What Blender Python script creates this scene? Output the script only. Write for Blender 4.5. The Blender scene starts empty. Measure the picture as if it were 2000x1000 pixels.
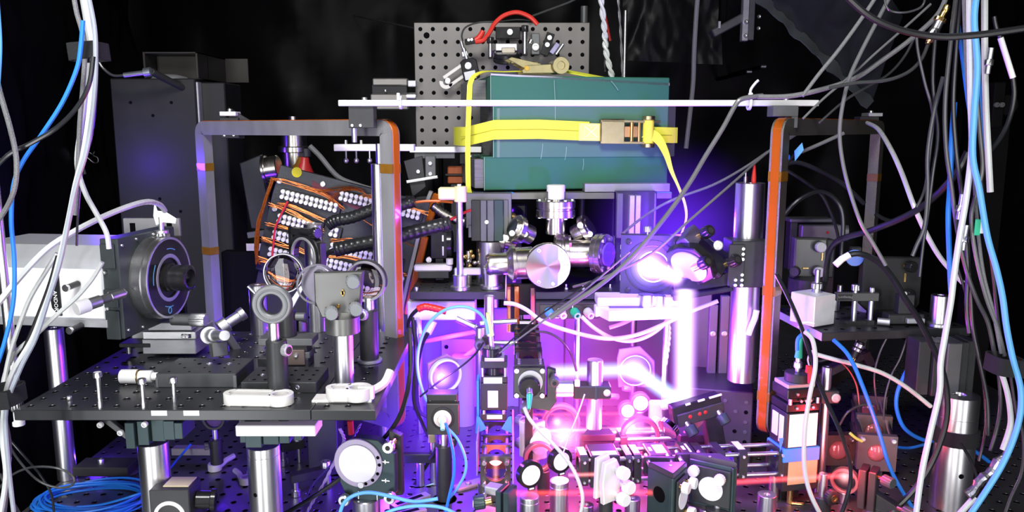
import bpy, math, random
from mathutils import Vector, Matrix, Euler

# ------------------------------------------------------------------ camera
random.seed(7)
scene = bpy.context.scene
COL = scene.collection
FPX, H, PITCH = 1550.0, 0.53, math.radians(9.1)      # focal length in px of a 2000 px frame, eye height over the table
cam = bpy.data.cameras.new('camera'); camo = bpy.data.objects.new('camera', cam); COL.objects.link(camo)
cam.sensor_width = 36.0; cam.lens = FPX / 2000 * 36.0; cam.clip_start = 0.01; cam.clip_end = 50
camo.location = (0, 0, H); camo.rotation_euler = (math.pi / 2 - PITCH, 0, 0)
scene.camera = camo
# ------------------------------------------------------------------ world, lamps, exposure
scene.view_settings.view_transform = 'Standard'; scene.view_settings.look = 'None'
scene.view_settings.gamma = 1.0; scene.view_settings.use_curve_mapping = False
scene.view_settings.exposure = 0.0
wd = bpy.data.worlds.new('world'); scene.world = wd; wd.use_nodes = True
wd.node_tree.nodes['Background'].inputs[0].default_value = (0.5, 0.6, 1.0, 1)
wd.node_tree.nodes['Background'].inputs[1].default_value = 0.006
def aim(o, p): o.rotation_euler = (Vector(p) - o.location).to_track_quat('-Z', 'Y').to_euler()
def area(name, loc, tgt, w, h, power, col=(1, 1, 1), spread=math.pi):
    l = bpy.data.lights.new(name, 'AREA'); l.shape = 'RECTANGLE'; l.size = w; l.size_y = h
    l.energy = power; l.color = col; l.spread = spread
    o = bpy.data.objects.new(name, l); COL.objects.link(o); o.location = loc; aim(o, tgt); o['kind'] = 'helper'; return o
def point(name, loc, power, col, r=0.012):
    l = bpy.data.lights.new(name, 'POINT'); l.energy = power; l.color = col; l.shadow_soft_size = r
    o = bpy.data.objects.new(name, l); COL.objects.link(o); o.location = loc; o['kind'] = 'helper'; return o
def spot(name, loc, tgt, power, deg, col=(1, 1, 1), r=0.05, blend=0.8):
    l = bpy.data.lights.new(name, 'SPOT'); l.energy = power; l.color = col; l.shadow_soft_size = r
    l.spot_size = math.radians(deg); l.spot_blend = blend
    o = bpy.data.objects.new(name, l); COL.objects.link(o); o.location = loc; aim(o, tgt); o['kind'] = 'helper'; return o
area('soft_light_left', (-0.80, -0.25, 0.20), (-0.35, 1.1, 0.15), 0.30, 1.4, 15, (0.97, 0.98, 1.0))  # added tall soft light, sized so the steel posts mirror it
area('soft_light_middle', (0.10, -0.35, 0.10), (0.1, 1.3, 0.15), 0.40, 1.3, 9.5, (1, 0.99, 0.97))  # added front light, reaching low for reflections in the posts
area('soft_light_high', (-0.2, 0.1, 1.5), (-0.2, 1.2, 0.3), 0.5, 0.4, 10, (1, 0.99, 0.97), 1.6)  # added soft light from above
area('soft_light_right', (0.85, -0.1, 0.2), (0.55, 1.2, 0.15), 0.20, 1.2, 5.0, (0.97, 0.98, 1.0))  # added light lifting the right side

# ------------------------------------------------------------------ pixel to place
def W(px, py, d):                       # the point of the upright plane y = d seen at a pixel
    a = (py - 500) / FPX; c, s = math.cos(PITCH), math.sin(PITCH)
    dy, dz = c - a * s, -s - a * c; k = d / dy
    return Vector(((px - 1000) / FPX * k, d, H + dz * k))
def DZ(py, z):                          # depth at which a pixel row meets the level z
    a = (py - 500) / FPX; c, s = math.cos(PITCH), math.sin(PITCH)
    return (z - H) / (-s - a * c) * (c - a * s)
def G(px, py, z): return W(px, py, DZ(py, z))
def MPP(py, d):
    a = (py - 500) / FPX; return d / (math.cos(PITCH) - a * math.sin(PITCH)) / FPX

# ------------------------------------------------------------------ mesh builder
class MB:
    def __init__(s): s.v = []; s.f = []; s.X = None
    def at(s, loc=(0, 0, 0), rx=0, ry=0, rz=0):
        s.X = Matrix.Translation(loc) @ Euler([math.radians(q) for q in (rx, ry, rz)]).to_matrix().to_4x4(); return s
    def add(s, vs, fs):
        n = len(s.v); vs = [Vector(p) for p in vs]
        if s.X is not None: vs = [s.X @ p for p in vs]
        s.v += vs; s.f += [tuple(i + n for i in q) for q in fs]; return s
    def box(s, x0, x1, y0, y1, z0, z1, c=0.8):
        if x0 > x1: x0, x1 = x1, x0
        if y0 > y1: y0, y1 = y1, y0
        if z0 > z1: z0, z1 = z1, z0
        c = min(c, .3 * (x1 - x0), .3 * (y1 - y0), .3 * (z1 - z0))
        if c <= 0:
            return s.add([(x, y, z) for x in (x0, x1) for y in (y0, y1) for z in (z0, z1)],
                         [(0, 1, 3, 2), (4, 6, 7, 5), (0, 4, 5, 1), (2, 3, 7, 6), (0, 2, 6, 4), (1, 5, 7, 3)])
        vs = []; lo = (x0, y0, z0); hi = (x1, y1, z1); idx = {}
        for ix in (0, 1):
            for iy in (0, 1):
                for iz in (0, 1):
                    for a in range(3):
                        p = [hi[k] if (ix, iy, iz)[k] else lo[k] for k in range(3)]
                        for k in range(3):
                            if k != a: p[k] += -c if (ix, iy, iz)[k] else c
                        idx[ix, iy, iz, a] = len(vs); vs.append(p)
        fs = []
        for a in range(3):
            b, e = (a + 1) % 3, (a + 2) % 3
            for side in (0, 1):
                q = []
                for (ub, ue) in ((0, 0), (1, 0), (1, 1), (0, 1)):
                    k = [0, 0, 0]; k[a] = side; k[b] = ub; k[e] = ue; q.append(idx[k[0], k[1], k[2], a])
                fs.append(tuple(q if side else q[::-1]))
            for ub in (0, 1):
                for ue in (0, 1):
                    k0 = [0, 0, 0]; k0[b] = ub; k0[e] = ue; k1 = k0[:]; k1[a] = 1
                    q = [idx[(*k0, b)], idx[(*k1, b)], idx[(*k1, e)], idx[(*k0, e)]]
                    fs.append(tuple(q if ub == ue else q[::-1]))
        for k, o in [((x, y, z), x ^ y ^ z) for x in (0, 1) for y in (0, 1) for z in (0, 1)]:
            q = [idx[(*k, 0)], idx[(*k, 1)], idx[(*k, 2)]]; fs.append(tuple(q if o else q[::-1]))
        return s.add(vs, fs)
    def lathe(s, o, ax, prof, n=24, a0=0, a1=360):
        o = Vector(o); ax = Vector(ax).normalized()
        u = ax.orthogonal().normalized() if abs(ax.z) < .9 else Vector((1, 0, 0)); u = (u - ax * u.dot(ax)).normalized(); w = ax.cross(u)
        full = abs(a1 - a0) >= 360; m = n if full else n + 1
        vs = []; fs = []; rows = []
        for r, t in prof:
            if r <= 1e-9: rows.append([len(vs)] * m); vs.append(o + ax * t)
            else:
                rows.append(list(range(len(vs), len(vs) + m)))
                for k in range(m):
                    a = math.radians(a0 + (a1 - a0) * k / n); vs.append(o + ax * t + (u * math.cos(a) + w * math.sin(a)) * r)
        for i in range(len(prof) - 1):
            A, B = rows[i], rows[i + 1]
            for k in range(n):
                l = (k + 1) % m
                q = [A[k], A[l], B[l], B[k]]
                q = [x for j, x in enumerate(q) if x not in q[:j]]
                if len(q) > 2: fs.append(tuple(q))
        return s.add(vs, fs)
    def cyl(s, p0, p1, r, r2=None, n=20, c=None):
        p0, p1 = Vector(p0), Vector(p1); ax = p1 - p0; L = ax.length; r2 = r if r2 is None else r2
        c = min(r, r2, L) * .08 if c is None else c
        return s.lathe(p0, ax, [(0, 0), (r - c, 0), (r, c), (r2, L - c), (r2 - c, L), (0, L)], n)
    def ring(s, p, ax, ro, ri, h, n=32, c=None):
        c = min(ro - ri, h) * .15 if c is None else c
        return s.lathe(p, ax, [(ri, c), (ri + c, 0), (ro - c, 0), (ro, c), (ro, h - c), (ro - c, h), (ri + c, h), (ri, h - c), (ri, c)], n)
    def screw(s, p, ax, r, h=None, n=12):
        h = r * 1.1 if h is None else h
        return s.lathe(p, ax, [(0, h * .45), (r * .5, h * .45), (r * .55, h), (r * .9, h), (r, h * .88), (r, 0)], n)
    def knurl(s, p, ax, r, h, n=24):     # knurled thumb screw head
        o = Vector(p); ax = Vector(ax).normalized(); u = ax.orthogonal().normalized(); w = ax.cross(u); vs = []; fs = []
        pr = [(.86, 0), (1, .08), (1, .88), (.86, 1)]
        for q, t in pr:
            for k in range(2 * n):
                a = math.pi * k / n; rr = r * q * (1 if k % 2 else .93); vs.append(o + ax * h * t + (u * math.cos(a) + w * math.sin(a)) * rr)
        m = 2 * n
        for i in range(3):
            for k in range(m): fs.append((i * m + k, i * m + (k + 1) % m, (i + 1) * m + (k + 1) % m, (i + 1) * m + k))
        fs += [tuple(range(m))[::-1], tuple(range(3 * m, 4 * m))]
        return s.add(vs, fs)
    def tube(s, pts, r, n=8, caps=True, closed=False):
        pts = [Vector(p) for p in pts]; N = len(pts); rr = r if isinstance(r, (list, tuple)) else [r] * N
        vs = []; fs = []; up = None
        for i, p in enumerate(pts):
            t = (pts[(i + 1) % N] - pts[i - 1]) if closed or 0 < i < N - 1 else (pts[min(i + 1, N - 1)] - pts[max(i - 1, 0)])
            t = t.normalized() if t.length > 1e-12 else Vector((0, 0, 1))
            if up is None: up = t.orthogonal().normalized()
            up = (up - t * up.dot(t)); up = up.normalized() if up.length > 1e-9 else t.orthogonal().normalized(); w = t.cross(up)
            for k in range(n):
                a = 2 * math.pi * k / n; vs.append(p + (up * math.cos(a) + w * math.sin(a)) * rr[i])
        for i in range(N if closed else N - 1):
            j = (i + 1) % N
            for k in range(n): fs.append((i * n + k, i * n + (k + 1) % n, j * n + (k + 1) % n, j * n + k))
        if caps and not closed: fs += [tuple(range(n))[::-1], tuple(range((N - 1) * n, N * n))]
        return s.add(vs, fs)
    def strip(s, pts, wv, th):           # flat webbing along a path; wv = width vector(s)
        pts = [Vector(p) for p in pts]; N = len(pts); vs = []; fs = []
        for i, p in enumerate(pts):
            w = Vector(wv[i] if isinstance(wv, list) else wv); t = (pts[min(i + 1, N - 1)] - pts[max(i - 1, 0)]).normalized()
            nn = t.cross(w).normalized() * th * .5
            vs += [p - w * .5 - nn, p + w * .5 - nn, p + w * .5 + nn, p - w * .5 + nn]
        for i in range(N - 1):
            for k in range(4): fs.append((i * 4 + k, i * 4 + (k + 1) % 4, i * 4 + 4 + (k + 1) % 4, i * 4 + 4 + k))
        fs += [(3, 2, 1, 0), tuple(N * 4 - 4 + k for k in range(4))]
        return s.add(vs, fs)
    def prism(s, poly, y0, y1, c=0.8, plane='xz'):   # outline given in xz (or xy) swept along the third axis, edges chamfered
        n = len(poly); ar = sum(poly[i][0] * poly[(i + 1) % n][1] - poly[(i + 1) % n][0] * poly[i][1] for i in range(n))
        if ar < 0: poly = poly[::-1]
        def inset(k):
            out = []
            for i in range(n):
                a, b, d = Vector(poly[i - 1]), Vector(poly[i]), Vector(poly[(i + 1) % n])
                e1 = (b - a).normalized(); e2 = (d - b).normalized(); n1 = Vector((-e1.y, e1.x)); n2 = Vector((-e2.y, e2.x))
                m = n1 + n2; m = m / max(.35, m.dot(n1)) if m.length > 1e-6 else n1
                out.append(b + m * k)
            return out
        if y0 > y1: y0, y1 = y1, y0
        c = min(c, .3 * (y1 - y0)); ins = inset(c); L = [(ins, y0), (poly, y0 + c), (poly, y1 - c), (ins, y1)]
        mk = (lambda p, y: (p[0], y, p[1])) if plane == 'xz' else ((lambda p, y: (p[0], p[1], y)) if plane == 'xy' else (lambda p, y: (y, p[0], p[1])))
        vs = [mk(p, y) for ps, y in L for p in ps]; fs = []
        for i in range(3):
            for k in range(n): fs.append((i * n + k, i * n + (k + 1) % n, (i + 1) * n + (k + 1) % n, (i + 1) * n + k))
        fs += [tuple(range(n))[::-1], tuple(range(3 * n, 4 * n))]
        if plane == 'xz': fs = [q[::-1] for q in fs]
        return s.add(vs, fs)
    def sph(s, p, r, n=12, sx=1): return s.lathe(p, (0, 0, 1), [(r * math.sin(math.pi * i / 8), -r * sx * math.cos(math.pi * i / 8)) for i in range(9)], n)
    def mesh(s, name, mat, k=1.0, off=None, ang=38):
        me = bpy.data.meshes.new(name); o = Vector(off) if off is not None else Vector((0, 0, 0))
        me.from_pydata([(p - o) * k for p in s.v], [], s.f); me.materials.append(mat)
        me.polygons.foreach_set('use_smooth', [True] * len(me.polygons)); me.set_sharp_from_angle(angle=math.radians(ang)); me.update(); return me
    def out(s, name, mat, parent, label=None, kind=None, ang=38):   # a part, or a sub-part
        k = scale_of(parent); me = s.mesh(name, mat, k, ang=ang); keep_above_table(me, parent); o = bpy.data.objects.new(name, me); COL.objects.link(o); o.parent = parent
        if label: o['label'] = label
        if kind: o['kind'] = kind
        return o
SC = {}
def keep_above_table(me, parent):           # feet end on the table top instead of passing through it
    Mx = Matrix.Identity(4); o = parent
    while o is not None: Mx = o.matrix_basis @ Mx if o.parent is None or o.matrix_parent_inverse == Matrix.Identity(4) else o.matrix_parent_inverse @ o.matrix_basis @ Mx; o = o.parent
    if Mx.translation.z < -.05: return
    Mi = Mx.inverted()
    for v in me.vertices:
        p = Mx @ v.co
        if p.z < .0006: p.z = .0006; v.co = Mi @ p
def scale_of(o):
    while o is not None:
        if o.name in SC: return SC[o.name]
        o = o.parent
    return 1.0
def tag(o, label, cat, group=None, kind=None):
    if label: o['label'] = label
    if cat: o['category'] = cat
    if group: o['group'] = group
    if kind: o['kind'] = kind
    return o
def T(name, label, cat, px, py, d, rz=0, rx=0, ry=0, group=None, s=None):    # a thing: an Empty at a place, its parts drawn in photo px at that depth
    o = bpy.data.objects.new(name, None); COL.objects.link(o); o.empty_display_size = .01
    o.location = W(px, py, d); o.rotation_euler = [math.radians(q) for q in (rx, ry, rz)]
    SC[o.name] = s or MPP(py, d); return tag(o, label, cat, group)
def TW(name, label, cat, loc=(0, 0, 0), rz=0, group=None):                      # the same, drawn in metres
    o = bpy.data.objects.new(name, None); COL.objects.link(o); o.location = loc; o.rotation_euler = (0, 0, math.radians(rz)); o.empty_display_size = .01
    SC[o.name] = 1.0; return tag(o, label, cat, group)
def solo(mb, name, mat, label, cat, group=None, kind=None, ang=38):              # a thing of one mesh drawn in world metres
    off = Vector((sum(p.x for p in mb.v) / len(mb.v), sum(p.y for p in mb.v) / len(mb.v), min(p.z for p in mb.v)))
    me = mb.mesh(name, mat, 1.0, off, ang); o = bpy.data.objects.new(name, me); COL.objects.link(o); o.location = off; SC[o.name] = 1.0
    return tag(o, label, cat, group, kind)
def struct(mb, name, mat, label=None):
    me = mb.mesh(name, mat); o = bpy.data.objects.new(name, me); COL.objects.link(o); o['kind'] = 'structure'; SC[o.name] = 1.0
    if label: o['label'] = label
    return o
def copy_tree(o, parent=None):
    c = o.copy(); COL.objects.link(c); c.parent = parent; SC[c.name] = scale_of(o)
    for ch in list(o.children): copy_tree(ch, c)
    return c
def smooth_path(P, k=6):
    P = [Vector(p) for p in P]; out = []
    for i in range(len(P) - 1):
        a, b, c, d = P[max(i - 1, 0)], P[i], P[i + 1], P[min(i + 2, len(P) - 1)]
        for j in range(k):
            t = j / k; out.append(.5 * ((2 * b) + (c - a) * t + (2 * a - 5 * b + 4 * c - d) * t * t + (3 * b - a - 3 * c + d) * t ** 3))
    return out + [P[-1]]
def path(pts, d0, k=6):                                                        # pixels (with optional own depth) to a smooth path in space
    return smooth_path([W(p[0], p[1], p[2] if len(p) > 2 else d0) for p in pts], k)
def cable(name, label, mat, pts, d, r, cat='cable', group=None, n=8, k=6):     # r in photo px
    pts = [(*p[:2], p[2] if len(p) > 2 else d) for p in pts]; P = path(pts, d, k)
    for e, q in ((0, pts[0]), (-1, pts[-1])):                                      # cables that leave the picture go on beyond it
        if -2 < q[0] < 2002 and -2 < q[1] < 1002: continue
        a, b = (P[0], P[1]) if e == 0 else (P[-1], P[-2]); u = (a - b).normalized()
        ext = [a + u * .03 + Vector((0, 0, .03)), a + u * .06 + Vector((0, 0, .2)), Vector((a.x + u.x * .08, a.y, 2.05))] if q[1] < -2 else [a + u * .05, a + u * .12]
        if q[1] > 1002: ext = [p for p in ext if p.z > .006]
        E = smooth_path([a] + ext, 4)[1:]; P = E[::-1] + P if e == 0 else P + E
    return solo(MB().tube(P, r * MPP(500, d), n), name, mat, label, cat, group)
def text(name, body, size, mat, parent, loc, rot, ext=.0, label=None):         # lettering as a thin mesh
    cu = bpy.data.curves.new(name, 'FONT'); cu.body = body; cu.size = size * scale_of(parent); cu.extrude = ext; cu.align_x = 'CENTER'; cu.align_y = 'CENTER'; cu.resolution_u = 2
    t = bpy.data.objects.new(name, cu); COL.objects.link(t); dg = bpy.context.evaluated_depsgraph_get()
    me = bpy.data.meshes.new_from_object(t.evaluated_get(dg)); bpy.data.objects.remove(t); me.materials.clear(); me.materials.append(mat)
    o = bpy.data.objects.new(name, me); COL.objects.link(o); o.parent = parent
    o.location = Vector(loc) * scale_of(parent); o.rotation_euler = [math.radians(q) for q in rot]
    if label: o['label'] = label
    return o

# ------------------------------------------------------------------ materials
def M(name, col, rough=.5, metal=0., var=.12, scale=60., stretch=(1, 1, 1), bump=0., bscale=400., trans=0., ior=1.45, emit=None, es=0., coat=0., spec=.5, alpha=1., rvar=.08):
    m = bpy.data.materials.new(name); m.use_nodes = True; nt = m.node_tree; N = nt.nodes; L = nt.links; b = N['Principled BSDF']
    b.inputs['Roughness'].default_value = rough; b.inputs['Metallic'].default_value = metal; b.inputs['IOR'].default_value = ior
    b.inputs['Transmission Weight'].default_value = trans; b.inputs['Coat Weight'].default_value = coat; b.inputs['Specular IOR Level'].default_value = spec; b.inputs['Alpha'].default_value = alpha
    if emit: b.inputs['Emission Color'].default_value = (*emit, 1); b.inputs['Emission Strength'].default_value = es
    tc = N.new('ShaderNodeTexCoord'); mp = N.new('ShaderNodeMapping'); mp.inputs['Scale'].default_value = stretch; L.new(tc.outputs['Object'], mp.inputs[0])
    nz = N.new('ShaderNodeTexNoise'); nz.inputs['Scale'].default_value = scale; nz.inputs['Detail'].default_value = 4; L.new(mp.outputs[0], nz.inputs['Vector'])
    mx = N.new('ShaderNodeMix'); mx.data_type = 'RGBA'; L.new(nz.outputs['Fac'], mx.inputs['Factor'])
    mx.inputs['A'].default_value = (*[max(0, c * (1 - var)) for c in col], 1); mx.inputs['B'].default_value = (*[min(1, c * (1 + var)) for c in col], 1)
    L.new(mx.outputs['Result'], b.inputs['Base Color'])
    if rvar:
        mr = N.new('ShaderNodeMapRange'); mr.inputs['To Min'].default_value = max(.02, rough - rvar); mr.inputs['To Max'].default_value = min(1, rough + rvar)
        L.new(nz.outputs['Fac'], mr.inputs['Value']); L.new(mr.outputs[0], b.inputs['Roughness'])
    if bump:
        n2 = N.new('ShaderNodeTexNoise'); n2.inputs['Scale'].default_value = bscale; n2.inputs['Detail'].default_value = 3; L.new(mp.outputs[0], n2.inputs['Vector'])
        bp = N.new('ShaderNodeBump'); bp.inputs['Strength'].default_value = bump; bp.inputs['Distance'].default_value = .002; L.new(n2.outputs['Fac'], bp.inputs['Height']); L.new(bp.outputs[0], b.inputs['Normal'])
    return m
BLACK = M('black_anodised', (.030, .031, .034), .42, .2, .25, 90, bump=.08, bscale=1500)
BLACKG = M('black_gloss', (.018, .018, .02), .22, .1, .2, 60)
BLACKM = M('black_matte', (.02, .02, .022), .7, 0, .3, 120)
GREYA = M('grey_anodised', (.12, .125, .13), .45, .5, .15, 80, bump=.05, bscale=1200)
TEAL = M('dark_teal_anodised', (.035, .06, .065), .42, .4, .2, 70)
STEEL = M('stainless_steel', (.74, .74, .76), .3, 1, .08, 30, (1, 1, .08))
CHAMB = M('chamber_steel', (.62, .59, .54), .26, 1, .1, 40, (1, 1, .15))
ALU = M('machined_aluminium', (.75, .76, .78), .38, 1, .1, 50, (1, 1, 6), bump=.05, bscale=900)
ALUD = M('dull_aluminium', (.5, .51, .54), .5, .8, .15, 60, (1, 1, 4))
WHITE = M('white_surface', (.82, .82, .83), .45, 0, .03, 40)
PAPER = M('white_sticker', (.85, .86, .88), .6, 0, .03, 40)
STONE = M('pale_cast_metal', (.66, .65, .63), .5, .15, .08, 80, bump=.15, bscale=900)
CREAM = M('cream_plastic', (.72, .66, .38), .5, 0, .06, 40)
BRASS = M('brass', (.78, .55, .2), .25, 1, .12, 60)
GOLD = M('zinc_yellow_steel', (.55, .48, .26), .32, 1, .25, 80)
COPPER = M('enamelled_copper', (.42, .11, .016), .35, .5, .6, 250)
KAPTON = M('amber_polyimide_over_copper', (.55, .125, .012), .16, .3, .6, 40, (1, 1, .12), coat=1., bump=.25, bscale=60)
KAPT = M('amber_tape', (.22, .10, .012), .25, .1, .25, 80, coat=.5)
GREEN = M('dark_green_card', (.024, .13, .078), .62, 0, .1, 16, bump=.06, bscale=300)
YEL = M('yellow_webbing', (.82, .84, .06), .75, 0, .08, 300, (1, 1, 1), bump=.4, bscale=1500)
RED = M('red_plastic', (.62, .03, .02), .35, 0, .1, 60)
REDD = M('dark_red_wire', (.4, .02, .02), .4, 0, .1, 60)
BLUE = M('blue_fibre_jacket', (.02, .2, .75), .4, 0, .08, 60)
CYAN = M('pale_blue_jacket', (.12, .4, .75), .4, 0, .08, 60)
LTC = M('white_cable_jacket', (.55, .57, .57), .28, 0, .06, 60)
GRC = M('grey_cable_jacket', (.045, .047, .049), .2, 0, .1, 60)
MGC = M('pale_grey_cable_jacket', (.13, .133, .138), .22, 0, .1, 60)
DKC = M('dark_grey_cable_jacket', (.016, .0175, .02), .2, 0, .15, 60)
BKC = M('black_cable_jacket', (.012, .012, .014), .35, 0, .2, 60)
VELC = M('black_hook_and_loop', (.016, .017, .02), .95, 0, .3, 500, bump=.8, bscale=2500)
TAPEB = M('blue_masking_tape', (.04, .25, .75), .6, 0, .08, 60)
KRAFT = M('kraft_card', (.6, .38, .2), .7, 0, .08, 60)
GRNP = M('green_plastic', (.02, .42, .22), .4, 0, .08, 60)
LIME = M('lime_rubber', (.5, .75, .15), .45, 0, .08, 60)
BLUP = M('blue_plastic', (.08, .3, .6), .4, 0, .08, 60)
GLASS = M('clear_glass', (.95, .97, 1.), .02, 0, 0, 10, trans=1., ior=1.2, rvar=0)
BOARD = M('black_board', (.022, .023, .026), .3, .1, .1, 12, rvar=.03)
REDLIT = M('red_lit_glass', (.6, .2, .22), .12, .3, .05, 10, rvar=0)  # red laser light tinted into the glass colour
RIM = M('bright_hole_rim', (.14, .14, .15), .4, 1, .1, 60)
DKBK = M('unlit_black', (.004, .004, .0045), .7, 0, .2, 30, spec=.05)
LENSV = M('violet_coated_glass', (.45, .25, .95), .08, 0, .02, 10, trans=.75, ior=1.3, rvar=0)
MIRR = M('mirror_coating', (.85, .86, .9), .05, 1, .02, 10, rvar=0)
DISC = M('matte_white_disc', (.84, .83, .88), .55, 0, .02, 20)  # plain matte white used for mirror faces
AMBM = M('amber_mirror', (.75, .4, .15), .06, 1, .05, 10, rvar=0)
CLEAR = M('clear_plastic_film', (.9, .95, .95), .12, 0, .02, 20, alpha=.05, bump=.5, bscale=60)
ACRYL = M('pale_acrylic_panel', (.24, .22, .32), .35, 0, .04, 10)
HOLE = M('threaded_hole', (.003, .003, .004), .8, 0, 0, 10, rvar=0, spec=.05)
CURT = M('black_plastic_sheet', (.0045, .0045, .005), .4, 0, .3, 8, bump=.4, bscale=14, spec=.09)
# ------------------------------------------------------------------ the room
FLOORM = M('dark_floor', (.02, .02, .022), .7, 0, .2, 3)
WALLM = M('dark_wall', (.012, .012, .014), .8, 0, .2, 3)
struct(MB().box(-2.1, 2.1, -1.6, 3.0, -.95, -.9, 0), 'floor', FLOORM, 'dark laboratory floor')
struct(MB().box(-2.1, 2.1, 2.95, 3.0, -.9, 2.1, 0), 'wall_back', WALLM)
struct(MB().box(-2.1, -2.05, -1.6, 2.95, -.9, 2.1, 0), 'wall_left', WALLM)
struct(MB().box(2.05, 2.1, -1.6, 2.95, -.9, 2.1, 0), 'wall_right', WALLM)
struct(MB().box(-2.1, 2.1, -1.6, 3.0, 2.1, 2.15, 0), 'ceiling', WALLM)
from mathutils import noise
def sheet(name, label, c00, c10, c11, c01, nx, nz, amp, fq, seed, mat=CURT, cat='curtain', fold=None):   # a hanging sheet between four corners
    c00, c10, c11, c01 = [Vector(c) for c in (c00, c10, c11, c01)]; nn = (c10 - c00).cross(c01 - c00).normalized(); mb = MB(); vs = []; fs = []
    for j in range(nz + 1):
        for i in range(nx + 1):
            u, w = i / nx, j / nz; p = (c00 * (1 - u) + c10 * u) * (1 - w) + (c01 * (1 - u) + c11 * u) * w
            q = Vector((p.x * fq + seed, p.y * fq, p.z * fq * .45))
            h = noise.noise(q) + .5 * abs(noise.noise(q * 2.3)) * 1.2 + .25 * abs(noise.noise(q * 5.1))
            if fold: h += fold * math.sin(u * 40 + 2 * noise.noise(q))
            vs.append(p + nn * h * amp)
    for j in range(nz):
        for i in range(nx): a = j * (nx + 1) + i; fs.append((a, a + 1, a + nx + 2, a + nx + 1))
    mb.add(vs, fs); me = mb.mesh(name, mat, ang=60); o = bpy.data.objects.new(name, me); COL.objects.link(o)
    return tag(o, label, cat)
sheet('blackout_curtain', 'wide wrinkled black plastic curtain across the back of the enclosure', (-1.75, 2.55, -.88), (1.75, 2.55, -.88), (1.75, 2.55, 1.95), (-1.75, 2.55, 1.95), 90, 70, .10, 2.2, 3)
sheet('blackout_curtain', 'wrinkled black plastic curtain hanging behind the left cable bundle', (-.84, .86, -.88), (-1.12, 2.44, -.88), (-1.12, 2.44, 1.9), (-.84, .86, 1.9), 90, 90, .055, 4.0, 9, M('glossy_black_sheet', (.005, .005, .006), .33, 0, .3, 8, bump=.4, bscale=20, spec=.22))
sheet('blackout_curtain', 'black plastic curtain hanging behind the right cable bundle', (1.35, 2.42, -.88), (1.05, .75, -.88), (1.05, .75, 1.9), (1.35, 2.42, 1.9), 70, 80, .05, 2.4, 21)
sheet('plastic_flap', 'short glossy black plastic flap hanging at the top, behind the green box', W(1218, 118, 2.1), W(1412, 126, 2.1), W(1408, -30, 2.1), W(1218, -30, 2.1), 40, 26, .035, 7.0, 5, M('glossy_black_film', (.008, .008, .009), .35, 0, .3, 8, bump=.4, bscale=25, spec=.12), 'flap')
CF = sheet('cloth_flap', 'dark cloth flap slanting down from the top right corner', W(1700, 205, 1.75), W(1760, 30, 1.7), W(1700, -60, 1.6), W(1478, -10, 1.75), 40, 40, .03, 6.0, 33, M('dark_teal_cloth', (.004, .0075, .0095), .85, 0, .2, 60, bump=.3, bscale=900), 'flap')

hem = [W(1478 + (1700 - 1478) * i / 24, -10 + 215 * (i / 24) ** 1.05, 1.72 - .01 * math.sin(i * 1.3)) for i in range(25)]
mb = MB(); mb.strip(hem, [Vector((.020 + .008 * math.sin(i * .9), .022, .016 + .006 * math.sin(i * 1.7))) for i in range(25)], .002)
mb.out('hem', M('lit_cloth_fold', (.05, .058, .065), .9, 0, .2, 60, bump=.4, bscale=900), CF, label='folded hem along the slanting edge, coloured as lit')  # light on the fold is put into a paler cloth colour
# ------------------------------------------------------------------ optical table
def holes(mb, x0, x1, y0, y1, z, step=.025, r=.0032, n=10):
    y = y0
    while y <= y1 + 1e-6:
        x = x0
        while x <= x1 + 1e-6:
            mb.lathe((x, y, z), (0, 0, 1), [(r * 1.2, -.0003), (r * 1.18, .0002), (0, .0002)], n); x += step
        y += step
    return mb
def rims(mb, x0, x1, y0, y1, z, step=.025, r=.0032, n=10):
    y = y0
    while y <= y1 + 1e-6:
        x = x0
        while x <= x1 + 1e-6:
            mb.lathe((x, y, z), (0, 0, 1), [(r * 1.15, .0001), (r * 1.25, .0006), (r * 1.45, .0001)], n); x += step
        y += step
    return mb
TABLE = M('optical_table_top', (.16, .16, .175), .36, .75, .15, 30, bump=.08, bscale=1500)
t = TW('optical_table', 'large dark optical table with threaded holes carrying the whole apparatus', 'table', (0, 1.62, -.9))
MB().box(-.69, 1.0, -.75, .75, .70, .90, .003).out('table_top', TABLE, t)
MB().box(-.67, .98, -.73, .73, .55, .70, .003).out('table_core', BLACK, t)
for sx in (-.5, .8):
    for sy in (-.5, .5): MB().cyl((sx, sy, 0), (sx, sy, .55), .07).out('leg', BLACK, t)
rims(MB(), -.675, .9, -.7, .2, .9).out('hole_rims', RIM, t, kind='stuff')
holes(MB(), -.675, .9, -.7, .2, .9).out('threaded_holes', HOLE, t, kind='stuff')

# ------------------------------------------------------------------ raised breadboards, left
ZB = .21
fl, jt, fr = G(26, 801, ZB), G(608, 801, ZB), G(733, 801, ZB)
t = TW('breadboard', 'long raised black breadboard under the silver camera at the left', 'breadboard', (fl.x, fl.y, ZB - .0127))
w = jt.x - fl.x - .0008
MB().box(0, w, 0, .36, 0, .0127, .0008).out('plate', BOARD, t)
rims(MB(), .0127, w - .01, .0127, .34, .0127).out('hole_rims', RIM, t, kind='stuff')
holes(MB(), .0127, w - .01, .0127, .34, .0127).out('threaded_holes', HOLE, t, kind='stuff')
for a in (295, 358): MB().box(G(a, 801, ZB).x - fl.x, G(a + 31, 801, ZB).x - fl.x, -.0003, .0001, .006, .0122, 0).out('sticker', ALUD, t)
t = TW('breadboard', 'short raised breadboard piece under the white clamp, right of the joint', 'breadboard', (jt.x, fl.y, ZB - .0127))
w = fr.x - jt.x
MB().prism([(0, 0), (w, 0), (w, .36), (0, .36)], 0, .0127, .0008, 'xy').out('plate', BOARD, t)
rims(MB(), .015, w - .01, .0127, .34, .0127).out('hole_rims', RIM, t, kind='stuff')
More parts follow.
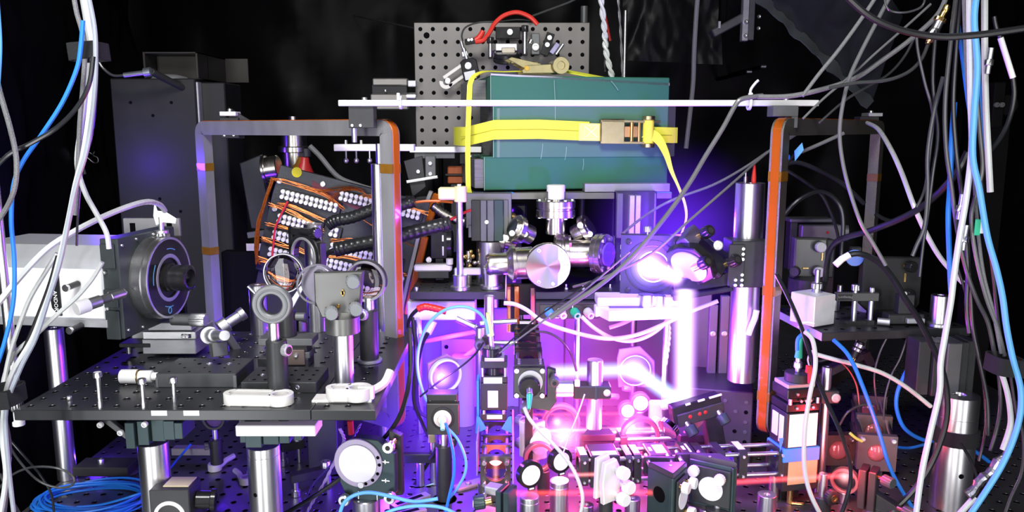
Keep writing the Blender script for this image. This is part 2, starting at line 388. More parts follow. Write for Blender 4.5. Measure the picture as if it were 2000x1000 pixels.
holes(MB(), .015, w - .01, .0127, .34, .0127).out('threaded_holes', HOLE, t, kind='stuff')

# ------------------------------------------------------------------ bias coils
def ringsweep(mb, C, U, V, hu, hv, rc, ri, ro, p0, p1, k=6):
    P = U.cross(V).normalized(); pts = []
    for (su, sv, a0) in ((1, 1, 0), (-1, 1, 90), (-1, -1, 180), (1, -1, 270)):
        for j in range(k + 1):
            a = math.radians(a0 + 90 * j / k); pts.append((su * (hu - rc), sv * (hv - rc), math.cos(a), math.sin(a)))
    vs = []; fs = []; n = len(pts)
    for (cu, cv, x, y) in pts:
        for r, q in ((ri, p0), (ro, p0), (ro, p1), (ri, p1)): vs.append(C + U * (cu + x * (rc + r)) + V * (cv + y * (rc + r)) + P * q)
    for i in range(n):
        j = (i + 1) % n
        for e in range(4): fs.append((i * 4 + e, i * 4 + (e + 1) % 4, j * 4 + (e + 1) % 4, j * 4 + e))
    return mb.add(vs, fs)
FLM = M('worn_grey_flange', (.33, .33, .335), .45, .55, .2, 40, (1, 1, .3), bump=.1, bscale=500)
FLG = M('sparkling_cut_flange', (.22, .21, .19), .35, .8, .5, 900, bump=.6, bscale=1200)
def coil(label, near, dn, far, df, ytop, ybot, fm, wraps):
    A, B = W(near, 500, dn), W(far, 500, df); A.z = B.z = 0; U = (A - B).normalized(); V = Vector((0, 0, 1))
    zt, zb = W(near, ytop, dn).z, W(near, ybot, dn).z; C = (A + B) / 2; C.z = (zt + zb) / 2; hu = (A - B).length / 2; hv = (zt - zb) / 2
    t = TW('square_coil', label, 'coil', (C.x, C.y, zb)); O = Vector((0, 0, hv))
    e = .024
    ringsweep(MB(), O, U, V, hu, hv, .022, -e, 0, .006, .009).out('flange', fm, t); ringsweep(MB(), O, U, V, hu, hv, .022, -e, 0, -.009, -.006).out('flange', fm, t)
    ringsweep(MB(), O, U, V, hu, hv, .022, -e, -e + .003, -.0059, .0059).out('web', fm, t)
    wd = ringsweep(MB(), O, U, V, hu, hv, .022, -e + .003, .0012, -.0059, .0059).out('winding', KAPTON, t)
    P = U.cross(V)
    for k, (q, zz) in enumerate(wraps):
        mb = MB(); ringp = O + U * q * hu + V * hv * zz
        for du, dp in ((0.0004, 0),): 
            a = [ringp + U * q * (x) + P * y for x, y in ((-e - .0005, -.0095), (.0005, -.0095), (.0005, .0095), (-e - .0005, .0095))]
            vs = [p + V * s for s in (-.007, .007) for p in a]; mb.add(vs, [(0, 1, 5, 4), (1, 2, 6, 5), (2, 3, 7, 6), (3, 0, 4, 7), (3, 2, 1, 0), (4, 5, 6, 7)])
        mb.out('tape_wrap', KAPT, t)
    return t, A, B, U, zt
cl, LA, LB, LU, LZT = coil('left square coil frame of grey flanges and amber winding, standing beside the wired panel', 778, 1.20, 404, 1.47, 234, 838, FLM, ((1, .70), (-1, .66), (-1, .02)))
cr, RA, RB, RU, RZT = coil('right square coil frame showing its amber winding edge-on beside the tall post', 1505, 1.12, 1700, 1.50, 231, 850, FLG, ((1, .65), (1, -.06), (1, -.74), (-1, .55)))
# ------------------------------------------------------------------ long bar across both coils and its clamp blocks
zb0, zb1 = W(1000, 207.5, 1.18).z, W(1000, 195.5, 1.18).z
a, b = W(662, 200, 1.18), W(1597, 200, 1.18)
t = TW('support_bar', 'long thin white bar spanning both coils in front of the green box', 'bar', (a.x, 1.18, zb0))
L = b.x - a.x
MB().box(0, L, -.006, .006, 0, zb1 - zb0, .0008).out('bar', M('bright_bar', (.7, .7, .71), .45, .3, .05, 20), t)
for px in (712, 780, 1535): MB().screw((W(px, 200, 1.18).x - a.x, 0, zb1 - zb0), (0, 0, 1), .004, .004).out('screw', ALU, t)
t = T('clamp_block', 'black clamp block joining the long white bar to the left coil', 'clamp', 708, 250, 1.185)
MB().box(-25, 24, -8, 26, 0, 43).out('block', BLACK, t)
MB().screw((-18, -8, 5), (0, -1, 0), 3).screw((-2, -8, 5), (0, -1, 0), 3).out('screw', STEEL, t)
MB().cyl((-18, 8, -28), (-18, 8, 0), 5).out('stud', ALU, t)
t = T('clamp_block', 'grey clamp block hooked over the top of the right coil under the white bar', 'clamp', 1531, 250, 1.15)
MB().box(-25, 24, -8, 30, 22, 43).box(12, 24, -8, 30, 0, 22).out('block', GREYA, t)
t = T('clamp_block', 'dark bracket on the far left corner of the left coil with a bright cap', 'clamp', 448, 270, 1.43)
MB().box(-16, 20, -2, 30, 0, 40).out('block', BLACK, t)
MB().prism([(0, 22), (62, 22), (0, 60)], 4, 8).out('gusset', BLACK, t)
MB().box(-13, 18, -10, 20, 43, 51).out('cap', WHITE, t); MB().screw((4, 0, 51), (0, 0, 1), 5).out('screw', ALU, t)
MB().screw((-8, -2, 6), (0, -1, 0), 2.5).screw((10, -2, 6), (0, -1, 0), 2.5).out('screw', STEEL, t)
t = T('clamp_block', 'dark clamp with a pale lid on the far corner of the right coil', 'clamp', 1694, 242, 1.48)
MB().box(-20, 16, -14, 16, -4, 14).out('block', BLACK, t); MB().box(-5, 22, -16, 18, 14, 21).out('lid', ALUD, t); MB().screw((4, -4, 21), (0, 0, 1), 4).out('screw', ALU, t)
t = T('cross_bar', 'dim grey bar running from the right coil clamp towards its far corner', 'bar', 1600, 245, 1.35, rz=38)
MB().box(-75, 110, -8, 8, -4, 5).out('bar', GREYA, t)

# ------------------------------------------------------------------ upright back breadboard
BBM = M('satin_brown_grey_board', (.17, .16, .155), .36, .5, .12, 25, (1, 1, .3), bump=.05, bscale=900)
p0, p1 = W(813, 291, 1.64), W(1152, 44, 1.64)
t = TW('upright_breadboard', 'upright grey breadboard with a grid of holes behind the green box', 'breadboard', p0)
w, h = p1.x - p0.x, p1.z - p0.z
MB().box(0, w, 0, .0127, 0, h, .001).out('plate', BBM, t)
mb = MB(); z = h - .0127
while z > .008:
    x = .0127
    while x < w - .005:
        mb.lathe((x, 0, z), (0, -1, 0), [(.0042, -.0002), (.0042, .0002), (0, .0002)], 12); x += .025
    z -= .025
mb.lathe((.025, 0, h - .025), (0, -1, 0), [(.0062, -.0002), (.0062, .0003), (0, .0003)], 14)
mb.out('threaded_holes', HOLE, t, kind='stuff')
for q in (.03, w - .05): MB().box(q, q + .02, .012, .06, -.60, h * .6).out('stand', DKBK, t)

# ------------------------------------------------------------------ green box with straps
t = T('insulated_box', 'green card-wrapped box strapped with yellow webbing on the high shelf', 'box', 952, 374, 1.385, rz=11)
FELT = M('grey_layered_felt', (.16, .16, .165), .8, 0, .5, 500, (.05, .05, 1), bump=.5, bscale=900)
Wd = 372
MB().box(8, Wd, 4, 205, 168, 222, 2).out('upper_slab', GREEN, t); MB().box(18, Wd - 6, 14, 205, 60, 168, 1).out('middle_core', FELT, t)
MB().box(-6, Wd, 0, 215, 2, 67, 2).out('lower_slab', GREEN, t)
MB().box(12, Wd - 3, -1, 8, 64, 170, 1.5).out('front_panel', GREEN, t)
MB().box(-24, -6, 6, 210, 6, 62, 1).out('felt_end', FELT, t); MB().box(-24, 8, 60, 205, 172, 216, 1).out('felt_end', FELT, t)
MB().prism([(8, 222), (Wd, 206), (Wd, 212), (8, 226)], 4, 205, .5).out('lid', ALUD, t)
MB().box(100, Wd - 16, -2.5, -1, 3, 22, .3).out('grey_patch', ALUD, t) if False else None
seam = MB()
for x0, z0, x1, z1 in ((132, 214, 135, 130), (106, 62, 110, 92), (155, 60, 158, 86), (247, 214, 262, 196), (192, 40, 193, 62)):
    seam.tube([(x0, -1.6, z0), ((x0 + x1) / 2 + 1, -1.6, (z0 + z1) / 2), (x1, -1.6, z1)], .55, 5)
seam.tube([(8, 3, 222), (8, 3, 168), (12, -1.2, 168), (12, -1.2, 66), (-6, -.4, 66), (-6, -.4, 2)], .8, 5)
seam.out('creased_seam', M('pale_worn_edge', (.25, .4, .37), .6), t, label='pale worn creases in the green card')
mb = MB(); vs = []; fs = []
for j in range(7):
    for i in range(15):
        u, v = i / 14, j / 6; vs.append((20 + u * 362, -3.2 - 1.2 * noise.noise(Vector((u * 5, v * 3, 2))) - (3 if u > .9 else 0), 66 + v * (94 + 12 * u)))
for j in range(6):
    for i in range(14): a = j * 15 + i; fs.append((a, a + 1, a + 16, a + 15))
mb.add(vs, fs); mb.out('clear_film', CLEAR, t, label='clear plastic film over the middle of the box')
MB().box(18, 24, -4, -3, 66, 160, .2).out('film_edge', CLEAR, t)
GB = t
def box_pt(x, y, z):       # a point of the green box frame in space
    return GB.matrix_basis @ (Vector((x, y, z)) * SC[GB.name])
GK = SC[GB.name]
bpy.context.view_layer.update()
# horizontal strap with ratchet
t = TW('ratchet_strap', 'wide yellow strap with ratchet around the middle of the green box', 'strap', box_pt(0, 0, 100))
def loc(o, p): return p - o.location
ax = (box_pt(1, 0, 0) - box_pt(0, 0, 0)).normalized(); up = Vector((0, 0, 1))
def strap_path(o, pts): return [loc(o, box_pt(*p)) for p in pts]
MB().strip(strap_path(t, [(-46, 150, 106), (-46, 60, 106), (-36, 30, 106), (12, -6, 119), (100, -8, 120), (202, -8, 116)]), up * 37 * GK, 2.2 * GK).out('webbing', YEL, t)
MB().strip(strap_path(t, [(180, -11, 115), (205, -11, 114.5), (228, -10, 114)]), up * 34 * GK, 2.6 * GK).out('stitched_tab', M('pale_yellow_webbing', (.85, .85, .2), .75, 0, .06, 200, bump=.4, bscale=1500), t)
MB().strip(strap_path(t, [(318, -12, 109), (345, -9, 109), (374, -9, 108), (390, 2, 108), (392, 120, 108)]), up * 31 * GK, 2.2 * GK).out('webbing', YEL, t)
SLN = M('dark_yellow_stitch', (.35, .36, .02), .8)
MB().strip(strap_path(t, [(-46, 40, 106), (-37, 28, 106), (12, -7.6, 119), (100, -9.6, 120), (180, -9.6, 117)]), up * 1.2 * GK, .6 * GK).out('stitch_line', SLN, t)
MB().strip(strap_path(t, [(345, -10.6, 109), (374, -10.6, 108)]), up * 1.2 * GK, .6 * GK).out('stitch_line', SLN, t)
PST = M('pale_stitch', (.8, .8, .5), .8)
for za, zb in ((104, 126), (126, 104)): MB().tube(strap_path(t, [(192, -13, za), (218, -12, zb)]), .7 * GK, 5).out('cross_stitch', PST, t)
MB().tube(strap_path(t, [(190, -13, 102), (220, -12, 102), (220, -12, 128), (190, -13, 128)]), .6 * GK, 5, closed=True).out('box_stitch', PST, t)
tail = [(318, -17, 112), (330, -22, 108), (342, -30, 95), (352, -40, 70), (358, -52, 40), (366, -70, 10), (372, -90, -22), (374, -95, -50), (366, -95, -78)]
MB().strip(smooth_path(strap_path(t, tail), 4), [(up * .6 + ax * .8) * 26 * GK * max(.22, 1 - i / 24) for i in range(33)], 1.6 * GK).out('loose_tail', YEL, t)
r = T('ratchet', 'x', 'x', 952, 374, 1.385, rz=11); del r['label'], r['category']; r.parent = t; r.matrix_basis = Matrix.Translation(-t.location) @ GB.matrix_basis; SC[r.name] = GK
MB().box(222, 272, -20, -8, 94, 140, 2).out('cover_plate', GOLD, r)
mb = MB()
for z0, z1 in ((92, 97), (134, 139)): mb.prism([(222, z0), (345, z0 - 2), (345, z1 - 2), (222, z1)], -20, -8, .6)
mb.out('side_rail', GOLD, r)
MB().cyl((286, -18, 96), (286, -18, 134), 4).cyl((302, -16, 94), (302, -16, 136), 3).box(270, 300, -17, -12, 104, 126, 1).out('pawl', M('copper_tinted_plate', (.7, .42, .2), .3, 1), r)
for q in (84, 138): MB().cyl((322, -15, q), (322, -15, q + 8), 13).out('spool_end', GOLD, r)
MB().cyl((322, -15, 92), (322, -15, 138), 11).out('wound_webbing', YEL, r)
# vertical strap with ratchet on top
t = TW('ratchet_strap', 'narrow yellow strap running over the top and left end of the green box', 'strap', box_pt(-20, 0, 0))
MB().strip(smooth_path(strap_path(t, [(-30, 4, -14), (-36, 2, 2), (-38, -2, 20), (-38, -3, 100), (-34, -2, 190), (-32, 0, 206), (-24, 6, 220), (0, 30, 231), (40, 60, 233), (80, 80, 236)]), 3), (ax * 10 + Vector((0, -2, 0))) * GK, 2 * GK).out('webbing', YEL, t)
MB().strip(strap_path(t, [(170, 80, 238), (215, 80, 231), (262, 70, 222), (330, 50, 216)]), Vector((0, 1, .25)) * 26 * GK, 2.4 * GK).out('webbing', YEL, t)
r = T('ratchet', 'x', 'x', 952, 374, 1.385, rz=11); del r['label'], r['category']; r.parent = t; r.matrix_basis = Matrix.Translation(-t.location) @ GB.matrix_basis; SC[r.name] = GK
MB().prism([(52, 258), (60, 262), (120, 250), (120, 236), (90, 238)], 60, 66, .8).prism([(52, 258), (60, 262), (120, 250), (120, 236), (90, 238)], 96, 102, .8).box(60, 115, 66, 96, 250, 254).out('handle', GOLD, r)
MB().prism([(80, 236), (92, 246), (150, 250), (172, 240), (170, 232), (82, 230)], 56, 60, .8).prism([(80, 236), (92, 246), (150, 250), (172, 240), (170, 232), (82, 230)], 102, 106, .8).out('side_rail', GOLD, r)
MB().cyl((158, 50, 246), (158, 110, 246), 14).ring((158, 49, 246), (0, -1, 0), 17, 8, 3).out('spool', GOLD, r)
MB().cyl((90, 54, 240), (90, 108, 240), 5).out('pin', M('amber_pin', (.8, .5, .1), .3, .8), r)
# shelf under the box
t = T('shelf_plate', 'silver shelf plate carrying the green box above the vacuum chamber', 'plate', 1112, 374, 1.40, rz=3)
MB().box(-202, 200, -12, 200, -14, -1).out('plate', M('smoky_shelf', (.16, .16, .15), .35, .3), t); MB().box(-200, -110, -13, 10, -2.5, -.5, .2).box(96, 198, -13, 10, -2.5, -.5, .2).out('blue_film', TAPEB, t, label='strip of blue film on the shelf edge')
for q in (-120, 120): MB().cyl((q, 150, -560), (q, 150, -13), 9).out('post', STEEL, t)
MB().box(28, 195, -14, 20, 0, 16, .5).out('grey_patch', M('grey_foil_strip', (.3, .3, .33), .35, .6), t)
# ------------------------------------------------------------------ shared small builders
def scr(t, mat, pts, ax=(0, -1, 0), r=3, h=None, name='screw'):
    for p in pts: MB().screw(p, ax, r, h).out(name, mat, t)
def vpost(name, label, px, yt, yb, d, r, mat=STEEL, z0=None, cat='post', seam=None, hole=None, group=None):
    b = W(px, yb, d); zt = W(px, yt, d).z; t = T(name, label, cat, px, yb, d, group=group); k = SC[t.name]
    if z0 is not None: t.location.z = z0; b.z = z0
    h = (zt - b.z) / k; prof = [(0, 0), (r - .6, 0), (r, .6)]
    if seam: s = h - seam; prof += [(r, s - .7), (r - .7, s), (r, s + .7)]
    prof += [(r, h - .8), (r - .8, h), (r * .35, h), (r * .32, h - 3), (0, h - 3)]
    MB().lathe((0, 0, 0), (0, 0, 1), prof, 32).out('shaft', mat, t)
    if hole:
        for (a, hh) in hole:
            q = math.radians(a); MB().lathe((math.sin(q) * (r - .5), -math.cos(q) * (r - .5), h - hh), (math.sin(q), -math.cos(q), 0), [(r * .14, .6), (r * .1, .8), (0, .7)], 10).out('set_screw_hole', HOLE, t)
    return t
def holder(t, r, h, mat=BLACK, knob=True, ka=60, kz=None, base=True):     # post holder with thumb screw
    MB().lathe((0, 0, 0), (0, 0, 1), [(0, 0), (r, 0), (r, h - 2), (r - 2, h), (r * .6, h), (r * .6, h - 6), (0, h - 6)], 28).out('holder_body', mat, t)
    if knob:
        q = math.radians(ka); z = h * .82 if kz is None else kz; u = Vector((math.sin(q), -math.cos(q), 0)); c = Vector((0, 0, z))
        k = MB().knurl(c + u * (r * .9), u, r * .6, r * .6).out('thumb_screw', ALUD, t); MB().screw(c + u * r * 1.5, u, r * .38, 1.5).out('hex_socket', BLACKM, k)
def slot_clamp(t, L, w, h, mat, ang=0, r=None, at=(0, 0, 0)):            # clamping fork: round base ring with a slotted foot
    r = r or w * .62; out = [(-L, -w * .5)]
    mb = MB().at(at, rz=ang); n = 12
    # foot outline with a slot: two rails joined by a round nose
    rail = w * .26
    for s in (-1, 1): mb.box(-L + w * .4, -r * .6, s * w * .5 - (rail if s > 0 else 0), s * w * .5 + (0 if s > 0 else rail), 0, h, .8)
    mb.lathe((-L + w * .45, 0, 0), (0, 0, 1), [(w * .24, 0), (w * .5, 0), (w * .5, h - .8), (w * .5 - .8, h), (w * .24, h), (w * .24, 0)], n, 90, 270)
    mb.ring((0, 0, 0), (0, 0, 1), r, r * .62, h * 1.0, 24)
    return mb.out('clamp_fork', mat, t)
def ctube(t, name, mat, P, r, n=8): return MB().tube(P, r, n).out(name, mat, t)

# ------------------------------------------------------------------ silver science camera
t = T('science_camera', 'large silver scientific camera with black front plate and round flange', 'camera', 236, 560, 1.0, rz=-7)
CAMS = M('camera_silver', (.62, .64, .68), .42, .55, .05, 20, (6, 1, 1)); CAMF = M('camera_front_black', (.045, .055, .058), .42, .3, .15, 60)
MB().prism([(-4, -82), (-4, 42), (6, 55), (30, 76), (180, 76), (180, -82)], -330, -34, 2, 'yz').out('body', CAMS, t)
MB().box(-255, -37, -6, 4, -64, 34, 1).out('side_panel', WHITE, t)
MB().box(-330, -30, -8, 0, -82, -66, 1).out('lower_rail', ALUD, t)
MB().box(-38, 0, 0, 205, -106, 94, 2).out('front_plate', CAMF, t)
for z0, z1 in ((36, 84), (-42, -6), (-106, -48)): MB().box(-35, -6, -5, 0, z0, z1, 1).out('front_rib', CAMF, t)
scr(t, STEEL, [(-29, -1, 28), (-29, -1, -44)], r=4, name='bolt')
scr(t, STEEL, [(0, 12, 80), (0, 12, -14), (0, 60, 86), (0, 120, 88), (0, 60, -96), (0, 12, -90)], (1, 0, 0), 3, name='bolt')
fl = MB().lathe((0, 112, -2), (1, 0, 0), [(86, 0), (86, 22), (84, 24), (84, 34), (80, 36), (48, 35), (46, 32)], 56).out('flange', M('flange_gunmetal', (.4, .4, .41), .28, .9, .1, 40), t)
MB().ring((35.4, 112, -2), (1, 0, 0), 85, 80, 2.0, 56).out('bright_rim', ALU, fl); MB().ring((35.8, 112, -2), (1, 0, 0), 80, 49, 1.2, 56).out('face_ring', BLACKG, fl)
MB().ring((34, 112, -2), (1, 0, 0), 50, 42, 3.6, 48).out('inner_ring', ALUD, fl); MB().ring((37.0, 112 - 8, -70), (1, 0, 0), 7, 5, .6, 20).out('round_mark', CYAN, fl)
ar = MB()
for a0, a1 in ((100, 140), (200, 230), (20, 50), (300, 320)):
    ar.lathe((37.0, 112, -2), (1, 0, 0), [(60, 0), (60, .6), (61.5, .6), (61.5, 0)], 8, a0, a1)
ar.out('engraved_arcs', CYAN, fl, kind='stuff')
MB().cyl((20, 112, -2), (33, 112, -2), 44, n=40).out('port_face', BLACKG, t)
ln = MB().lathe((33, 112, -2), (1, 0, 0), [(30, 0), (30, 8), (27, 10), (27, 48), (24, 50), (19, 50), (18, 30), (0, 30)], 40).out('lens_tube', BLACKG, t)
MB().lathe((64, 112, -2), (1, 0, 0), [(0, 2), (10, 1), (18, 0)], 24).out('lens_glass', LENSV, ln)
pn = MB().prism([(-126, 24), (-148, 6), (-144, -44), (-130, -60), (-124, -60), (-124, 24)], -9, -5, .5).out('badge', BLACKG, t, label='narrow black badge with white vertical lettering')
text('lettering', 'ANDOR', 11.5, PAPER, pn, (-134, -9.6, -30), (90, 90, 0)); MB().lathe((-137, -9.4, 2), (0, -1, 0), [(5, 0), (5, .4), (0, .4)], 14).out('round_logo', PAPER, pn)
for zz in (6, -78):
    k = MB().cyl((-84, -8, zz), (-84, -40, zz - 2), 6).out('binding_post', BLACKG, t); MB().cyl((-84, -40, zz - 2), (-84, -46, zz - 2), 7).out('post_tip', STEEL, k)
mi = T('micrometer', 'silver micrometer drive sticking out in front of the camera plate', 'micrometer', 152, 602, .94, rz=56, ry=-9)
MB().cyl((-4, 0, 0), (22, 0, 0), 14, n=28).out('thimble_end', WHITE, mi); MB().cyl((22, 0, 0), (46, 0, 0), 12, n=28).out('thimble', ALU, mi); MB().cyl((46, 0, 0), (66, 0, 0), 9).out('sleeve', GREYA, mi); MB().cyl((66, 0, 0), (96, 0, 0), 11).out('collar', STEEL, mi)
# connector on the camera top, cable and flag
t = T('coaxial_plug', 'silver threaded plug with a white tape flag on top of the round flange', 'connector', 318, 485, 1.09)
MB().cyl((0, 0, -10), (0, 0, 8), 8).out('pin_base', STEEL, t); MB().knurl((0, 0, 6), (0, 0, 1), 15, 24, 18).out('nut', STEEL, t); MB().cyl((0, 0, 30), (0, 0, 36), 13).cyl((0, 0, 36), (0, 0, 62), 5).out('ferrule', ALU, t)
MB().strip([(-10, -4, 78), (-6, -3, 60), (10, -5, 62), (30, -2, 54)], [(4, 0, 28), (4, 0, 28), (6, 0, 20), (2, 0, 10)], 1.2).out('tape_flag', PAPER, t)
# slotted bracket, stage, micrometers behind the camera
t = T('slotted_bracket', 'grey slotted angle bracket standing behind the camera flange', 'bracket', 312, 690, 1.17)
MB().box(-52, 55, 0, 8, 0, 265, 1).out('upright', M('grey_bracket', (.3, .3, .31), .45, .6, .12, 50), t)
for x in (-34, 36): MB().box(x - 5, x + 5, -1, 1, 232, 256, 0).out('slot', HOLE, t)
MB().box(34, 60, -10, 0, 40, 232, 1).out('slide_rail', BLACK, t); MB().box(22, 34, -8, 0, 110, 160, 1).out('scale_plate', GREYA, t)
scr(t, STEEL, [(46, -10, z) for z in (56, 140, 222, 110)], r=4)
text('lettering', '', 4, PAPER, t, (0, 0, 0), (0, 0, 0)) if False else None
t = T('translation_stage', 'stacked silver translation stage on the board below the camera', 'stage', 335, 692, 1.085)
MB().box(-56, 48, 0, 90, 0, 30, 1.5).out('lower_slide', ALUD, t); MB().box(-52, 52, -4, 85, 31, 47, 1.5).out('middle_slide', ALU, t); MB().box(-42, 44, -2, 80, 48, 64, 1.5).out('upper_slide', ALUD, t)
MB().box(24, 42, -6, -3, 34, 42, .5).out('lock_slot', BLACKM, t); scr(t, STEEL, [(30, -6, 38), (36, -6, 38)], r=4)
MB().box(-100, -40, -2, 40, 14, 22, 1).out('arm', BLACK, t); MB().cyl((-85, 6, 0), (-85, 6, 14), 5).out('stud', STEEL, t)
MB().cyl((10, -10, 72), (48, -14, 72), 11, n=24).out('micrometer_sleeve', GREYA, t); MB().knurl((48, -14, 72), (1, -.1, 0), 13, 30, 24).out('micrometer_thimble', ALU, t)
t = T('micrometer', 'pale micrometer with round white end pointing at the viewer beside the stage', 'micrometer', 410, 655, 1.03, rz=-55, ry=-12)
MB().cyl((-6, 0, 0), (0, 0, 0), 17, n=28).out('end_cap', WHITE, t); MB().cyl((0, 0, 0), (40, 0, 0), 13, n=24).cyl((40, 0, 0), (110, 0, 0), 10).out('thimble', ALU, t)
MB().box(40, 70, -14, 14, -40, -12, 2).out('foot', GREYA, t)
t = T('micrometer', 'violet-tinted silver micrometer behind the stage, pointing up to the right', 'micrometer', 432, 640, 1.13, rz=35, ry=-28)
MB().cyl((-4, 0, 0), (14, 0, 0), 17, n=28).cyl((14, 0, 0), (40, 0, 0), 11, n=24).cyl((40, 0, 0), (52, 0, 0), 13).out('thimble', ALU, t); MB().box(-6, 8, -14, 14, -60, -8, 2).out('foot', GREYA, t)

# ------------------------------------------------------------------ dark instrument case at the back left
t = T('instrument_case', 'tall dark grey metal case behind the camera with an open box on top', 'case', 330, 640, 1.56)
DKP = M('dark_painted_metal', (.013, .013, .0145), .5, .2, .25, 30)
MB().box(-78, 80, 0, 110, -120, 476, 2).out('front_panel', DKP, t); MB().box(80, 84, 4, 110, 190, 470, 1).out('bright_edge', ALUD, t)
for p in ((-42, 432), (34, 432), (-2, 408), (0, 252), (38, 228)): MB().lathe((p[0], -.4, p[1]), (0, -1, 0), [(3, 0), (3, .5), (0, .2)], 10).out('bolt_hole', HOLE, t)
bx = MB().box(-14, 84, 58, 62, 477, 522, 1).box(80, 84, 10, 160, 477, 525, .5).box(-18, -14, 10, 160, 477, 525, .5).box(-18, 130, 156, 160, 477, 525, .5).box(-14, 84, 10, 160, 522, 525, .5).out('top_box', M('dim_brown_grey_metal', (.035, .033, .03), .45, .6, .1, 30), t)
MB().lathe((20, 34, 476), (0, 0, 1), [(34, 0), (30, 5), (14, 9), (0, 10)], 24).out('dome', ALUD, t)
MB().box(80, 128, 20, 110, -120, 470, 2).out('side_wing', DKP, t)
t = T('coaxial_plug', 'pale blue-lit plug and wire entering the top of the dark case', 'connector', 290, 145, 1.5)
MB().cyl((-48, 0, -2), (-8, 0, 3), 5).cyl((-8, 0, 3), (6, 0, 5), 9).out('plug', M('bluish_steel', (.5, .55, .65), .3, .9), t); MB().cyl((6, 0, 5), (40, 70, -24), 7).out('socket', BLACK, t)
MB().tube(smooth_path([(-48, 0, -2), (-70, 0, -2), (-88, 0, 12), (-98, 0, 30)], 5), 2.6, 8).out('lead', GRC, t)
t = T('binder_clip', 'small wire binder clip hanging on the left curtain', 'clip', 181, 312, 1.9)
MB().tube(smooth_path([(-10, 0, 4), (2, 0, -6), (10, 0, -4), (10, 0, 4), (2, 0, 8)], 5), 1.2, 6).tube(smooth_path([(-6, 2, 14), (0, 2, 10), (4, 2, 16)], 5), 1.2, 6).out('wire', STEEL, t)

# ------------------------------------------------------------------ pieces lying on the left board
d = DZ(757, ZB)
t = T('platform_stage', 'flat grey drilled platform on the left board with a white micrometer', 'stage', 384, 757, d)
MB().box(-78, 78, 0, 108, 0, 28, 1.2).out('platform', M('grey_black_platform', (.06, .062, .066), .4, .5, .15, 60), t); MB().box(-79, -74, -1, 2, 0, 20, .5).out('end_cap', GREYA, t); MB().box(72, 79, -1, 2, 0, 24, .5).out('end_cap', GREYA, t)
mb = MB()
for i in range(7):
    for j in range(4):
        if (i + j) % 2 == 0: mb.lathe((-58 + i * 20, 14 + j * 26, 27.8), (0, 0, 1), [(4.5 if (i, j) in ((2, 2), (4, 2)) else 2.8, 0), (4.2 if (i, j) in ((2, 2), (4, 2)) else 2.5, .5), (0, .3)], 10)
mb.out('drilled_holes', HOLE, t, kind='stuff'); scr(t, ALU, [(2, 66, 28), (42, 66, 28)], (0, 0, 1), 6, 1.5)
MB().cyl((-158, 24, 15), (-122, 24, 15), 14, n=28).out('micrometer_thimble', WHITE, t); MB().cyl((-122, 24, 15), (-96, 24, 15), 12, n=28).cyl((-96, 24, 15), (-78, 24, 15), 8).out('micrometer_sleeve', WHITE, t); MB().ring((-122, 24, 15), (-1, 0, 0), 14.4, 10, 2).out('brass_line', BRASS, t)
d = DZ(770, ZB)
t = T('platform_stage', 'dark drilled platform lying right of the grey one behind the iris post', 'stage', 545, 770, d)
MB().box(-76, 72, 6, 110, 0, 22, 1.2).out('platform', BLACK, t)
mb = MB()
for i in range(6):
    for j in range(3): mb.lathe((-55 + i * 22, 24 + j * 30, 21.8), (0, 0, 1), [(4, 0), (3.6, .5), (0, .3)], 10)
mb.out('drilled_holes', HOLE, t, kind='stuff'); scr(t, ALU, [(-48, 54, 22), (-20, 54, 22)], (0, 0, 1), 5, 1.2); scr(t, STEEL, [(16, 6, 12), (34, 6, 12)], r=5, h=1.5)
for px, yb, yt, lab in ((196, 797, 724, 'tall loose cap screw standing in the left board, leftmost of three'), (281, 797, 737, 'tall cap screw standing in the board in front of the white micrometer'), (341, 784, 735, 'tall cap screw standing in the board before the grey platform'), (136, 787, 773, 'short screw sticking out of the board near its left end')):
    t = T('cap_screw', lab, 'screw', px, yb, DZ(yb, ZB)); h = yb - yt
    MB().lathe((0, 0, 0), (0, 0, 1), [(0, 0), (5, 0), (5, h * .2), (4.2, h * .21), (4.2, h - 11)], 16).out('shank', STEEL, t); MB().knurl((0, 0, h - 11), (0, 0, 1), 8 if h > 20 else 5, 11, 14).out('head', STEEL, t)
# corner rod at the far left
t = vpost('corner_rod', 'thin bright rod rising from the left front corner of the board', 34, -40, 800, .90, 9, cat='rod')
MB().knurl((0, 0, -2), (0, 0, 1), 12, 30, 20).out('knurled_nut', STEEL, t); MB().cyl((0, 0, -26), (0, 0, -2), 8).cyl((0, 0, -32), (0, 0, -24), 11).out('lower_nut', WHITE, t)
# iris on its post
d = DZ(776, ZB)
t = T('iris_diaphragm', 'round iris with pale ring on a black post holder at the board edge', 'iris', 545, 776, d)
holder(t, 20, 116, BLACK, ka=65, kz=98); MB().cyl((-4, 0, 108), (-4, 0, 150), 10.5).out('post', STEEL, t)
g = MB().ring((-4, -8, 186), (0, 1, 0), 38, 20, 15, 48).out('ring', M('iris_grey_ring', (.15, .155, .165), .42, .4), t); MB().ring((-4, -9.5, 186), (0, 1, 0), 31, 28, 2, 48).out('engraved_groove', GREYA, g); MB().ring((-4, -1, 186), (0, 1, 0), 20.5, 19.6, 8, 32).out('leaves', BLACKM, g)
MB().cyl((-34, -2, 206), (-48, -4, 222), 2.6).out('lever', ALU, t)
t = T('clamping_fork', 'white slotted clamping fork holding the iris post at the board edge', 'clamp', 545, 793, DZ(793, ZB))
slot_clamp(t, 112, 40, 22, STONE, at=(0, 14, 0), ang=-3, r=25)
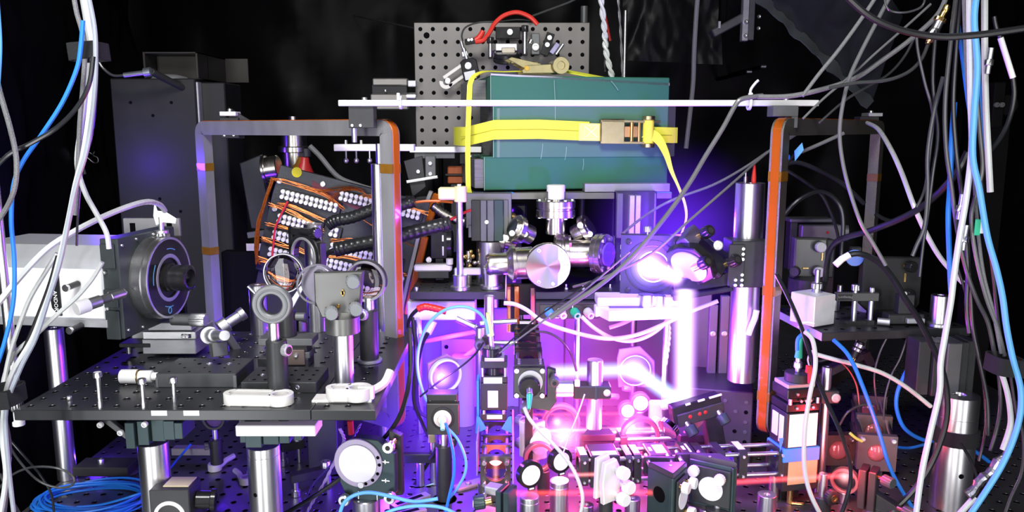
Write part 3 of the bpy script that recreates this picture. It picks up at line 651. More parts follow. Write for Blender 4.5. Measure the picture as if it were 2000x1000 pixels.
# ring lens and black rotation mount behind the iris
d = DZ(712, ZB)
t = T('ring_lens', 'thin-rimmed round lens behind the iris, reflecting copper wires', 'lens', 566, 712, d)
MB().box(-56, 42, -20, 24, 0, 18, 1).out('lower_plate', BLACK, t); MB().box(-38, 45, -20, 24, 18, 30, 1).box(-52, 52, -24, 26, 44, 58, 1).out('stage_plate', GREYA, t); MB().box(-26, 40, -18, 20, 30, 44, 1).out('core', BLACK, t)
MB().box(-30, 36, -24, -19, 6, 36, 1).out('brown_plate', M('brown_grey_plate', (.16, .12, .11), .4, .5), t); scr(t, STEEL, [(-18, -24, 10), (20, -24, 26)], r=4)
MB().cyl((0, 0, 58), (0, 0, 112), 16).out('post_holder', BLACK, t); MB().cyl((16, 0, 96), (34, 0, 96), 8).out('thumb_screw', GREYA, t); MB().prism([(-6, 110), (10, 110), (34, 152), (28, 158)], -3, 3).out('arm', ALUD, t)
g = MB().ring((-3, -6, 182), (0, 1, 0), 38.5, 36, 10, 56).out('rim', M('dark_steel_rim', (.25, .25, .27), .3, .8), t); MB().lathe((-3, -3, 182), (0, -1, 0), [(35.5, 0), (33, 1.5), (20, 3.6), (0, 5)], 40).lathe((-3, 3, 182), (0, 1, 0), [(35.5, 0), (33, 1.5), (20, 3.6), (0, 5)], 40).out('glass', M('warm_lens_glass', (1., .9, .8), .02, 0, .02, 10, trans=1., ior=1.42, rvar=0), t)
MB().cyl((25, -10, 163), (25, -9, 163), 9).out('white_reflection_patch', PAPER, t) if False else None
t = T('rotation_mount', 'black open rotation mount with grey ring, turned sideways behind the ring lens', 'mount', 600, 520, 1.17, rz=-38)
MB().ring((0, -8, 20), (0, 1, 0), 48, 36, 18, 48).out('housing', BLACKG, t); MB().ring((0, -10, 20), (0, 1, 0), 38, 33, 5, 48).out('grey_ring', M('mid_grey_ring', (.3, .3, .32), .4, .4), t)
MB().box(-46, 20, -8, 8, 60, 74, 1).box(-46, -34, -8, 8, 20, 74, 1).out('bracket', BLACKG, t); MB().cyl((-10, -2, 68), (26, -2, 68), 7).out('drive_screw', BLACKG, t); MB().knurl((26, -2, 68), (1, 0, 0), 11, 14, 18).out('drive_knob', BLACKG, t)
MB().box(36, 50, -6, 8, 0, 50, 1).out('side_arm', BLACKG, t)
vpost('steel_post', 'thick steel post standing behind the black rotation mount', 620, 437, 655, 1.24, 18, z0=ZB, hole=[(-40, 110), (-40, 180)])
vpost('steel_post', 'steel post half hidden behind the left end of the ring lens base', 508, 556, 648, 1.22, 17, z0=ZB)
# grey kinematic mirror on white post
d = DZ(752, ZB)
KGR = M('satin_grey_mount', (.15, .152, .148), .36, .7, .1, 40)
t = T('kinematic_mount', 'big satin grey mirror mount with three grey knobs on a bright post', 'mount', 673, 752, d)
MB().cyl((0, 0, 0), (0, 0, 106), 19, n=32).out('post', STEEL, t); MB().lathe((0, 0, 106), (0, 0, 1), [(0, 0), (32, 0), (33, 1), (33, 32), (20, 42), (0, 42)], 36).out('yoke_base', KGR, t)
MB().prism([(-36, 138), (20, 138), (36, 144), (44, 226), (-48, 224), (-48, 168)], -14, 10, 2).out('back_plate', KGR, t); MB().box(-50, -38, -6, 22, 158, 226, 1.5).out('front_plate', BLACKG, t)
for x, z in ((26, 212), (30, 160), (-16, 152)):
    k = MB().cyl((x - 10, -10, z + 4), (x, -24, z), 5).out('brass_bushing', BRASS, t); MB().knurl((x, -24, z), (.3, -.95, -.05), 13, 20, 16).out('knob', M('grey_knob', (.2, .215, .23), .5, .2), k)
MB().box(4, 8, -17, -14, 180, 194, .4).cyl((6, -17, 187), (6, -16, 187), 4).out('spring_pin', BRASS, t); MB().cyl((-4, -17, 161), (-2, -15, 161), 4).out('spring_pin', BRASS, t)
MB().ring((-50, 20, 196), (-.35, .9, 0), 40, 36, 6, 40).out('mirror_rim', M('lilac_mirror_rim', (.16, .15, .19), .4, .3), t); MB().cyl((-50, 20, 196), (-48, 26, 196), 37, n=40).out('mirror_disc', M('pale_lilac_disc', (.3, .28, .36), .3, .3), t)
t = T('clamping_fork', 'white slotted clamping fork holding the bright post of the grey mount', 'clamp', 676, 793, DZ(793, ZB) + .006)
slot_clamp(t, 62, 38, 26, STONE, at=(20, 24, 6), ang=0, r=27); MB().box(-70, 48, 10, 50, 0, 8, 1).box(20, 52, 14, 26, 8, 34, 1).out('base_bar', STONE, t)
MB().tube(smooth_path([(40, 60, 10), (62, 80, 20), (72, 100, 40)], 4), 9, 8).out('curved_foot', STONE, t)
# right ring lens with post
d = DZ(706, ZB)
t = T('ring_lens', 'round lens in a pale ring at the right end of the board, beside the coil', 'lens', 722, 706, d)
holder(t, 18, 104, BLACK, ka=-20, kz=98); MB().cyl((2, 0, 98), (2, 0, 128), 10).out('post', STEEL, t)
MB().ring((-4, -8, 160), (0.1, 1, 0), 40, 35, 14, 56).out('rim', M('pale_lilac_rim', (.28, .27, .31), .4, .3), t); MB().lathe((-4, -2, 160), (0, -1, 0), [(35.5, 0), (33, 1.5), (20, 3.6), (0, 5)], 40).lathe((-4, 2, 160), (0, 1, 0), [(35.5, 0), (33, 1.5), (20, 3.6), (0, 5)], 40).out('glass', M('warm_lens_glass_b', (1., .85, .75), .02, 0, .02, 10, trans=1., ior=1.42, rvar=0), t)
MB().lathe((-4, 0, 160), (0, 1, 0), [(42, -6), (42, 6), (38, 6), (38, -6), (42, -6)], 30, -80, 60).out('lower_bracket', BLACK, t)
MB().ring((0, 0, 0), (0, 0, 1), 24, 17, 6, 28).out('base_ring', ALUD, t)

# ------------------------------------------------------------------ wired terminal panel
t = T('terminal_panel', 'tilted grey panel of white screw terminals and copper wires behind the left coil', 'panel', 548, 322, 1.42, ry=14.5)
PNL = M('scuffed_grey_panel', (.05, .053, .062), .38, .4, .5, 35, bump=.15, bscale=300)
MB().prism([(0, 0), (300, 0), (300, -215), (-6, -215), (-6, -170), (-4, -60)], 0, 8, 1).out('plate', PNL, t); MB().box(-2, 120, 8, 40, -300, -6, 1).out('backing', BLACKM, t)
pc = [(110, -2), (60, -5), (75, -22), (180, -40), (122, -40)]
scr(t, STEEL, [(88, 0, -16), (4, 0, -32), (6, 0, -88), (170, 0, -22)], r=6, h=3)
MB().lathe((34, -1, -6), (0, -1, 0), [(10, 0), (10, .8), (0, .8)], 20).out('yellow_sticker', M('yellow_sticker', (.85, .75, .02), .5), t)
MB().prism([(66, -14), (200, -44), (200, -56), (70, -30)], -.6, -.1, .1).out('red_mark', M('faded_red_ink', (.22, .04, .06), .5), t)
tm = None
rows = [(18, -50, 12), (130, -24, 17), (22, -98, 9), (19, -132, 5), (18, -167, 5), (126, -98, 2), (134, -128, 15), (120, -160, 18)]
TW_ = M('white_terminal', (.85, .85, .8), .4, .2, .1, 60)
for x, z, n in rows:
    MB().box(x - 6, x + n * 9.6, -7, -.2, z - 16, z + 7, .6).out('terminal_block', BLACK, t)
    for i in range(n):
        if tm is None:
            tm = MB().cyl((0, -6, 2), (0, -13, 2), 4.2, n=12).cyl((0, -6, -9), (0, -13, -9), 4.2, n=12).cyl((0, -5, 2), (0, -5, -9), 3.6, n=10).out('terminal', TW_, t); q = tm
        else: q = tm.copy(); COL.objects.link(q)
        q.location = Vector((x + i * 9.6, 0, z)) * SC[t.name]
mb = MB(); R = random.Random(3)
def strand(pts, n=8, j=3.6, r=.6):
    for _ in range(n):
        P = smooth_path([(x + R.uniform(-j, j), -9 - R.uniform(0, 5), z + R.uniform(-j, j)) for x, z in pts], 5); mb.tube(P, r, 5)
strand([(-8, -30), (20, -28), (60, -30), (100, -34), (140, -52)]); strand([(60, -32), (90, -30), (120, -16), (150, -8), (175, -14)], 6, 4); strand([(110, -44), (122, -26), (140, -14), (170, -6)], 5)
strand([(16, -76), (40, -72), (80, -76), (120, -84)], 9, 4); strand([(-2, -80), (40, -84), (80, -92), (110, -104)], 8, 4); strand([(0, -118), (30, -116), (70, -120), (100, -126)], 9, 4)
strand([(-2, -150), (30, -150), (70, -152), (110, -160)], 9, 5); strand([(-6, -30), (-12, -70), (-16, -120), (-10, -170), (0, -200)], 10, 4, 1.1); strand([(130, -118), (170, -108), (210, -112), (260, -118)], 7, 4)
strand([(160, -22), (200, -14), (240, -18), (300, -20)], 6, 4); strand([(130, -150), (180, -142), (230, -148), (290, -150)], 7, 4); strand([(170, -60), (230, -78), (290, -90)], 2, 1); strand([(0, -190), (60, -190), (130, -188)], 9, 6)
mb.out('copper_wires', COPPER, t, kind='stuff')
MB().tube(smooth_path([(32, -15, -64), (26, -18, -90), (20, -18, -120), (22, -16, -150), (26, -16, -185)], 5), 2, 6).out('red_wire', RED, t, label='single red wire hanging across the terminals')
for nm, lab, pts, r, dd in (('spiral_hose', 'upper black spiral-wrapped hose crossing the wired panel', [(640, 440), (655, 431), (690, 424), (730, 409), (765, 404), (810, 393)], 12, 1.30), ('spiral_hose', 'lower black spiral-wrapped hose crossing the wired panel', [(655, 488), (690, 480), (740, 470), (790, 458), (840, 445), (880, 436)], 14, 1.29)):
    P = path(pts, dd, 12); k = MPP(430, dd); rr = [r * k * (1 + .09 * (abs((i % 3) - 1) - .5)) for i in range(len(P))]
    o = solo(MB().tube(P, rr, 14), nm, M('wrapped_black_' + str(int(r)), (.014, .015, .017), .3, 0, .2, 60), lab, 'hose')
cable('black_lead', 'thin black lead curving down from the lower spiral hose', BKC, [(655, 488), (640, 495), (632, 512), (634, 540)], 1.3, 5)
# dark viewport tubes behind the far corner of the left coil
t = T('vacuum_viewport', 'dim metal viewport tube pointing down-right, inside the left coil', 'viewport', 442, 330, 1.76, ry=20)
MB().cyl((-40, 0, 0), (0, 0, 0), 36, n=28).out('housing', BLACK, t); MB().cyl((0, 0, -8), (22, 0, -8), 26, n=28).ring((0, 0, -8), (1, 0, 0), 29, 24, 6).out('tube', CHAMB, t); scr(t, STEEL, [(-24, -36, 22), (-30, -34, 50)], r=6)
MB().box(-30, 40, 10, 40, -220, -20, 2).out('bracket', BLACKM, t)
mb = MB()
for k in range(10): mb.tube(smooth_path([(-22 + R.uniform(-4, 4), -38, -20), (-6 + R.uniform(-5, 5), -40, -70), (2 + R.uniform(-4, 4), -38, -110)], 5), 1.1, 5)
mb.out('copper_wires', COPPER, t, kind='stuff')
t = T('vacuum_viewport', 'metal viewport tube with bright band just left of the wired panel', 'viewport', 530, 330, 1.55, ry=-8)
MB().cyl((-14, 0, 0), (16, 0, 0), 25, n=28).ring((-14, 0, 0), (1, 0, 0), 28, 20, 6).out('tube', CHAMB, t); MB().prism([(-60, 20), (-16, 30), (-20, -120), (-62, -110)], 0, 14, 2).out('wing_plate', BLACK, t); MB().box(-70, -24, -6, 4, -128, -116, 1).out('foot_plate', GREYA, t)
t = T('vacuum_pipe', 'upright tan steel vacuum stem rising behind the top of the left coil', 'pipe', 575, 300, 1.66)
MB().cyl((0, 0, -500), (0, 0, 40), 24, n=28).cyl((0, 0, 40), (0, 0, 64), 13).cyl((0, 0, 64), (0, 0, 72), 9).ring((0, 0, 2), (0, 0, 1), 30, 20, 12).out('stem', CHAMB, t); MB().cyl((26, -10, -6), (26, -10, 10), 9).out('black_cap', BLACK, t)
MB().lathe((14, -20, -50), (.2, 0, 1), [(30, 0), (26, 12), (14, 30), (10, 44)], 20).out('amber_wrap', KAPT, t); MB().lathe((22, -24, -46), (.1, 0, 1), [(24, 0), (18, 14), (10, 30), (8, 40)], 20).out('red_cone', REDD, t)
cable('white_tube', 'thin pale tube sloping behind the wired panel to the right', MGC, [(605, 285), (625, 305), (660, 345), (700, 362), (735, 372)], 1.5, 5, 'tube')
t = T('dark_bracket', 'dark upright bracket with a white tag left of the wired panel', 'bracket', 470, 640, 1.5)
MB().box(-30, 60, 0, 30, -300, 150, 1.5).out('block', DKBK, t); MB().box(20, 60, -2, 0, 152, 166, .3).out('tag', M('pale_tag', (.5, .45, .42), .6), t); scr(t, STEEL, [(52, -1, 110)], r=5)
# white plate with hanging bolts
t = T('bolted_plate', 'white plate with bolts hanging beneath it, behind the left coil top', 'plate', 720, 295, 1.33)
MB().box(-68, 88, 0, 30, 0, 13, 1).out('plate', WHITE, t)
for x in (-46, -26, 0, 22):
    b = MB().cyl((x, 8, -18), (x, 8, 0), 1.8, n=8).out('bolt', STEEL, t); MB().sph((x, 8, -19), 5).out('bolt_tip', STEEL, b)
MB().screw((-46, 10, 13), (0, 0, 1), 3, 8).out('nut', ALU, t); MB().screw((-16, 10, 13), (0, 0, 1), 3, 8).out('nut', ALU, t)
t = T('bolted_plate', 'white plate running behind the yellow strap under the upright breadboard', 'plate', 868, 298, 1.52)
MB().box(-68, 72, 0, 30, 0, 11, 1).out('plate', WHITE, t); MB().box(-60, 20, 6, 26, -12, 0, 1).out('lower_bar', GREYA, t); MB().cyl((-26, 4, -30), (-26, 4, -12), 3).out('bolt', STEEL, t); MB().box(30, 70, -6, 30, -22, -2, 1).out('dark_block', BLACK, t); MB().sph((52, -8, -8), 4).out('bolt_tip', STEEL, t)
t = T('dark_plates', 'dark triangular plates with two pale screws under the white plate', 'plate', 826, 385, 1.5)
MB().prism([(-36, 70), (0, 80), (6, 20), (-20, 0)], 0, 6).out('triangle_plate', BLACK, t); MB().box(6, 26, -4, 8, 36, 80, 1).out('slotted_block', GREYA, t); scr(t, STEEL, [(16, -4, 66), (16, -4, 46), (-8, 0, 50)], r=4)
MB().box(-40, 40, 10, 40, -30, 0, 1).out('shelf', BLACK, t); MB().tube([(-30, -6, 30), (30, -8, 40)], 3, 6).out('pale_rod', WHITE, t)
# left rear post
t = vpost('steel_post', 'tall steel post with a thin upper rod just behind the left coil', 748, 320, 660, 1.27, 14.5, z0=.0, hole=None)
h = (W(748, 320, 1.27).z - 0) / SC[t.name]; MB().cyl((2, 0, h), (2, 0, h + 38), 6.5).out('upper_rod', STEEL, t)

# ------------------------------------------------------------------ below the left board
def finned(t, dx, y, fins, mat=TEAL):
    for (x0, x1, y0, z0) in fins: MB().box(x0, x1, y0, y0 + 30, z0, 0, 1).out('fin', mat, t)
d = .965
t = vpost('steel_post', 'front steel post under the long board, left of the two', 309, 862, 1000, d, 28, z0=0., cat='post', seam=None, hole=[(-62, 44)])
t = T('post_bracket', 'dark teal finned bracket on the left post under the long board', 'bracket', 305, 820, d - .02)
for x0, x1, y0, z0 in ((-56, -38, -14, -54), (-36, -14, -6, -50), (-14, 14, 4, -46), (14, 36, -4, -40), (40, 56, -14, -34)): MB().box(x0, x1, y0, y0 + 60, z0, -1, 1).out('fin', TEAL, t)
MB().prism([(-108, -1), (-90, -1), (-54, -34), (-54, -48)], 0, 12, 1).out('diagonal_brace', GREYA, t); scr(t, WHITE, [(-66, -8, -22), (-104, -8, -6), (-14, -16, -2)], r=6)
t = vpost('steel_post', 'front steel post under the joint of the two boards, right of the two', 521, 868, 1000, .955, 31, z0=0., seam=18, hole=[(-20, 90)])
t = T('post_bracket', 'dark teal finned bracket with a white plate on the right front post', 'bracket', 530, 820, .93)
for x0, x1, y0, z0 in ((-66, -54, 6, -50), (-52, -20, -4, -56), (-20, 12, 2, -52), (14, 34, -2, -48), (40, 56, 8, -46)): MB().box(x0, x1, y0, y0 + 60, z0, -1, 1).out('fin', TEAL, t)
MB().box(-62, 92, -26, 30, -24, -2, 1.5).out('white_plate', WHITE, t)
t = vpost('steel_post', 'slim steel post passing behind the left end of the long board', 133, 640, 945, 1.15, 17, z0=0.)
t = T('post_clamp', 'black clamp plate around the slim left post, near the table', 'clamp', 200, 930, 1.16)
MB().box(-46, 60, -20, 30, 8, 26, 1.5).out('plate', BLACKM, t); MB().screw((0, 0, 26), (0, 0, 1), 6, 10).out('screw', STEEL, t); MB().cyl((2, 0, -20), (2, 0, 8), 4).out('stud', STEEL, t); MB().cyl((58, 0, -14), (58, 0, 8), 5, 12).out('stud', STEEL, t)
# dark cube with round window
t = T('beam_cube', 'black cube with a white-rimmed round window in the bottom left corner', 'cube', 330, 1010, .93)
MB().box(-36, 42, 0, 60, -40, 56, 2).out('body', BLACK, t); MB().ring((2, -3, 2), (0, 1, 0), 31, 24, 5, 40).out('window_ring', WHITE, t); MB().cyl((2, -1, 2), (2, 1, 2), 24).out('window', BLACKG, t); MB().box(-14, 36, 14, 56, 56, 58, .3).out('cream_label', M('cream_paper', (.75, .65, .42), .6), t)
MB().lathe((42, 34, 20), (1, .2, -.1), [(0, 0), (18, 0), (18, 26), (22, 28), (22, 36), (14, 37), (0, 30)], 28).out('side_tube', BLACKG, t)
MB().box(-10, 20, 20, 40, -120, -40, 1).out('stand', BLACK, t)
def fork(lab, px, py, ang, mat=STONE, s=1.):
    t = T('clamping_fork', lab, 'clamp', px, py, DZ(py, 0)); 
    MB().lathe((0, 0, 0), (0, 0, 1), [(0, 0), (13 * s, 0), (13 * s, 13), (12 * s, 14), (8 * s, 14), (8 * s, 8), (0, 8)], 24).out('foot', mat, t); MB().screw((0, 0, 8), (0, 0, 1), 7 * s, 7).out('screw', STEEL, t)
    q = math.radians(ang); u = Vector((math.sin(q), math.cos(q), 0)); w = Vector((u.y, -u.x, 0))
    for sgn in (-1, 1): MB().tube([w * sgn * 8 + Vector((0, 0, 7)), u * 26 + w * sgn * 9 + Vector((0, 0, 10)), u * 44 + w * sgn * 16 + Vector((0, 0, 12))], 5.5, 8).out('prong', mat, t)
    return t
fork('pale clamping fork on the table below the blue-lit lens', 420, 918, 10); fork('pale clamping fork on the table just left of the right front post', 481, 944, -25)
t = T('small_optic', 'small lens on a dark post glowing blue under the long board', 'lens', 424, 905, 1.16)
MB().cyl((0, 0, 0), (0, 0, 50), 12).out('holder', BLACK, t); MB().cyl((0, 0, 50), (0, 0, 72), 5).out('post', STEEL, t); MB().ring((0, -6, 92), (0, 1, 0), 22, 17, 10, 32).out('rim', BLACK, t); MB().lathe((0, 0, 92), (0, -1, 0), [(17, 0), (12, 3), (0, 4)], 24).out('glass', LENSV, t); MB().knurl((-12, -6, 38), (-1, -.5, 0), 7, 8).out('thumb_screw', GREYA, t)
for lab, px, py, L, ang, in (('black toe clamp on two silver screws beside the right front post', 572, 905, 44, 28), ('longer black toe clamp below the first, near the mirror mount', 615, 960, 92, 30)):
    t = T('toe_clamp', lab, 'clamp', px, py, DZ(py, 0), rz=ang)
    MB().box(-L / 2, L / 2, -10, 10, 30, 46, 1).out('bar', BLACK, t); MB().cyl((-L * .4, 0, 0), (-L * .4, 0, 30), 5).out('stud', STEEL, t); MB().cyl((-L * .4, 0, 0), (-L * .4, 0, 12), 9).out('foot', STEEL, t); MB().cyl((L * .3, 0, 0), (L * .3, 0, 46), 5).out('stud', STEEL, t); MB().screw((L * .25, 0, 46), (0, 0, 1), 10, 12).out('screw', STEEL, t)
t = T('black_block', 'tall black block standing under the board right of the front post', 'block', 640, 948, 1.17)
MB().box(-36, 22, 0, 60, 0, 160, 1.5).out('block', BLACK, t); MB().box(-6, 30, -16, 0, 0, 22, 1).out('foot', BLACK, t)
t = T('low_block', 'long low pale bar on the table behind the left front post', 'bar', 355, 890, 1.2); MB().box(-20, 60, 0, 20, 0, 14, 1).out('bar', M('dusty_bar', (.3, .28, .28), .5, .3), t)
# octagonal mirror mount with white disc
t = T('mirror_mount', 'black mirror mount with a blown-out white disc, left of the fibre holder', 'mount', 715, 985, 1.0, rz=-10)
MB().prism([(-50, 100), (-44, 120), (-14, 138), (30, 136), (62, 110), (62, 22), (0, 8), (-40, 22), (-50, 44)], -6, 16, 1.5).out('front_plate', TEAL, t); MB().prism([(0, 4), (68, 16), (68, 138), (44, 148), (40, 20)], 18, 34, 1.5).out('rear_plate', BLACK, t)
MB().ring((-10, -10, 88), (0, 1, 0), 49, 37, 6, 56).out('slotted_ring', M('lilac_grey_ring', (.35, .3, .42), .4, .5), t); MB().cyl((-10, -13, 88), (-10, -8, 88), 38, n=56).out('white_disc', DISC, t)
for a in (-70, -48, -25, 0, 20): q = math.radians(a); MB().cyl((-10 + 43 * math.cos(q), -10.6, 88 + 43 * math.sin(q)), (-10 + 43 * math.cos(q), -9, 88 + 43 * math.sin(q)), 3.4, n=10).out('slot', HOLE, t)
for x, z in ((56, 130), (56, 28), (-36, 16)):
    k = MB().cyl((x, 10, z), (x, -14, z), 7).out('adjuster', BRASS, t); MB().knurl((x, -14, z), (0, -1, 0), 12, 12, 18).out('knob', STEEL, k); MB().cyl((x, -26, z), (x, -26.5, z), 5).out('hex_socket', BLACKM, k)
for x, z in ((44, 94), (44, 56)): MB().box(x - 8, x + 8, -8, -6.4, z - 1, z + 1, 0).box(x - 1, x + 1, -8, -6.4, z - 4, z + 4, 0).out('spring_mark', STEEL, t)
for x in (-12, 26): MB().box(x - 1, x + 1, -8, -6.4, 14, 30, 0).out('spring_mark', STEEL, t)
MB().cyl((-4, -16, 46), (-4, -8, 46), 6).out('nylon_screw', WHITE, t)
MB().cyl((-2, 6, -60), (-2, 6, 12), 27, n=32).out('post', STEEL, t)
t = T('lens_mount', 'black arm running back from the mirror mount to the fibre post', 'arm', 820, 905, 1.12, rz=0); MB().box(-55, 40, 0, 14, 0, 18, 1).out('arm', BLACK, t); scr(t, STEEL, [(-40, 6, 18)], (0, 0, 1), 6, 3); MB().tube([(20, -4, 10), (34, -6, 30), (46, 0, 32)], 4, 8).out('prong', BLACK, t); MB().cyl((0, 6, -50), (0, 6, 0), 8).out('stud', STEEL, t)
# ------------------------------------------------------------------ optics on the upright breadboard
t = T('fibre_clamp', 'black fibre collimator block with a slotted white foot on the upright breadboard', 'clamp', 917, 138, 1.60, ry=-12)
MB().prism([(-14, -18), (-14, 18), (-8, 22), (12, 22), (18, 16), (18, -14), (12, -20), (-8, -20)], -14, 12, 1.5).out('block', BLACKG, t); MB().screw((0, -14, 8), (0, -1, 0), 7, 3).out('screw', ALU, t); MB().box(-11, 11, -15.5, -14, -18, -2, .3).out('bright_face', ALUD, t)
MB().cyl((0, 0, 22), (-2, 0, 44), 4).box(-8, 4, -3, 3, 28, 38, 1).cyl((-3, 0, 44), (-4, 0, 58), 3).out('fibre_plug', ALU, t); MB().cyl((0, 0, -32), (0, 0, -20), 9).out('lower_collar', BLACKG, t)
f = MB().at((-14, 0, 0), rx=90, ry=0, rz=0)
a = T('slotted_foot', 'x', 'x', 880, 155, 1.615, ry=-34); del a['label'], a['category']; bpy.context.view_layer.update(); a.parent = t; a.matrix_parent_inverse = t.matrix_world.inverted()
MB().box(-10, 40, -6, 0, 6, 13, 1).box(-10, 40, -6, 0, -13, -6, 1).lathe((-10, -6, 0), (0, 1, 0), [(6, 0), (13, 0), (13, 6), (6, 6), (6, 0)], 14, 90, 270).out('foot', STONE, a); MB().screw((-6, -6, 0), (0, -1, 0), 6, 3).out('screw', ALU, a)
cable('red_hose', 'bright red hose arching over the upright breadboard', RED, [(928, 82), (945, 78), (957, 62), (967, 45), (985, 30), (1010, 24), (1035, 33), (1050, 48)], 1.58, 4.2, 'hose')
t = T('hose_fitting', 'black fitting with two brass screws at the end of the red hose', 'fitting', 922, 80, 1.585, ry=-8); MB().box(-14, 6, -5, 5, -6, 5, 1).out('body', BLACKG, t); scr(t, STEEL, [(-6, -5, 2), (0, -5, 2)], r=3)
MB().tube([(6, 0, 0), (14, 0, 4), (20, 0, 10), (24, 0, 16)], [6, 5.6, 5.6, 5], 10).out('ribbed_boot', RED, t)
cable('thin_fibre', 'thin dark fibre looping from the collimator block over the upright breadboard', GRC, [(904, 80), (902, 68), (910, 53), (935, 44), (970, 42), (1010, 38), (1035, 40)], 1.595, 1.6, 'fibre')
t = T('top_mirror_mount', 'black kinematic mount holding a violet-lit round mirror above the box', 'mount', 992, 100, 1.585)
MB().box(-24, 24, 0, 30, 24, 46, 1).box(-38, -30, -2, 20, -14, 22, 1).box(28, 38, -2, 20, -8, 40, 1).out('frame', BLACKG, t); MB().screw((4, -1, 36), (0, -1, 0), 6, 4).out('screw', ALU, t)
MB().box(-24, 18, -8, 10, 0, 14, 1).out('back_plate', ALUD, t); MB().box(-12, 14, -12, -6, -4, 6, 1).out('spring_plate', M('tan_metal', (.4, .36, .3), .4, .7), t)
MB().cyl((33, -6, -6), (33, -6, 36), 5).cyl((-34, -6, -12), (-34, -6, 14), 5).out('adjuster', STEEL, t) if False else None
for x, z0, z1 in ((33, -6, 36), (-34, -12, 14)):
    k = MB().cyl((x, -6, z0), (x, -6, z1), 4.5).out('adjuster', STEEL, t); MB().knurl((x, -6, z1), (0, 0, 1), 7, 12, 16).out('knob', BLACKG, k)
MB().lathe((-2, -6, -20), (0, -.35, 1), [(0, 0), (26, 0), (27, 2), (27, 6), (25, 7), (25, 10), (27, 11), (27, 17), (24, 18), (0, 18)], 40).out('mirror_barrel', BLACKG, t); MB().lathe((-2, -4, -8), (0, -.35, 1), [(27.6, 0), (28, 4), (27.6, 7)], 40).out('violet_ring', LENSV, t)
t = T('small_clamp', 'small black clamp with a bright round screw right of the top mirror', 'clamp', 1046, 92, 1.6)
MB().box(-8, 8, 0, 16, -14, 26, 1).out('body', GREYA, t); MB().screw((0, -1, 0), (0, -1, 0), 7, 4).out('screw', WHITE, t); MB().cyl((-12, -4, 6), (-8, -4, 14), 4).out('pin', STEEL, t)
t = T('small_clamp', 'slanted black clamp with two bright screws, near the ratchet handle', 'clamp', 1070, 84, 1.6, ry=18)
MB().box(-8, 8, 0, 14, -24, 20, 1).out('body', BLACKG, t); scr(t, ALU, [(0, -1, -4), (0, -1, 10)], r=5)
t = T('small_clamp', 'thin slanted rod clamp at the right end of the ratchet handle', 'clamp', 1092, 98, 1.6, ry=35)
MB().box(-14, -4, 0, 8, -14, 10, 1).out('jaw', M('violet_grey_metal', (.3, .28, .45), .35, .8), t); MB().cyl((0, 0, -10), (0, 0, 14), 3).out('rod', STEEL, t)
# finned actuator left of the upright breadboard
t = T('linear_actuator', 'grey finned motor actuator sticking out left of the upright breadboard', 'actuator', 812, 180, 1.62)
for z0, z1, x0, y0 in ((12, 26, -82, -12), (-18, -4, -86, -18), (-34, -26, -76, -12)): MB().box(x0, -14, y0, y0 + 30, z0, z1, 2).out('body_segment', M('actuator_grey', (.22, .215, .2), .4, .7), t)
MB().box(-84, -16, -8, 20, -6, 14, 1).out('dark_core', BLACKM, t); MB().cyl((-28, -10, -9), (2, -10, -9), 8).out('shaft', STEEL, t); MB().box(-14, 2, -10, 4, 10, 22, 1).out('clip', ALUD, t); MB().cyl((-56, -20, 0), (-56, -20, 4), 3).out('screw', STEEL, t)
t = T('cable_tie', 'white cable tie looped around the long bar near its left end', 'tie', 779, 200, 1.17)
MB().ring((0, 8, 0), (1, 0, 0), 13, 10.5, 5, 20).box(-3, 3, -8, -4, 4, 18, 1).out('loop', WHITE, t)

# ------------------------------------------------------------------ beneath the box: supports and chamber
t = T('finned_support', 'black finned support pillar under the left end of the box shelf', 'support', 953, 470, 1.36)
MB().box(-43, 46, 4, 40, 24, 92, 1).out('back_plate', M('grey_support_plate', (.17, .17, .18), .5, .4), t)
for x0, x1, y0, m in ((-32, -14, -6, BLACKG), (-14, -2, -12, GREYA), (-1, 12, -12, GREYA), (12, 30, -8, TEAL), (30, 40, 0, GREYA)): MB().box(x0, x1, y0, 10, 0, 80, 1).out('fin', m, t)
MB().box(-38, -32, 0, 20, 6, 30, .5).out('side_tab', GREYA, t); MB().cyl((-2, -14, 38), (-2, -11, 38), 4).out('set_screw', STEEL, t)
t = vpost('steel_post', 'thick steel post under the black finned support', 957, 470, 545, 1.37, 26, z0=.265)
t = vpost('steel_post', 'short stubby steel post in front of the thick support post', 960, 520, 568, 1.31, 17, z0=.265); MB().ring((0, 0, 0), (0, 0, 1), 22, 15, 7).out('base_ring', STEEL, t)
t = T('slotted_support', 'grey slotted upright under the right end of the box shelf', 'support', 1245, 465, 1.36)
MB().box(-42, -30, -4, 40, 0, 88, 1).out('left_upright', GREYA, t); MB().box(-18, -8, -8, 30, -6, 84, 1).out('middle_upright', ALUD, t); MB().box(-6, 4, -8, 30, -6, 84, 1).out('middle_upright', ALUD, t); MB().box(30, 34, -4, 40, 0, 88, 1).out('right_upright', GREYA, t); MB().box(-42, 38, 12, 40, 0, 90, 1).out('back', BLACK, t); MB().box(-40, 36, 10, 36, -120, 0, 1).out('foot', BLACK, t)
t = T('clamped_rod', 'slim steel rod with a cream clamp left of the box shelf', 'rod', 899, 562, 1.30)
MB().cyl((0, 0, 20), (0, 0, 190), 6.5).out('rod', STEEL, t); MB().box(-40, -6, -8, 14, 172, 196, 3).cyl((2, 0, 168), (2, 0, 198), 12).out('cream_clamp', CREAM, t); MB().screw((0, 0, 198), (0, 0, 1), 4, 4).out('screw', WHITE, t)
MB().cyl((0, 0, 0), (0, 0, 26), 14).ring((0, 0, -4), (0, 0, 1), 19, 12, 8).out('base', STEEL, t); MB().box(-12, 40, 2, 16, 24, 38, 2).out('foot_clamp', ALUD, t)
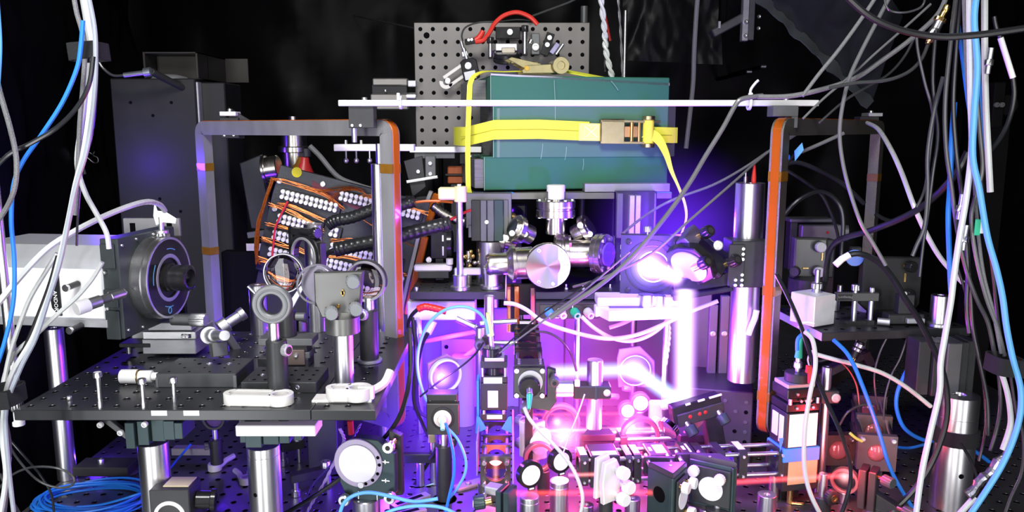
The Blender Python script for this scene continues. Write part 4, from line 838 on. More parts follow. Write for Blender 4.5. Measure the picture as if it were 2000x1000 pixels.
def flange(t, c, ax, r, h, nb, mat=CHAMB, bolt=True, br=4):
    MB().lathe(c, ax, [(r * .55, 0), (r - 1, 0), (r, 1), (r, h * .42), (r - 1.5, h * .45), (r - 1.5, h * .55), (r, h * .58), (r, h - 1), (r - 1, h), (r * .55, h)], 44).out('flange', mat, t)
    ax = Vector(ax).normalized(); u = ax.orthogonal().normalized(); w = ax.cross(u)
    if bolt:
        for k in range(nb):
            q = 2 * math.pi * k / nb + .3; p = Vector(c) + (u * math.cos(q) + w * math.sin(q)) * (r * .84); MB().cyl(p - ax * 3, p + ax * (h + 3), br, n=6).out('bolt', STEEL, t)
SPUN = M('spun_steel_face', (.32, .32, .35), .36, 1, .1, 30); nt = SPUN.node_tree; tn = nt.nodes.new('ShaderNodeTangent'); tn.direction_type = 'RADIAL'; tn.axis = 'Y'; pb = nt.nodes['Principled BSDF']; pb.inputs['Anisotropic'].default_value = .85; nt.links.new(tn.outputs[0], pb.inputs['Tangent'])
t = T('vacuum_chamber', 'steel vacuum chamber with round blank flange and side tubes above the black plates', 'chamber', 1070, 520, 1.27)
MB().cyl((0, 14, 0), (0, 120, 0), 30, n=36).out('body_tube', CHAMB, t); flange(t, (0, 0, 0), (0, 1, 0), 45, 16, 8, bolt=False)
k = MB().lathe((0, 0, 0), (.10, -1, 0), [(44, -1), (43, 2), (0, 2)], 56).out('blank_face', SPUN, t)
for i in range(6):
    q = math.radians(52 + 60 * i + (8 if i % 2 else -6)); MB().screw((36 * math.cos(q) + .4, -2, 36 * math.sin(q)), (0, -1, 0), 4, 2.5).out('bolt', STEEL, t)
MB().lathe((-30, 30, 2), (-1, -.14, -.02), [(32, 0), (32, 34), (38, 36), (38, 42), (32, 44), (22, 52), (22, 86), (18, 92), (12, 92), (10, 88), (0, 88)], 36).out('left_arm', CHAMB, t); MB().box(-98, -84, 6, 10, -6, 12, .3).out('label', PAPER, t)
MB().lathe((18, 70, 14), (1, 0, 0), [(40, 0), (40, 10), (37, 12), (37, 16), (40, 18), (40, 26), (28, 28), (28, 84)], 36).out('right_arm', CHAMB, t)
for a in (50, 100, 130): q = math.radians(a); MB().cyl((16, 70 - 32 * math.cos(q), 14 + 32 * math.sin(q)), (50, 70 - 32 * math.cos(q), 14 + 32 * math.sin(q)), 6, n=6).out('bolt', CHAMB, t)
flange(t, (100, 50, 18), (.85, -.5, 0), 40, 22, 6, br=6); MB().cyl((120, 36, 18), (124, 33, 18), 24).out('window', LENSV, t)
MB().cyl((20, 100, 50), (20, 100, 140), 20, n=32).out('riser', CHAMB, t); flange(t, (20, 100, 86), (0, 0, 1), 40, 34, 6, br=4.5); text('serial_number', '00-20619788', 5, WHITE, t, (36, 62, 108), (90, 0, 20))
MB().cyl((20, 98, 122), (20, 98, 152), 19, n=28).out('white_sleeve', WHITE, t)
for (x, y, z, ax, r, L) in ((-30, 110, 46, (-.7, -.4, .35), 20, 50), (60, 110, 46, (.7, -.3, .45), 20, 40), (-60, 130, 30, (-1, 0, .1), 18, 40)):
    MB().cyl((x, y, z), Vector((x, y, z)) + Vector(ax).normalized() * L, r, n=24).ring(Vector((x, y, z)) + Vector(ax).normalized() * (L * .6), ax, r * 1.5, r * .9, 14).out('port', CHAMB, t)
for x, z in ((-48, 66), (-66, 54), (72, 70), (92, 52), (-78, 44), (-40, 52)): MB().cyl((x, 84, z), (x - 4, 70, z + 2), 6.5, n=10).out('port_bolt', CHAMB, t)
t = T('camera_lens', 'small black camera with an amber lens behind the finned support', 'camera', 1003, 428, 1.45)
MB().box(-22, 26, 0, 30, -28, 30, 4).out('body', BLACK, t); MB().lathe((-2, 0, 4), (0, -1, 0), [(24, 0), (24, 8), (20, 10), (16, 6), (9, 2)], 32).out('lens_barrel', BLACKG, t); MB().lathe((-2, 0, 4), (0, -1, 0), [(9, 2), (5, 4), (0, 4)], 20).out('lens', BRASS, t); MB().box(-30, 30, -6, 20, -46, -28, 1).out('bracket', ALUD, t); MB().box(-14, 16, 4, 18, -130, -46, 1).out('foot', BLACK, t)
t = T('brass_fittings', 'cluster of brass and copper fittings left of the thick support post', 'fittings', 915, 510, 1.36)
for x, y, z, r in ((0, 0, 0, 6), (-8, 2, 8, 5), (8, -2, 10, 5), (2, 0, -10, 5), (-12, 0, -6, 5), (12, 2, -4, 5), (4, 4, 18, 5)): MB().sph((x, y, z), r).out('nut', BRASS if x % 3 else CHAMB, t)
MB().cyl((0, 6, -60), (0, 6, 20), 6).out('stem', CHAMB, t)
t = T('bellows_hose', 'tan corrugated metal hose behind the cream clamp', 'hose', 870, 420, 1.42)
P = smooth_path([(-26, 0, 20), (-6, 0, 4), (16, 0, -8), (40, 0, -14)], 8); MB().tube(P, [8 + (2 if i % 2 else 0) for i in range(len(P))], 14).out('bellows', CHAMB, t, ang=80)
t = T('filter_holder', 'black filter holder with white lettering beside the lower hose', 'holder', 858, 505, 1.36)
MB().box(-16, 16, 0, 20, 0, 52, 1).out('body', BLACKG, t); MB().lathe((16, 10, 28), (1, 0, 0), [(0, 0), (28, 0), (28, 8), (24, 10), (0, 10)], 32).out('disc', BLACKG, t); text('lettering', 'FILTER', 9, WHITE, t, (8, -.6, 18), (90, 90, 0)) if False else None; MB().box(6, 9, -.8, -.1, 6, 24, 0).box(6, 9, -.8, -.1, 34, 46, 0).out('print', PAPER, t); scr(t, STEEL, [(-20, 2, -2)], r=6)
MB().box(-8, 8, 4, 16, -44, 0, 1).out('stem', BLACK, t)
t = T('low_fork', 'pale slotted fork lying on the left black plate under the filter holder', 'clamp', 846, 525, 1.34); MB().box(-38, 36, 0, 26, -6, 8, 3).out('fork', STONE, t); MB().cyl((32, 4, 8), (32, 4, 20), 7).out('screw', STONE, t); MB().box(-30, 30, 4, 22, -20, -6, 1).out('spacer', BLACK, t)
# amber wound coils behind
for lab, px, py, d, ry, w, h in (('slanted amber wound coil edge behind the cream clamp', 832, 440, 1.47, 22, 9, 130), ('dark red slanted coil frame beside the lower hose', 812, 540, 1.40, 14, 7, 160)):
    t = T('coil_edge', lab, 'coil', px, py, d, ry=ry); MB().box(-w, w, 0, 16, -h / 2, h / 2, 2).out('winding', KAPTON, t); MB().box(-w - 10, -w - 2, 2, 20, -h / 2, h / 2, 1).out('frame', FLM, t); MB().box(-w - 6, w, 4, 14, -h / 2 - 200, -h / 2, 1).out('leg', BLACK, t)
t = T('wound_spool', 'stack of brown-red windings under the upright breadboard', 'coil', 888, 345, 1.55); MB().box(-14, 16, 0, 20, 4, 20, 2).box(-14, 16, 0, 20, -14, 2, 2).out('winding', M('brown_red_winding', (.3, .07, .02), .4, .2, .4, 400, (1, 1, .05)), t); MB().box(-18, 20, -4, 24, 2, 5, .5).out('flange_plate', BLACK, t); MB().box(-8, 8, 4, 16, -150, -14, 1).out('stem', BLACK, t)
cable('orange_lead', 'orange lead running from the spiral hose to the cream clamp', M('orange_wire', (.75, .16, .03), .4), [(806, 396), (830, 393), (860, 393), (884, 395)], 1.32, 2.6)
cable('red_lead', 'red lead rising behind the slim clamped rod', RED, [(872, 432), (890, 424), (905, 416), (920, 410)], 1.34, 2.8)
# black base plates
t = TW('chamber_plate', 'left black base plate carrying posts beside the vacuum chamber', 'plate', (W(800, 570, 1.28).x, 1.28, .265 - .0127)); w = W(986, 570, 1.28).x - W(800, 570, 1.28).x
MB().box(0, w, 0, .22, 0, .0127, .0008).out('plate', BLACK, t)
mb = MB()
for i in range(7):
    for j in range(8): mb.lathe((.012 + i * .022, .012 + j * .025, .0124), (0, 0, 1), [(.002, 0), (.002, .0005), (0, .0005)], 8)
mb.out('threaded_holes', HOLE, t, kind='stuff'); MB().screw((.01, .012, .0127), (0, 0, 1), .0035, .006).out('screw', STEEL, t)
for x in (.012, w - .02): MB().cyl((x, .2, -.2523), (x, .2, 0), .008).out('leg', STEEL, t)
t = TW('chamber_plate', 'right black base plate under the round blank flange', 'plate', (W(1046, 570, 1.28).x, 1.28, .265 - .0127)); w = W(1300, 570, 1.28).x - W(1046, 570, 1.28).x
MB().box(0, w, 0, .22, 0, .0127, .0008).out('plate', BLACK, t)
for px in (1106, 1139, 1192): s = MB().cyl((W(px, 560, 1.3).x - t.location.x, .02, .0127), (W(px, 560, 1.3).x - t.location.x, .02, .022), .0016, n=8).out('stud', STEEL, t); MB().cyl((W(px, 560, 1.3).x - t.location.x, .02, .0127), (W(px, 560, 1.3).x - t.location.x, .02, .0165), .0038, n=6).out('nut', STEEL, s)
for x in (.03, w - .02): MB().cyl((x, .2, -.2523), (x, .2, 0), .008).out('leg', STEEL, t)
t = T('coil_edge', 'glowing red-amber coil edge seen between the two black base plates', 'coil', 1012, 620, 1.36); MB().box(-22, -14, 0, 20, -30, 62, 1).box(-8, 2, 0, 20, -30, 62, 1).out('winding', KAPTON, t); MB().box(-14, -8, -2, 20, -30, 62, 1).out('divider', BLACKM, t); MB().box(24, 34, -6, 20, -20, 60, 1).out('side_strip', M('pinkish_strip', (.6, .3, .25), .4, .5), t); MB().box(-22, 34, 20, 30, 0, 62, 1).out('backing', BLACK, t); MB().cyl((6, 24, -300), (6, 24, 0), 5).out('stem', STEEL, t)
# jack box
t = T('jack_box', 'black box with blue, white, green and grey banana jacks under the right plate', 'box', 1112, 622, 1.265)
MB().box(-66, 58, 0, 70, 0, 32, 1).box(50, 100, 6, 70, 0, 34, 1).out('case', BLACK, t); MB().box(-58, 50, -1.5, 0, 0, 28, .5).out('face_plate', BLACKG, t)
for x, m in ((-38, BLUP), (-15, M('pink_white_plastic', (.7, .6, .68), .4)), (12, GRNP), (38, M('light_grey_plastic', (.5, .5, .52), .4))):
    k = MB().lathe((x - 3, -1, 14), (.3, -1, -.25), [(0, 0), (9, 0), (9, 10), (7, 14), (7, 20), (3.5, 20), (3.2, 12), (0, 12)], 20).out('jack', m, t)
MB().cyl((6, -2, 4), (6, -2, 26), 1).out('divider_line', PAPER, t); MB().lathe((60, -1, 8), (0, -1, 0), [(4, 0), (4, .4), (0, .4)], 10).out('hole', HOLE, t)
text('print', '', 3, PAPER, t, (0, 0, 0), (90, 0, 0)) if False else None; MB().box(-40, -20, -2.2, -1.5, 1, 2.6, 0).box(12, 32, -2.2, -1.5, 1, 2.6, 0).out('print', PAPER, t)
MB().cyl((20, 40, -330), (20, 40, 0), 7).out('pedestal', STEEL, t)
# white instrument under the left plate
t = T('white_module', 'white module box with plugs under the left black plate', 'module', 862, 626, 1.30)
MB().box(-66, 66, 0, 70, 0, 38, 2).out('case', WHITE, t); MB().cyl((-50, 40, -330), (-50, 40, 0), 7).out('pedestal', STEEL, t)
MB().cyl((30, -8, 6), (66, -12, -10), 6).cyl((66, -12, -10), (72, -12, -13), 7).out('metal_plug', ALU, t); MB().cyl((-14, -6, 0), (-26, -8, -24), 7).out('white_plug', WHITE, t); MB().cyl((-46, -6, 8), (-40, -8, -24), 4).out('thin_plug', WHITE, t)
P = path([(816, 604), (830, 599), (848, 602), (872, 608)], 1.27, 8); solo(MB().tube(P, [6.5 * MPP(600, 1.27) * (1 + .06 * (i % 3)) for i in range(len(P))], 12), 'heatshrink_cable', RED, 'red heat-shrink sleeve lying across the white module', 'cable')
cable('black_lead', 'black lead dropping from the red sleeve behind the left coil', BKC, [(816, 604), (803, 618), (798, 640), (812, 660), (816, 720), (810, 800)], 1.27, 4)
cable('black_lead', 'black lead dropping from the white plug of the module', BKC, [(836, 650), (822, 680), (814, 740), (818, 800), (838, 815)], 1.26, 4)

# ------------------------------------------------------------------ pale back panels that take the violet light
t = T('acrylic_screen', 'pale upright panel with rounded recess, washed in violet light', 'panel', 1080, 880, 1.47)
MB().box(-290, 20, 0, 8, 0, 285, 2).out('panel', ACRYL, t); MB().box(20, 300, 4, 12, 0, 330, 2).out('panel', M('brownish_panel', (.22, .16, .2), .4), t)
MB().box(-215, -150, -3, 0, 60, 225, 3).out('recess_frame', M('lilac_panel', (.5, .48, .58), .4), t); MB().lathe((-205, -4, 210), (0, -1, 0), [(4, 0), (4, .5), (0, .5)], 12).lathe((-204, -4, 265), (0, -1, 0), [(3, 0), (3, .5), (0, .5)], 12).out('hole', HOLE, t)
for a, b, dd, lab in (((800, 672), (940, 645), 1.4, 'upper slanting lilac tube in front of the violet panel'), ((888, 712), (938, 675), 1.38, 'lower slanting lilac tube in front of the violet panel')):
    solo(MB().cyl(W(*a, dd), W(*b, dd), 5 * MPP(600, dd)), 'slanting_tube', M('lilac_tube', (.6, .45, .65), .4), lab, 'tube')
t = T('panel_cylinder', 'upright violet-lit cylinder standing behind the glowing lens', 'cylinder', 905, 800, 1.38); MB().cyl((0, 0, -60), (0, 0, 110), 22, n=32).out('cylinder', ACRYL, t)
# ------------------------------------------------------------------ glowing lens and square fibre mount
t = T('glowing_lens', 'round lens glowing violet-white above the square fibre mount', 'lens', 870, 768, 1.17, rz=28)
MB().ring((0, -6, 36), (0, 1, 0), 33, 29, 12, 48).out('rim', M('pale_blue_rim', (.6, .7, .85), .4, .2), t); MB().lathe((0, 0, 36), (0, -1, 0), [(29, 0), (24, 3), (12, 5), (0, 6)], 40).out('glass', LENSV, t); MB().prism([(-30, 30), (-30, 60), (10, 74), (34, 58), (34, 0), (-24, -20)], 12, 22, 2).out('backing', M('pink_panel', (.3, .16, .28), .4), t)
MB().cyl((0, 10, -150), (0, 10, 4), 9).out('post', STEEL, t)
t = T('fibre_mount', 'square black mount with a cream fibre collimator disc on a post holder', 'mount', 868, 985, 1.08)
MB().cyl((0, 0, 0), (0, 0, 122), 15.5, n=28).out('post_holder', BLACK, t); MB().cyl((0, 0, 120), (0, 0, 148), 8).out('post', STEEL, t); MB().knurl((14, 4, 128), (1, -.2, 0), 9, 10).out('thumb_screw', BLACKG, t)
MB().prism([(-31, 146), (31, 146), (31, 208), (-31, 208)], -10, 10, 1.5).out('plate', M('brown_black_plate', (.05, .047, .045), .42, .4), t); MB().prism([(-30, 212), (28, 212), (28, 226), (-30, 226)], -6, 26, 1.5).out('top_yoke', BLACK, t); MB().box(-28, 28, -2, 20, 207, 213, .5).out('neck', BLACK, t); scr(t, STEEL, [(-24, -2, 213), (24, -2, 213)], (0, 0, 1), 4, 3)
k = MB().lathe((0, -10, 180), (0, -1, 0), [(22, 0), (22, 2), (20, 3), (0, 1)], 36).out('bezel', BLACKM, t); MB().lathe((0, -11, 180), (0, -1, 0), [(17, 0), (17, 3), (10, 5), (8, 10), (0, 10)], 32).out('collimator_disc', M('cream_metal', (.75, .7, .6), .4, .3), k)
MB().cyl((0, -20, 178), (2, -34, 166), 4.4).out('green_boot', M('mint_boot', (.35, .8, .6), .45), t)
MB().ring((0, 0, -4), (0, 0, 1), 24, 15, 8).out('base_ring', STONE, t)
t = vpost('steel_post', 'short steel post with brass screw left of the square fibre mount', 848, 838, 905, 1.13, 8.5, z0=0.); MB().box(-10, 4, -10, 0, 88, 106, 1).out('clip', GOLD, t)
t = T('low_bracket', 'grey slotted bracket on the table right of the fibre post', 'bracket', 915, 962, 1.12, rz=35); MB().box(-30, 34, -10, 14, 0, 18, 2).out('bracket', M('lilac_grey_bracket', (.35, .32, .4), .4, .4), t); scr(t, STEEL, [(0, 0, 18)], (0, 0, 1), 6, 3)
t = T('foil_scrap', 'scrap of pale green foil on the table right of the mirror mount', 'scrap', 822, 965, 1.12); MB().strip([(-18, 0, 0), (-6, -4, 8), (8, 2, 10), (26, 0, 22)], [(2, 0, 12), (0, 4, 14), (2, 2, 10), (0, 0, 3)], .8).out('foil', M('mint_foil', (.4, .8, .6), .3, .3), t)
for lab, px, py, rz in (('black slotted plate on the table beside the foil scrap', 800, 985, 40), ('second black slotted plate nearer the bottom edge', 790, 1010, 30)):
    t = T('slotted_plate', lab, 'plate', px, py, DZ(py, 0), rz=rz); MB().box(-40, 44, -10, 10, 0, 10, 1).out('plate', M('lilac_plate', (.4, .3, .42), .4, .4), t); MB().box(-30, 30, -5, 5, 10, 10.4, 0).out('slot', HOLE, t)

# ------------------------------------------------------------------ cage stack with fibre from the top
def cage_plate(t, c, s, th, mat=BLACKG, bore=None, ax='y'):
    x, y, z = c; h = s / 2
    if bore: # square ring plate
        n = 32; vs = []; fs = []
        for yy in (y, y + th):
            for k in range(n):
                q = 2 * math.pi * k / n; cx, sz = math.cos(q), math.sin(q); m = h / max(abs(cx), abs(sz)); vs += [(x + cx * bore, yy, z + sz * bore), (x + cx * m, yy, z + sz * m)]
        for k in range(n):
            l = (k + 1) % n; a, b, c2, d2 = 2 * k, 2 * k + 1, 2 * l + 1, 2 * l; o = 2 * n
            fs += [(a, b, c2, d2), (a + o, d2 + o, c2 + o, b + o), (b, b + o, c2 + o, c2), (a, d2, d2 + o, a + o)]
        mb = MB().add(vs, fs)
    else: mb = MB().box(x - h, x + h, y, y + th, z - h, z + h, 1)
    return mb.out('cage_plate', mat, t)
def rods(t, x, z, s, y0, y1, r=3.2, name='cage_rod'):
    for a in (-1, 1):
        for b in (-1, 1): MB().cyl((x + a * s / 2, y0, z + b * s / 2), (x + a * s / 2, y1, z + b * s / 2), r).out(name, STEEL, t)
t = T('fibre_coupler', 'upright black fibre coupler stack with white labels and a lime fibre boot', 'coupler', 965, 822, 1.14)
MB().box(-26, 24, 0, 46, 0, 14, 1).out('foot_plate', BLACK, t); MB().box(-14, 16, -1, 0, 4, 12, .2).out('white_label', PAPER, t)
for x in (-20, 18): MB().cyl((x, 4, 12), (x, 4, 28), 4).cyl((x, 40, 12), (x, 40, 28), 4).out('rod', STEEL, t) if False else MB().cyl((x, 4, 12), (x, 4, 24), 4).out('rod', STEEL, t)
MB().box(-26, 26, -2, 48, 22, 76, 1.2).out('cube', BLACK, t); MB().box(-12, 8, -3, -2, 28, 62, .3).out('white_label', PAPER, t)
MB().box(-25, 25, 0, 46, 77, 90, 1).out('plate', BLACK, t); MB().box(-20, 16, -1, 0, 76, 88, .2).out('white_label', PAPER, t)
for x in (-22, 22): MB().cyl((x, 0, 90), (x, 0, 108), 3.4).out('rod', STEEL, t)
MB().cyl((0, 22, 90), (0, 22, 106), 20, n=28).out('lens_cell', BLACKG, t); MB().box(-26, 26, 0, 46, 106, 120, 1).out('top_plate', BLACK, t); MB().box(-18, 20, -2, 40, 120, 127, 1).out('bright_cap', ALUD, t); MB().cyl((-4, 18, 126), (-4, 18, 144), 19, n=32).out('adapter', BLACKG, t)
MB().cyl((-4, 16, 144), (-6, 14, 168), 5).out('ferrule', ALU, t); MB().cyl((-6, 14, 168), (-12, 10, 214), 7, 3.4).out('lime_boot', LIME, t)
for s in (-1, 1): MB().prism([(s * 28, 10), (s * 34, 12), (s * 36, -24), (s * 14, -14)], -6, -5, .2).out('blue_tape', TAPEB, t)
MB().box(-34, -29, 2, 46, 0, 80, .5).out('blue_edge', TAPEB, t)
cable('fibre_patch', 'pale blue fibre arching from the lime boot down to the square fibre mount', CYAN, [(953, 652), (948, 628), (934, 610), (905, 599), (868, 606), (836, 634), (818, 680), (817, 730), (832, 780), (855, 815)], 1.12, 3.2, 'fibre')
t = T('rod_clamp', 'steel rods and thumb screw clamp behind the fibre coupler', 'clamp', 938, 700, 1.22)
MB().cyl((0, 0, -60), (0, 0, 62), 9).out('upright_rod', STEEL, t); k = MB().knurl((0, -8, 32), (0, -1, 0), 11, 14, 18).out('thumb_screw', GREYA, t); MB().screw((0, -22, 32), (0, -1, 0), 5, 2).out('hex_socket', BLACKM, k); MB().box(-10, 22, -8, 10, 22, 46, 1).out('jaw', BLACK, t)
MB().cyl((0, 4, 70), (72, 4, 74), 5).out('cross_rod', STEEL, t); MB().cyl((20, 4, 30), (72, 4, 30), 5).out('cross_rod', STEEL, t); MB().cyl((18, 6, -20), (18, 6, 124), 10).out('upright_rod', STEEL, t)
# horizontal cage pointing at the viewer, with green-booted fibre
t = T('cage_system', 'black cage system pointing at the viewer with a green fibre boot', 'cage', 1034, 748, 1.09)
s = 56; sp = 400
cage_plate(t, (0, 0, 0), 62, 12, BLACKG); MB().lathe((2, 0, 2), (0, -1, 0), [(24, 0), (24, 3), (0, 3)], 32).out('silver_ring', ALUD, t); MB().lathe((0, -3, -4), (0, -1, -.1), [(21, 0), (21, 10), (19, 14), (0, 14)], 32).out('adapter', BLACKG, t)
MB().cyl((0, -16, -8), (0, -30, -14), 6).out('ferrule', ALU, t); MB().cyl((0, -30, -14), (-2, -48, -36), 6.5, 3.6).out('green_boot', GRNP, t)
scr(t, STEEL, [(a * 25, 0, b * 25) for a in (-1, 1) for b in (-1, 1)], r=5, h=4)
MB().box(-30, 30, 14, 60, -30, 32, 1.2).out('cube', BLACK, t); scr(t, STEEL, [(-20, 22 + j * 14, 32) for j in range(3)] + [(22, 22 + j * 14, 32) for j in range(3)], (0, 0, 1), 3, 2)
rods(t, 0, 4, 46, 60, sp)
for y in (110, 130, 170, 230, 250, 290, 340, 380): cage_plate(t, (0, y, 4), 58, 12, BLACKG, 19)
for y in (180, 300): MB().lathe((0, y, 4), (0, 1, 0), [(18, 0), (18, 40), (15, 40), (15, 0)], 28).out('lens_cell', BLACKG, t)
MB().box(-16, 16, 338, 356, 34, 37, .3).out('white_label', PAPER, t)
MB().prism([(34, 30), (52, 24), (54, -40), (40, -60), (-14, -52), (-14, -32), (34, -30)], 6, 20, 1.5).out('adjuster_plate', BLACKG, t)
for x, z in ((48, 8), (-8, -46)):
    k = MB().cyl((x, 6, z + 6), (x, -4, z), 6).out('adjuster', STEEL, t); MB().knurl((x, -4, z), (0, -1, -.2), 10, 14, 18).out('knob', GREYA, k); MB().cyl((x, -19, z - 3), (x, -18, z - 3), 4).out('hex_socket', BLACKM, k)
MB().box(-8, 8, 20, 36, -180, -30, 1).out('stand', BLACK, t); MB().box(-8, 8, 330, 346, -270, -26, 1).out('stand', BLACK, t)
# low cage pointing at the viewer, red light inside
t = T('cage_system', 'low cage with grey plates and red light inside, below the fibre coupler', 'cage', 968, 920, 1.07)
PLG = M('worn_grey_plate', (.1, .09, .09), .42, .6, .2, 60)
cage_plate(t, (0, 0, 0), 60, 12, PLG, 22); MB().box(-30, 30, 0, 12, -72, -30, 1).out('lower_plate', PLG, t); MB().lathe((0, 2, 0), (0, 1, 0), [(22, 0), (20, 4), (12, 6), (0, 7)], 28).out('lens', GLASS, t)
cage_plate(t, (0, 60, 0), 58, 10, PLG, 20); cage_plate(t, (0, 110, 0), 58, 10, PLG, 20); cage_plate(t, (0, 180, 4), 56, 10, PLG, 20)
rods(t, 0, 0, 44, -16, 190, 4.4)
for a in (-1, 1): MB().cyl((a * 22, -14, -44), (a * 22, 2, -44), 4.6).out('rod_end', STEEL, t)
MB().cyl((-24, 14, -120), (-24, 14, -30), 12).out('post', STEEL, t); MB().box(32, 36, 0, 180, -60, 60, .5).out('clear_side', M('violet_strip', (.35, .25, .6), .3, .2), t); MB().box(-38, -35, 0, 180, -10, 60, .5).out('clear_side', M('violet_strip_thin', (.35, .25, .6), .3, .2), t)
t = T('kinematic_mount', 'small polished kinematic mount with grey knob in front of the low cage', 'mount', 968, 1010, .99, rz=-25)
MB().box(10, 22, -20, 20, -30, 66, 1.5).box(26, 36, -20, 20, -30, 64, 1.5).out('plates', TEAL, t) if False else None
for x0 in (10, 26): MB().box(x0, x0 + 11, -22, 20, -40, 66, 1.5).out('plate', TEAL, t)
MB().box(-22, 12, -6, 20, 46, 62, 2).out('arm', ALUD, t); MB().box(-40, 10, -16, 20, -4, 10, 2).out('lower_arm', ALUD, t); k = MB().cyl((-2, -12, 40), (-18, -20, 36), 8).out('adjuster', BRASS, t); MB().knurl((-14, -18, 38), (-.8, -.5, -.1), 14, 22, 16).out('knob', TEAL, k); MB().cyl((-34, -30, 34), (-33, -29.5, 34), 7).out('hex_socket', PAPER, k); MB().cyl((-34, -14, 4), (-44, -18, 2), 6).out('lower_knob', BRASS, t)
# small white-faced lenses on posts, rings
for lab, px, py, d, yp, r, rz in (('small round mirror with white face on a steel post, nearer of the pair', 1034, 925, 1.0, 968, 20, 28), ('small round mirror with white face on a steel post, further and higher of the pair', 1093, 898, 1.04, 938, 18, 30)):
    t = T('disc_mirror', lab, 'mirror', px, py, d, rz=rz); hgt = (W(px, yp, d).z) / SC[t.name]; zo = (W(px, yp, d).z - W(px, py, d).z) / SC[t.name]
    MB().lathe((0, -8, 0), (0, 1, 0), [(r - 2, 0), (r + 7, 1), (r + 7, 14), (r + 5, 16), (0, 16)], 40).out('cell', BLACKG, t); MB().cyl((-1, -9.5, 0), (-1, -7, 0), r, n=40).out('white_face', DISC, t); MB().box(-8, 8, -9, -6, -r - 12, -r - 5, 1).out('neck', BLACKG, t); MB().box(-5, 5, -10, -8.8, -r - 9, -r - 6, .2).out('white_print', PAPER, t)
    MB().lathe((0, 0, zo - hgt), (0, 0, 1), [(0, 0), (19, 0), (19, hgt - 12), (18, hgt - 11), (19, hgt - 10), (19, hgt - 1), (18, hgt), (0, hgt)], 36).out('post', STEEL, t)
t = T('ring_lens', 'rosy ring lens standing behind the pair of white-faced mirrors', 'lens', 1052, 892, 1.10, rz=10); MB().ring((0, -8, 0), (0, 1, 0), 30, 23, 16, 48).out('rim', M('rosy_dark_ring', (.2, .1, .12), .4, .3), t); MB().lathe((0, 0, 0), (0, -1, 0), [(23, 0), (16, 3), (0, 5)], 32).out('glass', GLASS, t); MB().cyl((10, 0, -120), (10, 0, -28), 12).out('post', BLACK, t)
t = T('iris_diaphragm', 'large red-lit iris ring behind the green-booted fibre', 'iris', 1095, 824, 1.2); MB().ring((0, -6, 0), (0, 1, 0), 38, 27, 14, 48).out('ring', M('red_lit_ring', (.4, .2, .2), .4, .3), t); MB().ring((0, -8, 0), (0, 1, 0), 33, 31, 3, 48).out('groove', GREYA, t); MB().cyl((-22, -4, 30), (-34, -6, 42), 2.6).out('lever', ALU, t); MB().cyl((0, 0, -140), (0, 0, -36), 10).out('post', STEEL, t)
t = T('kinematic_mount', 'pale mirror mount with grey knobs left of the glaring red lens', 'mount', 1040, 850, 1.13, rz=-50)
MB().box(-18, -4, -20, 20, -44, 30, 2).out('plate', STONE, t); MB().box(2, 16, -20, 20, -44, 30, 2).out('plate', STONE, t)
for z in (20, -28): k = MB().cyl((-18, 0, z), (-28, 0, z), 6).out('adjuster', BRASS, t); MB().knurl((-28, 0, z), (-1, 0, 0), 11, 16, 16).out('knob', ALUD, k)
MB().lathe((18, 0, -4), (1, 0, 0), [(0, 0), (26, 0), (26, 8), (0, 8)], 36).out('mirror', M('pink_white_disc', (.8, .7, .78), .35), t); MB().cyl((0, 0, -130), (0, 0, -44), 12).out('post', STEEL, t)
# post with cross clamp above the front cage
t = T('clamped_post', 'bright short post with a black cross clamp, standing on the cage plate', 'post', 1160, 830, 1.11); h = 132
MB().cyl((0, 0, -6), (0, 0, h), 15.5, n=32).out('post', STEEL, t); MB().box(-42, 30, -18, 18, 58, 84, 2).out('clamp', BLACK, t); MB().screw((22, -18, 72), (0, -1, 0), 7, 3).out('screw', ALU, t); MB().box(-2, 3, -19.5, -18, 58, 84, .3).out('teal_line', TEAL, t)
MB().lathe((-42, 0, 74), (-1, 0, 0), [(0, 0), (16, 0), (16, 40), (13, 42), (10, 40), (0, 40)], 28).out('cross_barrel', ALU, t); MB().box(-40, -30, -20, -10, 84, 96, 1).out('white_tip', WHITE, t)
# ------------------------------------------------------------------ square lens mount, tilted mirror, pillar
t = T('lens_mount', 'large square black lens mount lit violet, laser light leaving its round opening', 'mount', 1272, 580, 1.20, rz=-8)
n = 48; vs = []; fs = []; hs = 61
for y in (0, 26):
    for k in range(n):
        q = 2 * math.pi * k / n; cx, sz = math.cos(q), math.sin(q); m = hs / max(abs(cx), abs(sz)); vs += [(cx * 30, y, 60 + sz * 30), (cx * m, y, 60 + sz * m)]
for k in range(n):
    l = (k + 1) % n; a, b, c2, d2, o = 2 * k, 2 * k + 1, 2 * l + 1, 2 * l, 2 * n; fs += [(a, b, c2, d2), (a + o, d2 + o, c2 + o, b + o), (b, b + o, c2 + o, c2), (a, d2, d2 + o, a + o)]
MB().add(vs, fs).out('plate', BLACK, t)
MB().ring((0, -2, 60), (0, 1, 0), 52, 50, 3, 56).out('groove_ring', BLACKG, t); MB().ring((0, -1.5, 60), (0, 1, 0), 42, 40, 3, 56).out('groove_ring', BLACKG, t); MB().ring((2, -2, 60), (0, 1, 0), 31, 28, 6, 48).out('bright_ring', ALU, t); MB().lathe((0, 6, 60), (0, -1, 0), [(30, 0), (22, 4), (0, 7)], 36).out('glass', LENSV, t)
scr(t, BLACKG, [(-46, 0, 108), (-46, 0, 12), (46, 0, 108)], r=6, h=2); MB().cyl((-10, 12, 120), (-10, 12, 126), 3).knurl((-10, 12, 126), (0, 0, 1), 8, 11, 16).out('thumb_screw', ALU, t)
for z, h in ((92, 8), (76, 5), (48, 4), (30, 10)): MB().box(-61.6, -61, 8, 12, z, z + h, 0).out('white_print', PAPER, t)
